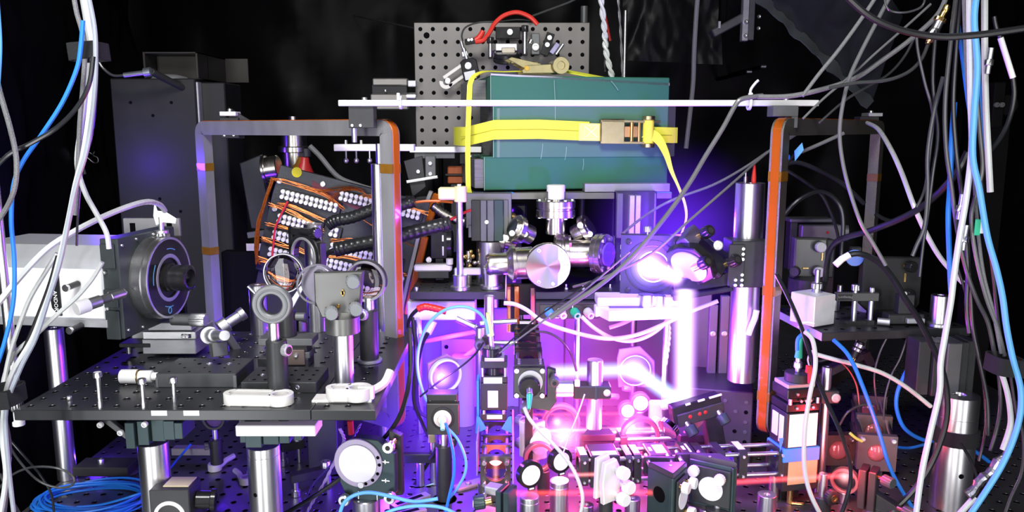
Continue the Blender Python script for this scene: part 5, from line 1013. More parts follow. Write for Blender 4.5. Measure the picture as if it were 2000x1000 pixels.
t = T('lens_fork', 'white clamp bracket carrying the square lens mount', 'bracket', 1255, 612, 1.17)
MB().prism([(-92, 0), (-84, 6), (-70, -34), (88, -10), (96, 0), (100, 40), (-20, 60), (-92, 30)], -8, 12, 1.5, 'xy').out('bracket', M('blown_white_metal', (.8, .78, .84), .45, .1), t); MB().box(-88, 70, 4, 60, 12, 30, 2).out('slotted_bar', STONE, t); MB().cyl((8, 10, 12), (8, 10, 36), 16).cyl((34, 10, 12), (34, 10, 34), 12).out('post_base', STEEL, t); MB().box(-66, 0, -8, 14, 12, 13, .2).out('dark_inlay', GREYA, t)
MB().cyl((60, 60, -320), (60, 60, -8), 7).out('post', STEEL, t)
t = T('tilted_mirror', 'octagonal black mirror mount with a pale violet mirror, tilted towards the beam', 'mirror', 1346, 520, 1.14)
t.rotation_euler = Matrix(((.72, .55, .414), (0, .6, -.797), (-.69, .58, .432))).to_euler()
MB().prism([(-46, 14), (-28, 46), (16, 48), (46, 26), (48, -22), (20, -48), (-24, -46), (-48, -20)], 0, 20, 2).out('cell', BLACKG, t); MB().cyl((0, -3, 0), (0, 2, 0), 38, n=48).out('mirror', M('pale_violet_mirror', (.5, .36, .6), .25, .3), t)
MB().box(-34, 62, 22, 62, -34, 18, 3).out('rear_body', BLACKG, t); MB().box(-50, -20, 16, 60, 0, 30, 2).out('lever_plate', M('violet_grey_plate', (.14, .12, .2), .35, .5), t)
for x, y, z in ((6, -4, 34), (-26, 50, 40), (58, 58, 26)):
    k = MB().cyl((x, y, z - 24), (x, y, z + 4), 7).out('adjuster', BRASS, t); MB().knurl((x, y, z), (0, 0, 1), 12, 22, 18).out('knob', BLACKG, k); MB().cyl((x, y, z + 21.5), (x, y, z + 22.5), 6).out('hex_socket', BLACKM, k)
t = T('mirror_bracket', 'black slanted arm plates joining the tilted mirror to the pillar clamp', 'bracket', 1385, 540, 1.16)
MB().at((0, 0, 0), ry=-8).box(-72, 42, -10, 16, -22, 4, 2).out('lower_arm', BLACKG, t); MB().at((0, 0, 0), ry=-10).box(-78, 40, -14, 10, -34, -24, 2).out('base_bar', BLACKG, t); MB().at((0, 0, 0), ry=-10)
scr(t, STEEL, [(-24, -12, -4), (-8, -12, -2), (6, -12, 1)], r=2.5)
MB().at((12, 20, 50), ry=40).box(-30, 36, 0, 14, -14, 12, 2).out('upper_arm', BLACKG, t); MB().screw((14, -2, 62), (0, -1, 0), 10, 5).out('bolt', ALU, t); MB().at((32, 0, 24), ry=-42).box(-26, 28, 0, 12, -8, 6, 1.5).out('cross_strut', BLACKG, t)
t = T('pillar_clamp', 'black drilled clamp block around the tall steel pillar', 'clamp', 1450, 556, 1.17)
MB().box(-32, 40, -30, 34, 0, 90, 2).out('block', BLACK, t); MB().box(-38, -8, -34, -28, 4, 84, 1).out('drilled_plate', BLACK, t)
for z in (6, 16, 26, 56, 66, 76): MB().screw((-12, -34, z), (0, -1, 0), 3.4, 3).out('screw', STEEL, t); 
for z in (6, 16): MB().screw((-24, -34, z), (0, -1, 0), 3.4, 3).out('screw', STEEL, t)
vpost('tall_steel_post', 'tall thick steel pillar left of the right coil, holding the tilted mirror', 1447, 357, 752, 1.19, 27, z0=.144, hole=None)
for lab, px, h, r, m in (('slim silver banana plug standing on top of the steel pillar', 1456, 26, 3.4, STEEL), ('red banana plug standing on top of the steel pillar', 1472, 36, 4.6, RED)):
    t = T('banana_plug', lab, 'plug', px, 357, 1.19); MB().cyl((0, 0, 0), (0, 0, 12), r).cyl((0, 0, 12), (0, 0, h), r * (.5 if h < 30 else .95), r * .4).out('plug', m, t)
t = T('angle_bracket', 'black drilled angle bracket under the tall pillar', 'bracket', 1402, 870, 1.21, rz=-14)
MB().box(-60, 62, 0, 150, -60, 112, 2).out('body', M('satin_black_bracket', (.06, .055, .065), .42, .3, .15, 60), t)
for i in range(6):
    for j in range(6):
        if (i + j) % 2 == 0 or i == 5: MB().lathe((-48 + i * 19.5, -.3, -8 + j * 20), (0, -1, 0), [(4, 0), (3.6, .6), (2.6, .7), (0, .2)], 10).out('drilled_hole', GREYA if (i + j) % 3 else HOLE, t)
t = T('low_mirror', 'tilted black mirror mount with two grey knobs at the foot of the bright column', 'mirror', 1360, 800, 1.10, ry=-12, rz=12)
MB().box(-52, 50, -10, 14, -16, 22, 2).out('upper_plate', BLACKG, t); MB().box(-46, 52, -14, -8, -20, 6, 1.5).out('front_bar', BLACK, t)
for x, w in ((-24, 10), (2, 14), (26, 26)): MB().box(x, x + w, -12, -9, 19, 22.4, .2).out('white_print', PAPER, t)
for x in (-20, 0, 12): MB().lathe((x, -14, -4), (0, -1, 0), [(4, 0), (3, .5), (0, .3)], 10).out('hole', REDD, t)
for x, z in ((-26, -24), (42, -20)):
    k = MB().cyl((x - 4, -6, z + 14), (x, -16, z), 6).out('adjuster', STEEL, t); MB().knurl((x, -14, z + 2), (.15, -.6, -.8), 12, 20, 8).out('knob', TEAL, k)
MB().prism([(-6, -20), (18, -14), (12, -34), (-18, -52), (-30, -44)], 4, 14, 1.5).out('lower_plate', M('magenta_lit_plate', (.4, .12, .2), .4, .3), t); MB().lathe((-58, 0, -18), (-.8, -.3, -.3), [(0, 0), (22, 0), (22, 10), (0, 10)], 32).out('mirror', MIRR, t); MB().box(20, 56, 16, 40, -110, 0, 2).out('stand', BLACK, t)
for lab, px, y0, y1 in (('grey upright bar with a round bolt behind the bright column', 1389, 592, 745), ('grey upright bar close to the left side of the pillar', 1411, 575, 745)):
    t = T('upright_bar', lab, 'bar', px, y1, 1.30); MB().box(-8, 8, 0, 12, -200, y1 - y0, 1).out('bar', M('lilac_grey_bar', (.2, .19, .23), .45, .5), t); MB().screw((0, 0, 96), (0, -1, 0), 6, 3).out('bolt', ALU, t)
# thin clear mirror on the panel
t = T('clear_disc', 'thin clear round window with a white rim where the bright beam bends', 'window', 1240, 723, 1.27); MB().ring((0, -4, 0), (0, 1, 0), 31, 29, 6, 56).out('rim', WHITE, t); MB().cyl((0, -1, 0), (0, 1, 0), 29.4, n=48).out('glass', GLASS, t); MB().prism([(-34, 20), (-30, 40), (10, 46), (40, 16), (42, -38), (-30, -38)], 8, 16, 1.5).out('mount', ACRYL, t); MB().cyl((0, 12, -160), (0, 12, -30), 8).out('post', STEEL, t)
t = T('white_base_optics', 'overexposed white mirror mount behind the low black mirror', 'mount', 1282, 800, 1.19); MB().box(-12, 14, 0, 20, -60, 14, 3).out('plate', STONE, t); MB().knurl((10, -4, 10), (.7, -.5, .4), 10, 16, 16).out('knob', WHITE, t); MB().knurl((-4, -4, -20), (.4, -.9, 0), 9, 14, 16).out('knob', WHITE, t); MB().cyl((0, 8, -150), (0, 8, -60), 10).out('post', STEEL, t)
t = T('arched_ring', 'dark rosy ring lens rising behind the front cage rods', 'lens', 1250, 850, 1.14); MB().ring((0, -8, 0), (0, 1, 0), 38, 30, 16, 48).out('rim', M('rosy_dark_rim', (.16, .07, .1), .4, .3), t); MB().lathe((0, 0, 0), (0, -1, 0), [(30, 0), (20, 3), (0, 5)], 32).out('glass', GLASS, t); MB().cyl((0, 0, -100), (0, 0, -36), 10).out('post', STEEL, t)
for lab, px, py, r in (('magenta-lit small lens mount left of the white mirror mount', 1225, 800, 18), ('violet-lit upright barrel behind the small magenta lens', 1250, 785, 20)):
    t = T('back_optic', lab, 'mount', px, py, 1.24); MB().lathe((0, -8, 0), (0, 1, 0), [(r - 4, 0), (r, 1), (r, 14), (r - 2, 16), (0, 16)], 32).out('cell', M('rosy_cell', (.35, .2, .3), .35, .5), t); MB().cyl((0, -9, 0), (0, -7, 0), r - 5).out('face', DISC, t); MB().cyl((0, 4, -160), (0, 4, -r + 2), 14).out('post', STEEL, t); MB().knurl((-18, 0, 26), (-.9, -.3, .2), 6, 18, 12).out('knob', M('rosy_metal', (.5, .35, .45), .3, .8), t)

# ------------------------------------------------------------------ front cage system along the table
t = T('cage_system', 'long front cage system with steel rods and violet-lit square plates', 'cage', 1330, 903, 1.065, rz=5)
S = 42
for a in (-1, 1):
    for b in (-1, 1): MB().cyl((-205, a * S / 2, b * S / 2), (196, a * S / 2, b * S / 2), 4.2).out('cage_rod', STEEL, t)
def cplate(x, w, lab=None, half=30):
    n = 28; vs = []; fs = []
    for xx in (x, x + w):
        for k in range(n):
            q = 2 * math.pi * k / n; cy, sz = math.cos(q), math.sin(q); m = half / max(abs(cy), abs(sz)); vs += [(xx, cy * 19, sz * 19), (xx, cy * m, sz * m)]
    for k in range(n):
        l = (k + 1) % n; a, b, c2, d2, o = 2 * k, 2 * k + 1, 2 * l + 1, 2 * l, 2 * n; fs += [(a, d2, c2, b), (a + o, b + o, c2 + o, d2 + o), (b, c2, c2 + o, b + o), (a, a + o, d2 + o, d2)]
    p = MB().add(vs, fs).out('cage_plate', BLACK, t); scr(t, STEEL, [(x + w / 2, -half, 20), (x + w / 2, -half, -20)], r=3)
    if lab: MB().box(x + 1, x + w - 1, -half * .6, half * .7, half, half + .6, .1).out('white_label', PAPER, p)
for x, w, l in ((-116, 12, 0), (-100, 14, 1), (24, 16, 0), (62, 16, 0), (106, 16, 1), (184, 14, 0)): cplate(x, w, l)
MB().lathe((96, 0, 0), (1, 0, 0), [(0, -3), (12, -1), (18, 2), (18, 4), (0, 6)], 28).out('lens', LENSV, t)
for x0, x1 in ((-204, -186),): cplate(x0, 16, 1)
c = MB().box(-184, -128, -30, 30, -32, 32, 1.5).out('cube', BLACK, t); MB().box(-180, -132, -26, -8, 32, 32.8, .1).out('white_label', PAPER, c); MB().lathe((-156, -30, 2), (0, -1, 0), [(14, 0), (14, 1), (0, .6)], 24).out('port', M('magenta_port', (.35, .05, .12), .3), c)
for x0, x1, k in ((-70, -26, 0), (-4, 22, 0), (38, 60, 0)):
    if x1 - x0 < 24: continue
    c = MB().box(x0, x1, -30, 30, -30, 30, 1.5).out('cube', BLACK, t); MB().box(x0 + 14, x1 - 8, -22, 18, 30, 30.8, .1).out('white_label', PAPER, c); text('lettering', 'OB\nIN', 8, PAPER, c, (x0 + 7, 0, 30.6), (0, 0, 90)) if False else MB().box(x0 + 4, x0 + 10, -10, 8, 30, 30.6, .1).out('white_print', PAPER, c)
MB().box(-158, -142, -10, 10, -100, -32, 1).out('stand', BLACK, t); MB().cyl((190, 0, -120), (190, 0, -30), 10).out('stand', STEEL, t)
# pyramid plate, back rods
t = T('cage_bridge', 'upper rear cage bridge with two bright rods and a violet-lit triangular plate', 'cage', 1260, 850, 1.15, rz=4)
MB().prism([(-130, -26), (-64, -26), (-72, 24), (-104, 24)], 0, 14, 1.5, 'xy').out('post_plate', BLACK, t); MB().box(-126, -66, -20, 20, -40, 0, 2).out('block', BLACK, t)
for y in (-20, 16): MB().cyl((-66, y, 0), (46, y, 0), 4.6).out('rod', STEEL, t)
MB().box(-54, -40, -26, 22, -12, 8, 1).out('clip', BLACK, t); MB().box(-53, -44, 0, 20, 8, 8.8, .1).out('white_label', PAPER, t)
MB().prism([(38, 30), (62, -30), (124, -30), (56, 40)], -6, 10, 1.5, 'xy').out('triangle_plate', M('violet_lit_dark', (.05, .045, .06), .35, .4), t); MB().box(62, 124, -28, -10, -16, -6, 1).out('under_plate', BLACK, t); MB().box(80, 100, -20, 0, -90, -16, 1).out('stand', BLACK, t)  # violet light tinted slightly into the triangle plate's colour
# cross cages with right angle mirror mounts
def right_angle(lab, px, py, d, rz, flip):
    t = T('right_angle_mount', lab, 'mount', px, py, d, rz=rz)
    tri = [(-38, 22), (38, 22), (0 if not flip else 30, -34)] if not flip else [(-34, 20), (26, 24), (48, -22)]
    MB().prism(tri, 0, 12, 1.5, 'xy').out('top_plate', M('violet_lit_black', (.06, .05, .07), .4, .4), t); MB().screw((2, 4, 12), (0, 0, 1), 3, 1).out('screw', STEEL, t)  # violet laser light tinted into the top plate's dark colour
    MB().prism(tri, -98, -86, 1.5, 'xy').out('bottom_plate', BLACK, t)
    a, b = (Vector(tri[0]), Vector(tri[2])); c2 = Vector(tri[1])
    for (u, v, main) in ((a, b, flip), (b, c2, not flip)):
        m = (u + v) / 2; ang = math.degrees(math.atan2(v.y - u.y, v.x - u.x)); L = (v - u).length
        MB().at((m.x, m.y, -43), rz=ang).box(-L / 2, L / 2, -2, 8, -48, 44, 1.5).out('wall_plate', TEAL, t)
        if main:
            MB().at((m.x, m.y, -43), rz=ang).box(-L / 2 + 8, L / 2 - 8, -8, -3, -40, 36, 2).out('mirror_plate', M('matte_black_face', (.03, .032, .035), .5, .1), t)
            MB().at((m.x, m.y, -43), rz=ang).cyl((0, -9, -6), (0, -8, -6), 24 if flip else 22, n=40).out('mirror_disc', DISC, t)
            for x, z in ((L * .24, 22), (-L * .3, 26), (L * .2, -38)) if not flip else ((L * .22, 22), (-L * .34, 28)):
                q = MB().at((m.x, m.y, -43), rz=ang).cyl((x, -8, z), (x, -14, z), 5).out('bushing', BRASS, t); MB().at((m.x, m.y, -43), rz=ang).knurl((x, -14, z), (0, -1, 0), 11, 14, 16).out('knob', WHITE, q)
        else:
            MB().at((m.x, m.y, -43), rz=ang).lathe((0, -2, 0), (0, -1, 0), [(16, 0), (15, 1), (0, .3)], 28).out('port', HOLE, t)
    MB().cyl((0, 6, -170), (0, 6, -97), 14).out('post', STEEL, t); return t
for lab, px, py, d in (('short cage arm from the front cage to the nearer right angle mount', 1290, 905, 1.01), ('short cage arm from the front cage to the further right angle mount', 1352, 898, 1.01)):
    t = T('cage_extension', lab, 'cage', px, py, d)
    for a in (-22, 22): MB().cyl((a, -10, 0), (a, 40, 0), 4.4).out('rod', STEEL, t)
    MB().box(-30, 30, 10, 18, -26, 8, 1).out('plate', BLACK, t)
right_angle('nearer right angle mirror mount with a violet-lit triangular top and oval white mirror', 1308, 922, .965, 0, False)
right_angle('right angle mirror mount with a round white disc, right of the nearer one', 1385, 905, .985, -4, True)
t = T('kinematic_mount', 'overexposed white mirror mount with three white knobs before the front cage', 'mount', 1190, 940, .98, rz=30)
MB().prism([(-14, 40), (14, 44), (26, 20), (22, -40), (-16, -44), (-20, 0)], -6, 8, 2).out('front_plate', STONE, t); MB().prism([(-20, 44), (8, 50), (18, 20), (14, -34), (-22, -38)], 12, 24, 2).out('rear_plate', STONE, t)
for x, z in ((12, 24), (14, -30), (26, -8)):
    k = MB().cyl((x, -6, z), (x, -20, z), 7).out('adjuster', ALU, t); MB().knurl((x, -18, z), (.1, -1, 0), 13, 18, 16).out('knob', WHITE, k)
MB().cyl((0, 10, -110), (0, 10, -40), 14).out('post', BLACK, t)
for lab, px, yt, d, r in (('short steel post in front of the long cage, right of the right angle mounts', 1496, 965, 1.03, 18), ('steel post behind the white-knobbed mount, below the front cage', 1235, 972, 1.02, 15), ('thin steel post left of the white-knobbed mount', 1145, 985, 1.02, 14)):
    vpost('steel_post', lab, px, yt, 1000, d, r, z0=0.)
t = T('dark_barrel', 'black post holder below the further right angle mount', 'holder', 1400, 1010, .98); MB().cyl((0, 0, -60), (0, 0, 20), 22).out('holder', BLACK, t); MB().cyl((0, 0, 20), (0, 0, 40), 8).out('stud', STEEL, t)

# ------------------------------------------------------------------ modulator stack with blue tape
t = T('modulator_stack', 'tall black modulator stack with white stickers, blue tape and a kraft label', 'module', 1560, 958, 1.06, rz=12)
MB().box(-36, 40, 0, 60, 0, 62, 1.5).out('lower_body', BLACK, t); MB().box(-26, 36, -1.2, 0, 14, 78, .2).out('kraft_label', KRAFT, t); MB().box(-38, 40, -2, 62, 60, 88, 1.5).out('tape_band', TAPEB, t); MB().prism([(-46, 84), (-40, 112), (-50, 112)], -2, -1, .1).out('tape_end', TAPEB, t)
MB().box(-34, 34, 2, 60, 88, 158, 1.5).out('upper_body', BLACK, t); MB().box(-28, 32, .4, 2, 90, 156, .2).out('front_sticker', PAPER, t); MB().box(-36, -34, 10, 24, 96, 150, .2).box(-36, -34, 30, 50, 104, 150, .2).out('side_sticker', PAPER, t)
MB().box(-34, 36, 2, 60, 160, 176, 1.5).out('cage_plate', BLACKG, t); MB().box(-28, 30, 6, 54, 178, 186, 1).out('lens_cell', BLACKG, t); MB().box(-34, 36, 2, 60, 187, 206, 1.5).out('cage_plate', BLACKG, t); MB().box(-32, 26, 6, 56, 206, 214, 1).out('bright_plate', ALUD, t); MB().cyl((0, 28, 214), (0, 28, 232), 24, n=36).out('cap', BLACK, t)
for x in (-28, 30): MB().cyl((x, 2, 176), (x, 2, 188), 4).out('rod', STEEL, t)
scr(t, STEEL, [(-14, 2, 168), (-14, 2, 196), (20, 2, 168), (-6, 2, 182), (4, 2, 182), (14, 2, 182)], r=3)
MB().cyl((0, 28, 232), (0, 28, 244), 5).knurl((0, 28, 240), (0, 0, 1), 8, 12, 12).cyl((0, 28, 252), (0, 28, 262), 5).out('ferrule', STEEL, t); MB().cyl((0, 28, 260), (2, 28, 304), 7.5, 4).out('green_boot', GRNP, t)
MB().cyl((-10, 14, -36), (-10, 14, 0), 6).cyl((-10, 10, -30), (14, 4, -32), 6).out('brass_fitting', BRASS, t); MB().box(-20, 20, 30, 50, -110, 0, 1).out('stand', BLACK, t)
t = T('alligator_clip', 'small red clip beside the green fibre boot on the modulator', 'clip', 1580, 735, 1.04); MB().prism([(-6, 22), (4, 22), (7, 10), (4, -14), (-1, -14), (-2, 6), (-7, 8)], -4, 4, 1).out('sleeve', RED, t); MB().tube(smooth_path([(0, 0, 20), (-4, 0, 34), (0, 0, 48), (6, 2, 52)], 4), 1.6, 6).out('wire', LTC, t)
t = vpost('steel_post', 'slim bright post with a clamp right of the modulator stack', 1612, 716, 775, 1.10, 9.5, z0=0.); MB().box(-14, 22, -14, 14, 190, 216, 2).out('clamp', BLACK, t); MB().screw((14, -14, 203), (0, -1, 0), 9, 4).out('screw', ALUD, t)
t = T('post_holder', 'black post holder with brass-centred knob below the red beam', 'holder', 1604, 1000, 1.04); MB().cyl((0, 0, -60), (0, 0, 34), 17).out('body', BLACK, t); MB().cyl((0, 0, 30), (0, 0, 80), 8).out('post', STEEL, t); k = MB().knurl((8, -14, 40), (.3, -1, 0), 15, 12, 18).out('thumb_screw', BLACK, t); MB().screw((12, -26, 40), (.3, -1, 0), 7, 2).out('brass_socket', BRASS, k)

# ------------------------------------------------------------------ red-lit optics, lower right
t = T('red_lens_tube', 'red-lit cage lens block standing behind the modulator post', 'lens', 1640, 880, 1.16); cage_plate(t, (0, 0, 0), 62, 20, M('reddish_plate', (.12, .07, .07), .45, .4), 20); MB().lathe((0, 8, -4), (0, -1, 0), [(20, 0), (14, 5), (0, 8)], 28).out('lens', REDLIT, t); scr(t, STEEL, [(22, 0, 22), (22, 0, -22)], r=4); MB().box(-14, 14, 4, 18, -110, -30, 1).out('stand', BLACK, t)
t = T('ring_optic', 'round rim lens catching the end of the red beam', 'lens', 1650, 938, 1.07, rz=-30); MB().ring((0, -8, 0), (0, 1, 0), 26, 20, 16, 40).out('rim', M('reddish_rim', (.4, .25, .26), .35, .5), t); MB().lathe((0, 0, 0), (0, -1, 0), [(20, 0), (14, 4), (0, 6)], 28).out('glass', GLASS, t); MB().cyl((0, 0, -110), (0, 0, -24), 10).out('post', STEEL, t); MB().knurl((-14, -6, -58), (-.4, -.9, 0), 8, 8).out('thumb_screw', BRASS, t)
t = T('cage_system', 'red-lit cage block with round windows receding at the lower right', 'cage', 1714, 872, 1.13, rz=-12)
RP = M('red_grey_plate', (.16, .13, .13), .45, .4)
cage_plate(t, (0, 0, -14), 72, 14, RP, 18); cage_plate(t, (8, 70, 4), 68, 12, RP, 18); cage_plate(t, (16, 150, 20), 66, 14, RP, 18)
for y, z, x in ((6, -14, 0), (76, 4, 8), (156, 20, 16)): MB().lathe((x, y, z), (0, -1, 0), [(18, 0), (12, 5), (0, 7)], 24).out('window', REDLIT, t)
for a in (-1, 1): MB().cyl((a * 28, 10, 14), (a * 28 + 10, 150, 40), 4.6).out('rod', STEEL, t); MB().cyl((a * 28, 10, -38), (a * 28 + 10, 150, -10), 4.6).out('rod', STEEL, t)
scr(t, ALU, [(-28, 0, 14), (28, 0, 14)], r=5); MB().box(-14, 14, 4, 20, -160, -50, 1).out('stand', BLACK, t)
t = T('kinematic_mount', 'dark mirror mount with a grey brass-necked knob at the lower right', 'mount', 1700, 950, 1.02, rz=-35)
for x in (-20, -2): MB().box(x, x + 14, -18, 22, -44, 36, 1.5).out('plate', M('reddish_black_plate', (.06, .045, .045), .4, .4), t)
MB().prism([(12, -10), (60, -30), (60, -44), (12, -44)], -8, 16, 1.5).out('lower_arm', BLACK, t)
for x, z in ((12, 26), (52, -26)): k = MB().cyl((x, -8, z), (x + 14, -14, z), 5).out('adjuster', BRASS, t); MB().knurl((x + 12, -13, z), (.85, -.5, 0), 11, 22, 16).out('knob', GREYA, k)
MB().cyl((10, 4, -130), (10, 4, -44), 22).out('post', STEEL, t)

# ------------------------------------------------------------------ right raised board
ZR = .243; P1, P2, P3 = G(1606, 650, ZR), G(1512, 602, ZR), G(1895, 640, ZR); P4 = P2 + P3 - P1
t = TW('breadboard', 'black raised breadboard at the right with a bright front corner edge', 'breadboard', P1)
q = [((p - P1).x, (p - P1).y) for p in (P1, P3, P4, P2)]
MB().prism(q, -.0127, 0, .0008, 'xy').out('plate', BLACK, t); e = (P2 - P1); nrm = Vector((e.y, -e.x, 0)).normalized() * -.0004
if nrm.y > 0: nrm = -nrm
MB().add([nrm + Vector((0, 0, -.0122)), e * .98 + nrm + Vector((0, 0, -.0122)), e * .98 + nrm + Vector((0, 0, -.0005)), nrm + Vector((0, 0, -.0005))], [(0, 1, 2, 3)]).out('bright_edge', M('pale_edge_strip', (.6, .58, .66), .45, .3), t)  # pale strip laid over the black plate's edge
mb = MB()
for i in range(9):
    for j in range(5): p = (P3 - P1) * (.06 + i * .11) + (P2 - P1) * (.1 + j * .19); mb.lathe((p.x, p.y, -.0002), (0, 0, 1), [(.0032, 0), (.003, .0006), (0, .0004)], 10)
mb.out('threaded_holes', HOLE, t, kind='stuff')
def rb(px, py): return DZ(py, ZR)
t = T('connector_box', 'small bright aluminium box with a coaxial socket on the right board', 'box', 1611, 636, 1.13, rz=28)
MB().box(-32, 26, 0, 60, 0, 60, 1.5).out('box', M('bright_cast_box', (.75, .75, .78), .5, .3), t); MB().cyl((6, 30, 60), (6, 30, 70), 8).knurl((6, 30, 68), (0, 0, 1), 11, 12, 14).cyl((6, 30, 80), (6, 30, 106), 5).out('coaxial_plug', STEEL, t)
t = T('kinematic_mount', 'satin grey mirror mount with two round knobs on the right board', 'mount', 1574, 606, 1.24)
MB().cyl((0, 0, 0), (0, 0, 34), 14).out('post', STEEL, t); MB().lathe((0, 0, 34), (0, 0, 1), [(0, 0), (36, 0), (36, 30), (26, 36), (0, 36)], 36).out('yoke_base', BLACK, t); MB().prism([(-32, 66), (30, 66), (30, 142), (-32, 144)], -10, 14, 3).out('back_plate', KGR, t); MB().box(30, 46, -8, 20, 66, 140, 2).out('front_plate', BLACK, t)
for x, z in ((12, 128), (12, 80)): k = MB().cyl((x, -10, z), (x, -18, z), 11).out('collar', BLACK, t); MB().knurl((x, -18, z), (0, -1, 0), 10, 12, 16).out('knob', M('pale_grey_knob', (.4, .4, .4), .5), k)
MB().box(19, 22, -13, -10, 100, 116, .4).out('spring_pin', BRASS, t); MB().box(-16, -4, -13, -10, 84, 87, .4).out('spring_pin', BRASS, t); MB().knurl((-28, -12, 80), (-.6, -.8, 0), 10, 12, 14).out('dark_knob', BLACK, t); MB().tube([(-8, -10, 2), (14, -14, 6), (30, -20, 2)], 8, 8).out('clamp_foot', STONE, t)
t = T('optics_box', 'grey angular box with a round hole behind the satin mirror mount', 'box', 1605, 470, 1.38); MB().box(-40, 40, 0, 50, 0, 30, 2).out('box', M('mid_grey_box', (.2, .2, .2), .45, .4), t); MB().lathe((10, -.3, 16), (0, -1, 0), [(3, 0), (3, .4), (0, .4)], 12).out('hole', REDD, t); MB().lathe((44, 6, 14), (1, -.3, 0), [(0, 0), (16, 0), (16, 8), (0, 8)], 24).out('barrel', GREYA, t); MB().box(-60, 26, 10, 50, 34, 42, 2).out('top_plate', GREYA, t); MB().box(-20, 30, 4, 40, -140, 0, 1).out('stand', BLACKM, t); MB().box(-58, -44, 12, 40, -60, 34, 1).out('side_block', BLACK, t)
t = T('bar_clamp', 'black bar clamp with a maker badge and two silver studs on the right board', 'clamp', 1672, 640, 1.15)
MB().box(-44, 38, -6, 8, 54, 70, 1).out('bar', M('bar_grey', (.1, .1, .1), .45, .4), t); bd = MB().box(-42, -14, -7, -6, 56, 68, .2).out('badge', BLACKM, t); text('lettering', 'Newport', 7.4, M('grey_print', (.25, .25, .25), .5), bd, (-28, -7.4, 62), (90, 180, 0))
for x, z1 in ((-6, 84), (26, 78)): k = MB().cyl((x, 0, 6), (x, 0, z1 - 10), 5).out('stud', STEEL, t); MB().knurl((x, 0, z1 - 10), (0, 0, 1), 8 if x < 0 else 5, 12, 14).cyl((x, 0, 0), (x, 0, 14), 7).out('stud_head', STEEL, k)
MB().prism([(-26, -4), (-6, 6), (16, 4), (20, -6), (-24, -10)], 0, 14, 2, 'xy').out('foot', BLACK, t); MB().box(18, 32, -8, 8, -2, 16, 1).out('foot', BLACK, t)
for lab, px, py, x2 in (('white-capped cylinder behind the bar clamp on the right board', 1698, 612, 24), ('second pair of silver plugs behind the connector box', 1630, 600, 9)):
    t = T('board_post', lab, 'post', px, py, 1.24); MB().cyl((0, 0, -6), (0, 0, 20), x2, n=28).out('base', STONE if x2 > 12 else STEEL, t); MB().cyl((8, 0, 20), (8, 0, 44), 11 if x2 > 12 else 5).out('stem', STEEL, t)
t = T('large_dark_mount', 'large black mirror mount with brass bushings, in shadow on the right board', 'mount', 1735, 612, 1.2)
MB().prism([(-58, 20), (-40, 4), (44, 4), (56, 20), (56, 110), (-58, 112)], -8, 14, 2).out('plate', BLACKM, t); MB().cyl((0, 0, -10), (0, 0, 10), 40, n=36).out('yoke_base', BLACKG, t)
for x, z in ((22, 96), (22, 42), (-44, 44)): k = MB().cyl((x, -8, z), (x, -14, z), 6).out('bushing', BRASS, t); MB().knurl((x + 2, -14, z), (.3, -1, 0), 11, 16, 14).out('knob', BLACKG, k)
MB().box(20, 24, -11, -8, 64, 82, .4).out('spring_pin', BRASS, t); MB().lathe((-72, 4, 110), (-.3, -1, 0), [(0, 0), (16, 0), (16, 6), (0, 6)], 24).out('blue_lens', M('deep_blue_glass', (.02, .08, .4), .1, .1), t); MB().box(-78, -58, 4, 18, 92, 130, 2).out('lens_arm', BLACK, t)
t = vpost('steel_post', 'short polished post near the right end of the right board', 1832, 576, 640, 1.14, 17, z0=ZR); MB().ring((0, 0, 0), (0, 0, 1), 24, 16, 8).out('base_ring', STEEL, t)
t = T('small_parts', 'row of dark clamps with silver screws on the right board beside the short post', 'clamp', 1775, 634, 1.14); MB().box(-40, 30, 0, 30, 0, 20, 2).out('block', BLACK, t); MB().box(-8, 26, -10, 0, 4, 14, 1).out('silver_tip', ALUD, t); scr(t, STEEL, [(-4, 6, 44), (-14, 2, 62)], r=5); MB().box(-20, 10, 4, 24, 20, 58, 1).out('upper_block', BLACK, t); MB().cyl((-60, 4, 6), (-40, -6, 6), 7).out('knob', ALUD, t)
t = T('hanging_switch', 'black stem with gold pins hanging under the right board', 'connector', 1682, 668, 1.16, ry=24); MB().cyl((0, 0, 0), (0, 0, -34), 8).out('stem', BLACKG, t); MB().knurl((0, 0, -4), (0, 0, -1), 10, 8, 12).knurl((0, 0, -14), (0, 0, -1), 9, 6, 12).out('nut', STEEL, t)
for x in (-4, 0, 4): MB().cyl((x, -2, -34), (x, -2, -42), 1.4).out('gold_pin', BRASS, t)
MB().box(-8, 8, -4, 8, 0, 14, 1).out('bracket', BLACK, t)
t = T('strut', 'dark strut sloping down behind the modulator under the right board', 'strut', 1640, 720, 1.24, ry=-28); MB().box(-80, 60, 0, 24, -8, 8, 2).out('strut', BLACK, t); MB().box(50, 66, -4, 20, -24, 6, 1).out('end', BLACK, t)
# right support column
t = vpost('support_post', 'thick polished post under the right board with a black strap around it', 1852, 770, 1000, 1.06, 36, z0=0., seam=42, hole=[(-4, 150)])
MB().ring((0, 0, (W(1852, 862, 1.06).z) / SC[t.name]), (0, 0, 1), 41, 35, 28, 36).out('strap', VELC, t)
t = T('post_bracket', 'dark finned bracket on top of the thick right post', 'bracket', 1842, 772, 1.08)
for x0, x1, y0 in ((-54, -30, 0), (-28, -8, -8), (-6, 22, -14), (24, 40, -6), (42, 60, 4)): MB().box(x0, x1, y0, y0 + 50, 0, 108, 1.5).out('fin', BLACK if x0 != -6 else GREYA, t)
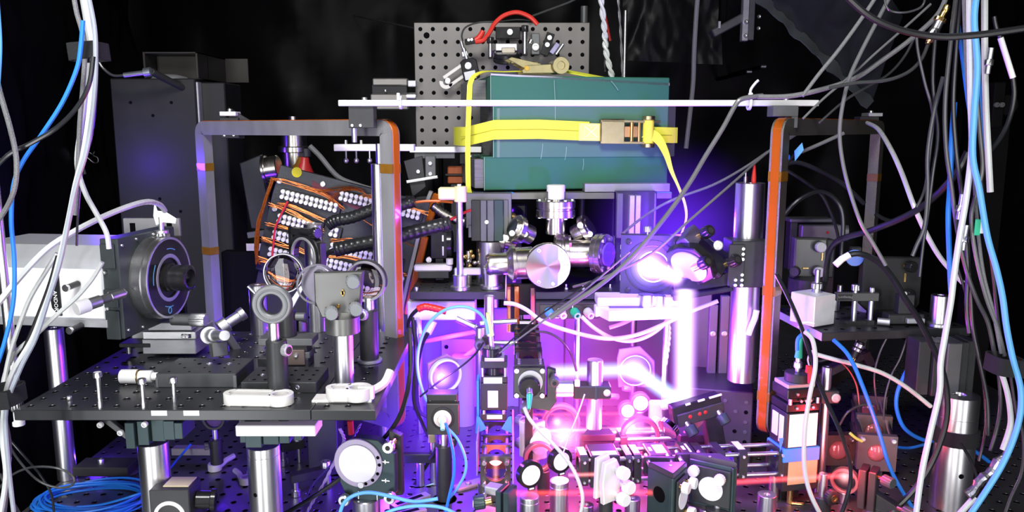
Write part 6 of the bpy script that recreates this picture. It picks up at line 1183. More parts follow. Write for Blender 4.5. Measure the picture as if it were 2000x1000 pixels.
# silver bracket and rail in the top background
t = T('profile_rail', 'grey profile rail in the top background with a hanging slotted bracket', 'rail', 1420, 60, 2.0)
MB().at((0, 0, 0), ry=-28).box(-26, 60, 0, 30, 0, 16, 2).out('rail', GREYA, t); MB().box(28, 40, -6, 10, -20, 60, 1).out('slotted_bracket', ALUD, t); MB().box(40, 52, -4, 10, -18, 60, 1).out('slotted_bracket', GREYA, t); scr(t, STEEL, [(34, -6, -10), (34, -6, 16), (60, -2, 4), (60, -2, 26)], r=4); MB().box(-18, -13, -2, 4, 4, 18, .5).out('tab', ALUD, t)
MB().box(-6, 6, 30, 50, 0, 400, 2).out('hanger', DKBK, t)
for lab, px, py in (('dim pale bolt on the black backdrop, lower of two', 1462, 140), ('dim pale bolt on the black backdrop, upper of two', 1490, 130)):
    t = T('wall_bolt', lab, 'bolt', px, py, 2.2); MB().cyl((-4, 0, 0), (6, 0, 0), 3.4).out('bolt', ALU, t); MB().cyl((0, 2, 0), (0, 300, 0), 4).out('mounting_rod', DKBK, t)
t = T('wall_fixture', 'dark round fixture with two pale rivets far right', 'fixture', 1950, 205, 1.3); MB().cyl((20, 0, 0), (20, 20, 0), 20).box(-12, 10, -4, 20, -44, 44, 2).out('plate', DKBK, t); scr(t, GREYA, [(-8, -5, 0), (2, -5, 0)], r=5); MB().box(-10, 40, 20, 60, -1100, -40, 1).out('arm', DKBK, t)
vpost('thin_post', 'thin grey post standing in the top background behind the white twisted wires', 1217, 20, 250, 1.75, 4, z0=.0, cat='post')
vpost('thin_post', 'thin dark post standing in the top background right of the upright breadboard', 1138, 12, 250, 1.75, 7, z0=.0, cat='post', mat=GREYA)
# ------------------------------------------------------------------ cables, left bundle
BRD = M('braided_grey_sleeve', (.2, .205, .215), .6, .2, .5, 900, bump=.6, bscale=1500)
LCAB = [
 ('grey braided cable at the left edge of the left bundle top', BRD, [(142, -20), (150, 25), (160, 60), (166, 100), (162, 170), (156, 240), (152, 330), (146, 420)], .82, 4.5),
 ('white cable of the left bundle that drops onto the camera top', LTC, [(158, -20), (170, 50), (177, 105), (170, 170), (158, 250), (151, 320), (166, 375), (190, 420), (208, 455), (213, 486)], .84, 5),
 ('thick white cable of the left bundle sweeping down past the camera side', LTC, [(164, -20), (176, 50), (182, 110), (177, 200), (163, 300), (148, 360), (132, 440), (118, 500), (102, 560), (84, 610), (62, 665), (26, 725), (10, 780), (6, 860), (12, 930), (0, 1010)], .80, 5.5),
 ('second thick pale cable of the left bundle, just right of the first', M('pale_blue_grey_jacket', (.3, .33, .38), .25), [(170, -20), (184, 50), (187, 110), (184, 190), (170, 290), (152, 350), (140, 400), (118, 510), (96, 580), (70, 660), (40, 720), (12, 800), (16, 900), (28, 1010)], .79, 4.5),
 ('thin dotted dark cable of the left bundle near the strap', DKC, [(172, -20), (180, 40), (182, 90), (180, 140), (174, 200), (164, 300)], .81, 3),
 ('blue cable leaving the left bundle towards the left edge', BLUE, [(162, 40), (158, 90), (150, 135), (122, 200), (80, 265), (45, 315), (27, 360), (22, 430), (28, 510), (26, 590), (10, 665), (-8, 720)], .78, 4.2),
 ('dark blue-grey cable curving from the left bundle to the left edge', DKC, [(182, 110), (174, 165), (150, 210), (110, 250), (60, 280), (20, 300), (-12, 330)], .77, 4.5),
 ('grey braided cable hanging at the far left edge', BRD, [(-14, 120), (0, 180), (20, 250), (32, 310), (30, 360), (16, 400), (-10, 440)], .76, 5),
 ('pale cyan cable running along the left picture edge', CYAN, [(-4, 20), (0, 90), (-4, 170)], .74, 4),
 ('white cable arching from the camera plug down to the left', LTC, [(322, 412, 1.06), (312, 400, 1.04), (290, 394, 1.0), (255, 402, .96), (200, 424, .92), (140, 455, .88), (90, 488, .86), (40, 540, .84), (-10, 600, .82)], .9, 6),
 ('white cable slanting across the camera body, lower of two', LTC, [(200, 512), (180, 545), (150, 580), (112, 614), (70, 654), (30, 690), (8, 740), (4, 800)], .88, 4.5),
 ('white cable slanting across the camera body, upper of two', LTC, [(112, 495), (90, 530), (60, 580), (40, 630), (20, 690), (8, 745)], .87, 4.5),
 ('black cable slanting across the camera body beside the white ones', BKC, [(112, 500), (98, 550), (80, 600), (58, 655), (36, 705)], .86, 3.5),
 ('thin pale cable rising behind the left bundle strap', GRC, [(168, 160), (162, 230), (158, 300), (166, 340)], .86, 2.4),
 ('thin dark cable hanging right of the left bundle', DKC, [(190, 120), (188, 190), (178, 270), (160, 340), (152, 420), (150, 480)], .86, 2.4),
 ('grey cable looping in the lower left corner', GRC, [(-6, 960), (20, 930), (60, 913), (110, 914), (142, 930), (140, 948), (110, 952), (70, 935), (30, 890), (10, 850)], .84, 2.4),
 ('second grey cable of the lower left loop, dropping to the bottom', GRC, [(0, 925), (20, 970), (40, 1005)], .83, 2.8),
 ('dark thin cable falling through the lower left loop', DKC, [(20, 860), (55, 900), (80, 930), (100, 965), (106, 1005)], .85, 2.4),
 ('pale violet cable at the bottom of the left edge', MGC, [(2, 790), (18, 860), (16, 930), (8, 1010)], .81, 4),
]
for lab, m, pts, d, r in LCAB: cable('cable', lab, m, pts, d, r, group='cables hanging at the left')
def band(lab, px, py, d, w, h, rz=0, ry=0):
    t = T('strap_band', lab, 'strap', px, py, d, ry=ry); a, b = w / 2, w * .62
    n = 28; vs = []; fs = []
    for z in (-h / 2, h / 2):
        for rr in (1, .9):
            for k in range(n): q = 2 * math.pi * k / n; c, s = math.cos(q), math.sin(q); vs.append((a * rr * math.copysign(abs(c) ** .6, c), b * rr * math.copysign(abs(s) ** .6, s), z))
    for k in range(n):
        l = (k + 1) % n; fs += [(k, l, 2 * n + l, 2 * n + k), (n + k, 3 * n + k, 3 * n + l, n + l), (k, n + k, n + l, l), (2 * n + k, 2 * n + l, 3 * n + l, 3 * n + k)]
    MB().add(vs, fs).out('band', VELC, t); MB().box(a * .3, a * 1.1, -b - 3, -b, -h / 2, h / 2, 1).out('loose_end', VELC, t); return t
band('black hook-and-loop strap around the upper left cable bundle', 174, 102, .81, 62, 32, ry=-4); band('black hook-and-loop strap around the cables at the left board corner', 8, 772, .80, 62, 34, ry=-4)
# blue fibre coil on the table, bottom left
t = T('fibre_coil', 'loose coil of blue fibre lying on the table in the bottom left corner', 'fibre', 180, 985, DZ(985, 0))
for i in range(9):
    a, b = 96 + R.uniform(-12, 14), 62 + R.uniform(-10, 16); ox, oy, z = R.uniform(-8, 10), R.uniform(-8, 8), 3 + i * 2.2
    MB().tube([(ox + a * math.cos(q * math.pi / 18), oy + b * math.sin(q * math.pi / 18), z + 3 * math.sin(q * math.pi / 9 + i)) for q in range(36)], 2.4, 6, closed=True).out('fibre_turn', BLUE, t)
cable('fibre_patch', 'blue fibre leaving the coil towards the front post', BLUE, [(150, 990, 1.03), (200, 985, 1.03), (260, 968, 1.02), (300, 950, 1.05), (340, 905, 1.15), (372, 868, 1.2)], 1.05, 2.4, 'fibre')

# ------------------------------------------------------------------ cables in the middle
CCAB = [
 ('cable', 'grey-black cable sagging from the left coil foot to the bottom edge', DKC, [(800, 640), (801, 720), (792, 780), (772, 828), (735, 872), (690, 915), (640, 952), (590, 984), (540, 1012)], 1.02, 4.5),
 ('cable', 'dark cable hanging right of the left coil foot', BKC, [(806, 620), (812, 700), (808, 780), (826, 830), (845, 880), (820, 930), (800, 960)], 1.13, 3.6),
 ('cable', 'pale cable curving from the left plate past the jack box', LTC, [(984, 592), (1005, 594), (1030, 606), (1060, 628), (1110, 646), (1180, 661), (1240, 655), (1295, 634), (1345, 610), (1402, 588)], 1.18, 4.2),
 ('cable', 'pale cable hanging from the grey jack, below the first pale cable', LTC, [(1136, 618), (1160, 640), (1195, 660), (1230, 666), (1262, 658), (1290, 640), (1308, 620)], 1.2, 4),
 ('cable', 'thin grey cable bowing right of the viewer-facing cage', GRC, [(1046, 648), (1070, 650), (1095, 664), (1115, 690), (1126, 725)], 1.22, 2.6),
 ('cable', 'dark thin wire slanting in front of the fibre coupler to the upper right', DKC, [(968, 692), (1010, 655), (1060, 612), (1110, 580), (1170, 540)], 1.12, 1.8),
 ('cable', 'grey thin wire slanting beside the dark one above the cage', MGC, [(975, 690), (1030, 650), (1090, 605), (1150, 560), (1230, 492)], 1.12, 1.8),
 ('cable', 'thin dark wire running from the coupler down to the square fibre mount', DKC, [(945, 668), (925, 695), (895, 720), (862, 742), (820, 775)], 1.1, 2),
 ('cable', 'pale double cable hanging from the bar knot down to the chamber plate', MGC, [(1490, 187), (1450, 193), (1435, 208), (1412, 250), (1378, 305), (1344, 362), (1298, 426), (1236, 500), (1178, 552), (1110, 598), (1075, 622)], 1.1, 4.6),
 ('cable', 'thin grey cable slanting behind the right coil to the square lens mount', MGC, [(1545, 262, 1.2), (1490, 305, 1.2), (1428, 360, 1.15), (1345, 432, 1.12), (1274, 494, 1.12), (1184, 540, 1.14), (1120, 560, 1.2)], 1.15, 2.6),
 ('cable', 'thin pale cable curving from the right coil to the slotted support', MGC, [(1500, 296, 1.25), (1450, 330, 1.25), (1391, 362, 1.25), (1310, 392, 1.25), (1255, 425, 1.28), (1214, 458, 1.3)], 1.25, 2.6),
 ('wire', 'white twisted wires hanging down behind the ratchet strap', LTC, [(1172, -20), (1180, 50), (1184, 100), (1196, 152)], 1.52, 5.5),
 ('wire', 'thin twisted wire hanging left of the white twisted wires', GRC, [(1177, -20), (1180, 60), (1182, 140)], 1.56, 2),
 ('chain', 'thin pale chain hanging right of the white twisted wires', MGC, [(1206, -20), (1212, 60), (1216, 150)], 1.55, 2.4),
 ('conduit', 'grey corrugated conduit hanging in the background right of the green box', BRD, [(1364, -20), (1360, 30), (1356, 100), (1354, 160), (1348, 220), (1340, 290)], 1.8, 4.4),
 ('fibre_patch', 'blue fibre dropping from the square fibre mount to the bottom edge', BLUE, [(870, 826, 1.02), (878, 850, 1.02), (886, 890, 1.02), (886, 930, 1.02), (876, 975, 1.02), (868, 1012, 1.02)], 1.02, 3.2),
 ('fibre_patch', 'pale blue fibre looping right of the fibre post holder', CYAN, [(876, 838), (895, 860), (909, 895), (908, 925), (892, 955), (878, 972)], 1.03, 3),
 ('fibre_patch', 'pale blue fibre looping over the post of the mirror mount', CYAN, [(662, 1010), (672, 982), (695, 966), (725, 962), (765, 970), (810, 980), (855, 974)], .96, 4),
 ('fibre_patch', 'second pale blue fibre lower at the bottom edge', CYAN, [(735, 1010), (775, 994), (820, 988), (865, 992), (905, 1012)], .95, 3.6),
 ('fibre_patch', 'white fibre falling from the green boot past the white-faced mirrors', LTC, [(1024, 796), (1034, 818), (1055, 842), (1085, 872), (1112, 905), (1130, 940), (1138, 975), (1132, 1012)], .985, 4),
 ('wire', 'thin white wire slanting above the white-faced mirrors', LTC, [(1142, 770), (1128, 810), (1112, 850), (1100, 885)], 1.03, 1.6),
 ('wire', 'violet twisted wires hanging from the board to the table, left of the mirror mount', M('violet_wire', (.35, .25, .6), .4), [(664, 838), (672, 856), (668, 872), (652, 905), (632, 945), (608, 985), (596, 1010)], 1.03, 3.4),
 ('wire', 'dark violet wire beside the twisted wires', M('dark_violet_wire', (.1, .06, .3), .4), [(704, 828), (692, 850), (670, 880), (640, 915), (612, 945), (590, 985)], 1.05, 2.6),
 ('cable', 'short red sleeve hanging under the right end of the board', REDD, [(684, 822), (685, 835), (686, 848)], 1.06, 6.5),
 ('chain', 'white twisted string hanging right of the clear disc', LTC, [(1303, 614), (1308, 640), (1307, 670), (1302, 705), (1294, 742)], 1.21, 2.6),
 ('cable', 'pink slanting cable under the white lens bracket', M('pink_cable', (.6, .3, .6), .4), [(1190, 640), (1215, 632), (1245, 618)], 1.22, 4),
 ('cable', 'white zip-tied sleeve hanging behind the pillar, left of the right coil', WHITE, [(1478, 606), (1474, 622), (1466, 642), (1462, 654)], 1.16, 6),
 ('wire', 'thin grey wire crossing the top background', GRC, [(690, 30, 2.5), (760, 45, 2.0), (822, 58, 1.648)], 1.9, 1.6),
 ('wire', 'grey wire running up right from the upright breadboard', GRC, [(1030, 35), (1070, 20), (1110, 5), (1140, -10)], 1.62, 2),
 ('wire', 'dark red wire hanging behind the right edge of the upright breadboard', REDD, [(1180, 20), (1186, 50), (1192, 80)], 1.72, 2.4),
]
for nm, lab, m, pts, d, r in CCAB:
    if 'twisted' in lab:
        P = path(pts, d, 10); k = MPP(500, d); mb = MB()
        for ph in (0, math.pi): mb.tube([p + Vector((math.cos(i * .9 + ph), math.sin(i * .9 + ph), 0)) * r * .55 * k for i, p in enumerate(P)], r * .6 * k, 6)
        solo(mb, nm, m, lab, 'wire')
    else: cable(nm, lab, m, pts, d, r, {'fibre_patch': 'fibre', 'wire': 'wire', 'chain': 'chain', 'conduit': 'conduit'}.get(nm, 'cable'))
t = T('cable_tie', 'white cable tie knotted around the long bar near its right end', 'tie', 1463, 198, 1.17); MB().ring((0, 8, -2), (1, 0, 0), 15, 12, 5, 20).out('loop', WHITE, t); MB().tube(smooth_path([(0, -8, 10), (0, -8, 22), (8, -8, 34), (14, -8, 40)], 4), 2.6, 6).out('tail', WHITE, t); MB().box(-4, 4, -11, -5, 8, 16, 1).out('head', WHITE, t)

# ------------------------------------------------------------------ cables, right bundle
RCAB = [
 ('grey braided cable slanting from the top right down to the long bar', BRD, [(1716, -14), (1687, 30), (1640, 95), (1600, 144), (1567, 188)], .95, 3.6),
 ('grey cable falling in a long bow past the right coil to the right board', MGC, [(1742, -14), (1711, 45), (1680, 105), (1658, 155), (1645, 210), (1640, 258), (1644, 305), (1656, 360), (1680, 432), (1704, 473), (1730, 518)], .95, 3.8),
 ('thin pale cable slanting from the top right towards the right coil', MGC, [(1818, 8), (1766, 55), (1710, 104), (1666, 144), (1609, 192), (1568, 232)], .96, 2.4),
 ('pale braided cable pair sweeping left to the bar knot', BRD, [(1850, -10), (1830, 30), (1780, 76), (1720, 120), (1668, 154), (1600, 176), (1540, 188), (1480, 189)], .97, 4.6),
 ('dark cable from the brass connectors sweeping left', GRC, [(1812, 88), (1798, 118), (1772, 142), (1730, 157), (1670, 162), (1620, 172)], .94, 3.4),
 ('thin pale cable slanting lower, behind the pale braided pair', GRC, [(1792, 60), (1768, 108), (1735, 145), (1690, 172), (1650, 196), (1600, 240)], .99, 2.4),
 ('dark thin cable hanging below the brass connectors', GRC, [(1790, 60), (1793, 100), (1806, 160), (1822, 225), (1816, 300), (1806, 370), (1790, 405)], .93, 2.8),
 ('grey cable of the right bundle bending left at half height', GRC, [(1842, 150), (1824, 220), (1812, 300), (1812, 370), (1806, 440), (1790, 480), (1782, 500)], .91, 4),
 ('dark cable of the right bundle, left of the blue one', DKC, [(1828, 60), (1822, 160), (1832, 260), (1822, 340), (1812, 420), (1804, 470), (1796, 540)], .92, 3.4),
 ('grey printed cable at the left side of the right bundle', GRC, [(1868, -14), (1856, 90), (1846, 200), (1848, 290), (1858, 362), (1870, 450), (1888, 530), (1908, 585), (1930, 632), (1944, 700)], .88, 4.2),
 ('dark grey cable of the right bundle behind the printed one', DKC, [(1876, -14), (1868, 90), (1862, 200), (1867, 290), (1877, 371), (1885, 450), (1890, 530), (1888, 600), (1893, 650)], .89, 4.2),
 ('grey braided cable in the middle of the right bundle', BRD, [(1882, -14), (1886, 100), (1892, 200), (1900, 300), (1906, 400), (1912, 470), (1922, 540), (1940, 610), (1955, 690)], .88, 3.4),
 ('long white cable of the right bundle that bows left past the thick post', LTC, [(1893, -14), (1894, 90), (1896, 200), (1898, 285), (1888, 380), (1873, 470), (1863, 540), (1857, 590), (1845, 660), (1837, 710), (1835, 765), (1818, 840), (1800, 925), (1788, 1012)], .86, 6),
 ('white cable of the right bundle, rightmost at the top', LTC, [(1923, -14), (1923, 90), (1925, 200), (1930, 300), (1934, 375)], .87, 6),
 ('pale cable of the right bundle crossing behind the long white one', MGC, [(1908, 190), (1914, 260), (1919, 330), (1904, 388), (1897, 430), (1906, 500), (1926, 580), (1948, 640), (1962, 695)], .88, 4),
 ('bright blue cable of the right bundle running to the bottom right', CYAN, [(1908, -14), (1903, 40), (1909, 130), (1903, 220), (1900, 305), (1913, 372), (1928, 460), (1946, 525), (1958, 580), (1966, 640), (1978, 700), (1994, 765), (1988, 830), (1955, 912), (1890, 1012)], .85, 6),
 ('short visible blue cable in the middle of the right bundle', BLUE, [(1872, 50), (1884, 145), (1892, 205), (1902, 260)], .9, 4),
 ('blue cable hanging straight at the left of the long white one', BLUE, [(1864, 200), (1858, 290), (1855, 371), (1852, 430), (1856, 545), (1858, 575)], .9, 5),
 ('second bright blue cable near the right end of the bundle', BLUE, [(1906, 60), (1910, 140), (1918, 235), (1922, 300)], .9, 4),
 ('grey cable of the right bundle next to the bright blue one', GRC, [(1916, 350), (1924, 430), (1938, 520), (1946, 600), (1954, 660), (1962, 700)], .89, 3.4),
 ('dark printed cable in the lower right bundle', DKC, [(1890, 455), (1892, 520), (1896, 580), (1900, 640), (1912, 700), (1928, 780), (1930, 850)], .9, 4),
 ('dark thin cable hanging behind the strap of the right bundle', DKC, [(1870, 520), (1894, 600), (1906, 660), (1920, 740), (1926, 830), (1912, 900)], .93, 3),
 ('black cable arching close across the top of the right bundle', BKC, [(1650, -10), (1690, 26), (1730, 48), (1780, 64), (1840, 72), (1900, 69), (1950, 63), (2010, 54)], .62, 6.5),
 ('grey loop of cable at the top edge near the right bundle', GRC, [(1727, -14), (1730, 10), (1742, 22), (1770, 24), (1797, 15), (1806, 0), (1800, -14)], .9, 2),
 ('white cable bowing from the right coil corner to the right board end', LTC, [(1694, 240, 1.35), (1715, 252, 1.25), (1738, 288, 1.15), (1760, 335, 1.1), (1786, 405, 1.05), (1812, 462, 1.05), (1840, 508, 1.05), (1880, 552, 1.05)], 1.1, 4.6),
 ('thick black cable curving from the right bundle to the connector box', DKC, [(1890, 296, .93), (1868, 338, .94), (1830, 380, .97), (1778, 418, 1.), (1704, 449, 1.05), (1645, 466, 1.1), (1624, 484, 1.13), (1615, 516, 1.15), (1612, 548, 1.16)], 1.05, 6),
 ('dark cable with a white end sleeve arching over the right board and down', DKC, [(1636, 516), (1658, 498), (1684, 497), (1716, 512), (1745, 545), (1768, 584), (1792, 620), (1818, 670), (1838, 715), (1850, 770), (1847, 830), (1822, 900), (1785, 957), (1730, 1012)], 1.0, 6),
 ('dark arched cable behind the right coil with a pale print', DKC, [(1517, 440), (1548, 401), (1574, 382), (1600, 374), (1624, 383), (1642, 405), (1647, 440), (1643, 500)], 1.28, 4.4),
 ('dark cable bowing high behind the right coil to the far post', DKC, [(1526, 325), (1555, 317), (1596, 331), (1644, 358), (1688, 398)], 1.34, 4.4),
 ('dark cable bowing lower behind the right coil', DKC, [(1534, 331), (1572, 355), (1603, 379), (1622, 413), (1634, 449), (1638, 470)], 1.31, 3.2),
 ('dark thin cable hanging beside the right coil top', DKC, [(1556, 296), (1538, 319), (1529, 343), (1524, 370), (1522, 410)], 1.2, 2.8),
 ('pale cable end slanting behind the right coil top', MGC, [(1648, 260), (1600, 282), (1562, 298)], 1.2, 3.6),
 ('pale cable with a white end slanting above it', MGC, [(1572, 250), (1548, 266), (1528, 278)], 1.22, 3.6),
 ('short braided dark cable right of the far coil post', DKC, [(1710, 418), (1728, 428), (1750, 432), (1780, 420)], 1.2, 4),
 ('dark cable running from the coil down over the board edge to the table', DKC, [(1516, 535), (1539, 579), (1563, 634), (1576, 673), (1590, 715), (1600, 750), (1618, 792), (1640, 840), (1656, 888), (1662, 930), (1654, 972), (1640, 1012)], 1.0, 4.4),
 ('pale cable hanging from the board edge past the modulator stickers', LTC, [(1572, 648), (1586, 662), (1592, 690), (1592, 722), (1581, 776), (1572, 840), (1571, 910), (1582, 962), (1606, 1012)], .99, 4.6),
 ('white cable running under the right board to the thick post', LTC, [(1586, 690), (1626, 701), (1676, 714), (1724, 729), (1770, 756), (1818, 794)], 1.06, 4.4),
 ('white tie around cables at the right board edge', WHITE, [(1560, 640), (1566, 632), (1578, 630), (1590, 632)], 1.08, 2.6),
 ('blue fibre falling from under the right board past the red-lit cage', BLUE, [(1628, 664), (1652, 687), (1668, 714), (1684, 752), (1702, 800), (1720, 854), (1734, 902), (1752, 942), (1782, 992)], 1.04, 4),
 ('blue fibre curving out of the green boot to the board edge', BLUE, [(1557, 684), (1558, 664), (1566, 654), (1580, 646)], 1.06, 4),
 ('blue fibre bowing under the right board beside the thick post', BLUE, [(1780, 706), (1764, 738), (1752, 770), (1752, 802), (1768, 838), (1806, 860), (1850, 862), (1892, 874), (1932, 902)], 1.12, 4),
 ('faint blue fibre behind the red-lit cage', BLUE, [(1740, 872), (1775, 875), (1806, 868)], 1.16, 3),
 ('thin dark cable hanging under the right board', GRC, [(1732, 660), (1718, 690), (1708, 730), (1710, 770), (1716, 800)], 1.12, 2),
 ('second thin dark cable hanging under the right board', GRC, [(1772, 660), (1758, 700), (1740, 735), (1728, 780), (1726, 820)], 1.13, 2),
 ('thin grey cable arching beside the slim bright post', DKC, [(1598, 706), (1630, 702), (1654, 718), (1672, 750), (1678, 790)], 1.1, 2.6),
 ('red-lit cable arching behind the red lens block', GRC, [(1640, 830), (1655, 806), (1680, 792), (1706, 790)], 1.16, 2.6),
 ('green-yellow wire under the red-lit cage', LIME, [(1660, 846), (1672, 856), (1684, 862)], 1.12, 3),
 ('white cable leaving the lower strap towards the foil connector', LTC, [(1954, 722), (1968, 770), (1974, 820), (1968, 850), (1958, 878)], .88, 5.5),
 ('pale cable coming out below the foil connector', LTC, [(1904, 970), (1888, 988), (1866, 1012)], .88, 6),
 ('grey cable hanging left below the lower strap', GRC, [(1950, 722), (1954, 790), (1946, 840), (1934, 880)], .9, 3.6),
 ('grey cable bowing along the lower right edge', GRC, [(1972, 720), (1984, 800), (1998, 850), (1996, 920), (1975, 970), (1960, 1012)], .9, 3),
 ('dark cable slanting below the thick post strap', DKC, [(1876, 866), (1894, 895), (1906, 925), (1910, 945)], .98, 3),
]
for lab, m, pts, d, r in RCAB: cable('fibre_patch' if 'fibre' in lab else 'cable', lab, m, pts, d, r, 'fibre' if 'fibre' in lab else 'cable', group='cables at the right')
band('black hook-and-loop strap around the lower right cable bundle', 1960, 711, .87, 54, 34, ry=4)
t = T('brass_connectors', 'chain of brass and steel coaxial connectors at the top right', 'connector', 1812, 86, .94, ry=24)
MB().cyl((0, 0, 0), (0, 0, 12), 5).knurl((0, 0, 4), (0, 0, 1), 7, 8, 6).out('lower_nut', BRASS, t); MB().cyl((0, 0, 12), (0, 0, 20), 3).knurl((0, 0, 18), (0, 0, 1), 10, 14, 12).cyl((0, 0, 30), (0, 0, 48), 9).out('steel_adapter', STEEL, t); MB().knurl((0, 0, 46), (0, 0, 1), 12, 8, 12).out('brass_ring', BRASS, t); MB().cyl((0, 0, 54), (0, 0, 66), 6).knurl((0, 0, 64), (0, 0, 1), 7, 16, 6).out('upper_nut', BRASS, t)
t = T('sleeved_cable', 'dark cable with a long white sleeve at the far right', 'cable', 1966, 115, .9)
MB().tube(smooth_path([(-32, 0, 80), (-26, 0, 60), (-16, 0, 40)], 5), 4, 8).out('upper_lead', DKC, t); MB().tube([(-16, 0, 40), (16, 0, -36)], 5.5, 10).out('white_sleeve', WHITE, t); MB().tube(smooth_path([(16, 0, -36), (22, 0, -70), (18, 0, -110), (4, 0, -150), (-22, 0, -188)], 6), 4.5, 8).out('lower_lead', DKC, t)
t = T('white_sleeve', 'white sleeve on the end of the arched dark cable over the right board', 'sleeve', 1644, 508, .995); MB().tube([(-12, 0, -10), (0, 0, 2), (14, 0, 10)], 7, 10).out('sleeve', WHITE, t)
for lab, px, py, d in (('bright steel connector inside the right bundle, near its top', 1932, 120, .86), ('bright steel connector inside the right bundle, at half height', 1876, 405, .87), ('small steel connector low in the right bundle', 1884, 465, .88)):
    t = T('inline_connector', lab, 'connector', px, py, d, ry=4); MB().cyl((0, 0, -24), (0, 0, 26), 5).out('body', ALU, t); MB().knurl((0, 0, -8), (0, 0, 1), 8, 12, 12).out('nut', STEEL, t)
t = T('cable_tag', 'green and white tag on a cable of the right bundle', 'tag', 1912, 442, .87); MB().box(-8, 3, -2, 2, -18, 14, 1).out('green_half', GRNP, t); MB().box(2, 9, -3, 1, -14, 16, 1).out('white_half', WHITE, t)
t = T('foil_connector', 'foil-wrapped connector at the bottom right beside the bright blue cable', 'connector', 1930, 925, .88, ry=38)
mb = MB(); P = [(2 * math.sin(i), 0, -58 + i * 8) for i in range(15)]; mb.tube(P, [9 + R.uniform(-2.5, 3.5) for _ in P], 10); mb.out('foil', M('crumpled_foil', (.55, .55, .58), .3, 1, .4, 150, bump=.4, bscale=150), t, ang=10)
t = T('blue_clip', 'blue plastic clip with a pale cyan tag behind the right coil top', 'clip', 1536, 307, 1.16); MB().box(-16, 8, 0, 8, -5, 5, 2).out('clip', BLUE, t); MB().prism([(18, -8), (34, 14), (30, 28), (16, 12)], 2, 4, .3).out('tag', CYAN, t)
# ------------------------------------------------------------------ laser light: glowing columns of lit air, added balls of bloom, and the lamps that are its scatter
def glow_volume(core, edge, s, r, p=2.0, A=None, u=None):     # emissive volume glowing brightest on the axis A + u (or at the origin) and fading to nothing at r
    m = bpy.data.materials.new('glow_volume'); m.use_nodes = True; nt = m.node_tree; nt.nodes.clear(); N = nt.nodes.new; L = nt.links.new
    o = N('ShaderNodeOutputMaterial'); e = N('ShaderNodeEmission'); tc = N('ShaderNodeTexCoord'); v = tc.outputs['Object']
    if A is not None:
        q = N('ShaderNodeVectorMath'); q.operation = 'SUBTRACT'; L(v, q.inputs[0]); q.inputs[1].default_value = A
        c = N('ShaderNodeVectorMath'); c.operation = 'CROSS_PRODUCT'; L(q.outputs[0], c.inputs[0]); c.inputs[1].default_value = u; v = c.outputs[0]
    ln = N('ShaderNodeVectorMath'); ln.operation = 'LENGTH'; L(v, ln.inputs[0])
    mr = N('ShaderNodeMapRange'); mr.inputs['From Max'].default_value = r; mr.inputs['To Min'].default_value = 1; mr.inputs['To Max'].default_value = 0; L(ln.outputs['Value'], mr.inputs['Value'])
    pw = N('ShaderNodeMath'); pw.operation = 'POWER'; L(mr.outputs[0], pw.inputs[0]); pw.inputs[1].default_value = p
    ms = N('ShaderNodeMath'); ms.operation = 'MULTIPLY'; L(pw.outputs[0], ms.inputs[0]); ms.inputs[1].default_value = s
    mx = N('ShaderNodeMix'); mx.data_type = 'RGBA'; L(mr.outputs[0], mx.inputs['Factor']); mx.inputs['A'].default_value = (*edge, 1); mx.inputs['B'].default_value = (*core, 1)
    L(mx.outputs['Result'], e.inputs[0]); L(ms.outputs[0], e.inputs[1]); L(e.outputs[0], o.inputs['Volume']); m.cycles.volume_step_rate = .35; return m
def ray(label, pts, r, core, edge, s, p=1.6):
    A = W(*pts[0]); t = TW('laser_light', label, 'light', A)
    for i in range(len(pts) - 1):
        a, b = W(*pts[i]) - A, W(*pts[i + 1]) - A; u = (b - a).normalized(); rr = r * MPP(500, pts[0][2])
        MB().lathe(a, b - a, [(0, 0), (rr, 0), (rr, (b - a).length), (0, (b - a).length)], 24).out('glow_volume', glow_volume(core, edge, s, rr, p, a, u), t)
    return t
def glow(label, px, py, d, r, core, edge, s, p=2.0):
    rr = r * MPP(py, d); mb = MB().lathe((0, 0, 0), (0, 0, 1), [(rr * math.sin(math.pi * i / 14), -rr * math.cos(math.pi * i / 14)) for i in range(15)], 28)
    o = bpy.data.objects.new('light_haze', mb.mesh('light_haze', glow_volume(core, edge, s, rr * .99, p))); COL.objects.link(o); o.location = W(px, py, d); return tag(o, label, 'bloom', kind='stuff')  # emissive ball added to imitate lens bloom
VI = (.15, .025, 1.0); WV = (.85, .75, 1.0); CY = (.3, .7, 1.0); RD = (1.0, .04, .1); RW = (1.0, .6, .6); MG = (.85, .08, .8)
ray('bright upright column of white-violet laser light beside the pillar', [(1338, 566, 1.13), (1336, 782, 1.13)], 30, (1, .95, 1), (.5, .12, 1), 170, 1.5)
ray('pale cyan laser beam bending at the clear disc towards the low mirror', [(1075, 727, 1.24), (1240, 722, 1.25), (1335, 790, 1.12)], 21, (.6, .88, 1), (.2, .35, 1), 120, 1.3)
ray('thick violet-white laser light between the square lens mount and the tilted mirror', [(1258, 518, 1.19), (1328, 544, 1.13)], 24, (1, .9, 1), (.5, .08, 1), 230)
ray('bright red laser beam running left of the nearer right angle mount', [(1008, 963, .985), (1275, 962, .97)], 9, (1, .1, .08), RD, 300)
ray('bright red laser beam running from the right angle mount to the ring optic', [(1432, 942, .99), (1660, 928, 1.06)], 9, (1, .12, .12), RD, 300)
ray('dim red laser beam behind the white-faced mirrors', [(1050, 842, 1.15), (1290, 836, 1.15)], 7, (1, .6, .6), RD, 330)
ray('dim red laser beam above the first, crossing the iris ring', [(1030, 810, 1.2), (1220, 808, 1.2)], 6, (1, .12, .12), RD, 220)
ray('short red laser beam left of the overexposed mirror mount', [(1110, 928, 1.02), (1180, 926, 1.0)], 7, (1, .5, .5), RD, 300)
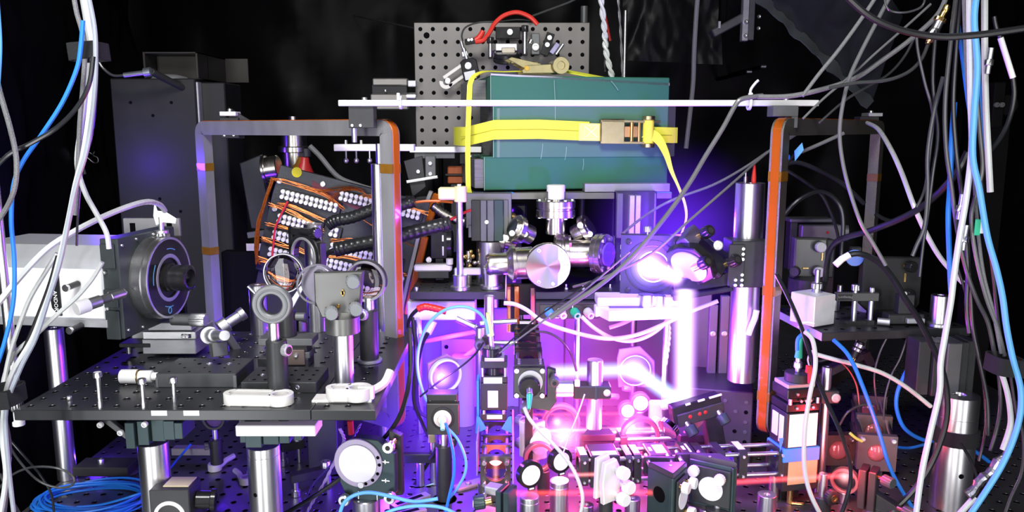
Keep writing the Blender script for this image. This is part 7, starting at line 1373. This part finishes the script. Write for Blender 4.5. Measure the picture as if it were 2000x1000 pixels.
ray('faint red light falling through the low cage', [(968, 890, 1.06), (968, 938, 1.055)], 10, (1, .5, .5), RD, 140)
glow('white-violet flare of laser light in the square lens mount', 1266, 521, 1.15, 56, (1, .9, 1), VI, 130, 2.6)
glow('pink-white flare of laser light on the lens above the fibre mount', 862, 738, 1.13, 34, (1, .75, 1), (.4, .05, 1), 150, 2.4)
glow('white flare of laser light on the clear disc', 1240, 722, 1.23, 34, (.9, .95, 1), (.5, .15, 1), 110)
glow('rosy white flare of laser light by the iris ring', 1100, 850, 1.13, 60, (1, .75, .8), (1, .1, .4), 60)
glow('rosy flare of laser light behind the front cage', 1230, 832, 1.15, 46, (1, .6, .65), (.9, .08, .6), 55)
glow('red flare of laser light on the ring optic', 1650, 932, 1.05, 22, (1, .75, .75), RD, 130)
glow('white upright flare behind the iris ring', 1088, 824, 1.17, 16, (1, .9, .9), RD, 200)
glow('violet bloom around the tilted mirror and pillar', 1320, 460, 1.26, 205, VI, VI, 9.5, 2.2)
glow('magenta and red bloom over the middle of the table', 1180, 815, 1.21, 240, (1, .08, .42), (.4, .04, 1), 7, 2.0)
glow('violet bloom beside the fibre mount and the table to its left', 840, 790, 1.24, 190, VI, VI, 6.5, 2.0)
point('violet_scatter_lens', W(1285, 535, 1.10), 4.0, VI); point('violet_scatter_column', W(1325, 680, 1.08), 2.0, (.4, .08, 1)); point('violet_scatter_disc', W(1235, 730, 1.18), 2.2, (.5, .06, 1))
point('violet_scatter_fibre', W(860, 735, 1.09), 1.6, (.3, .05, 1)); point('violet_scatter_back', W(1000, 680, 1.38), 2.6, (.13, .012, 1)); point('violet_scatter_high', W(1330, 440, 1.3), 1.6, VI)
point('red_scatter_middle', W(1105, 860, 1.09), 1.98, (1, .06, .2)); point('red_scatter_cage', W(1230, 845, 1.11), 1.76, (1, .08, .3)); point('red_scatter_right', W(1655, 925, 1.02), 0.44, (1, .05, .08)); point('red_scatter_low', W(968, 900, 1.085), 0.22, (1, .1, .1))
point('violet_scatter_left', W(760, 905, 1.12), 1.8, (.13, .02, 1)); point('violet_scatter_under_board', W(470, 880, 1.3), 3.0, (.13, .02, 1)); point('violet_scatter_top', W(985, 118, 1.56), 0.128, VI); point('violet_scatter_far_left', W(190, 900, 1.2), 0.5, (.12, .03, 1))
point('red_scatter_cage_right', W(1700, 880, 1.0), .35, (1, .05, .08)); point('violet_scatter_coil_foot', W(425, 585, 1.38), .5, (.12, .02, 1))
point('violet_scatter_front', W(1330, 850, 1.0), .5, (.5, .05, 1)); point('violet_scatter_curtain', W(200, 330, 1.45), .7, (.12, .03, 1))
point('violet_scatter_panel', W(885, 665, 1.37), 1.7, (.14, .012, 1))
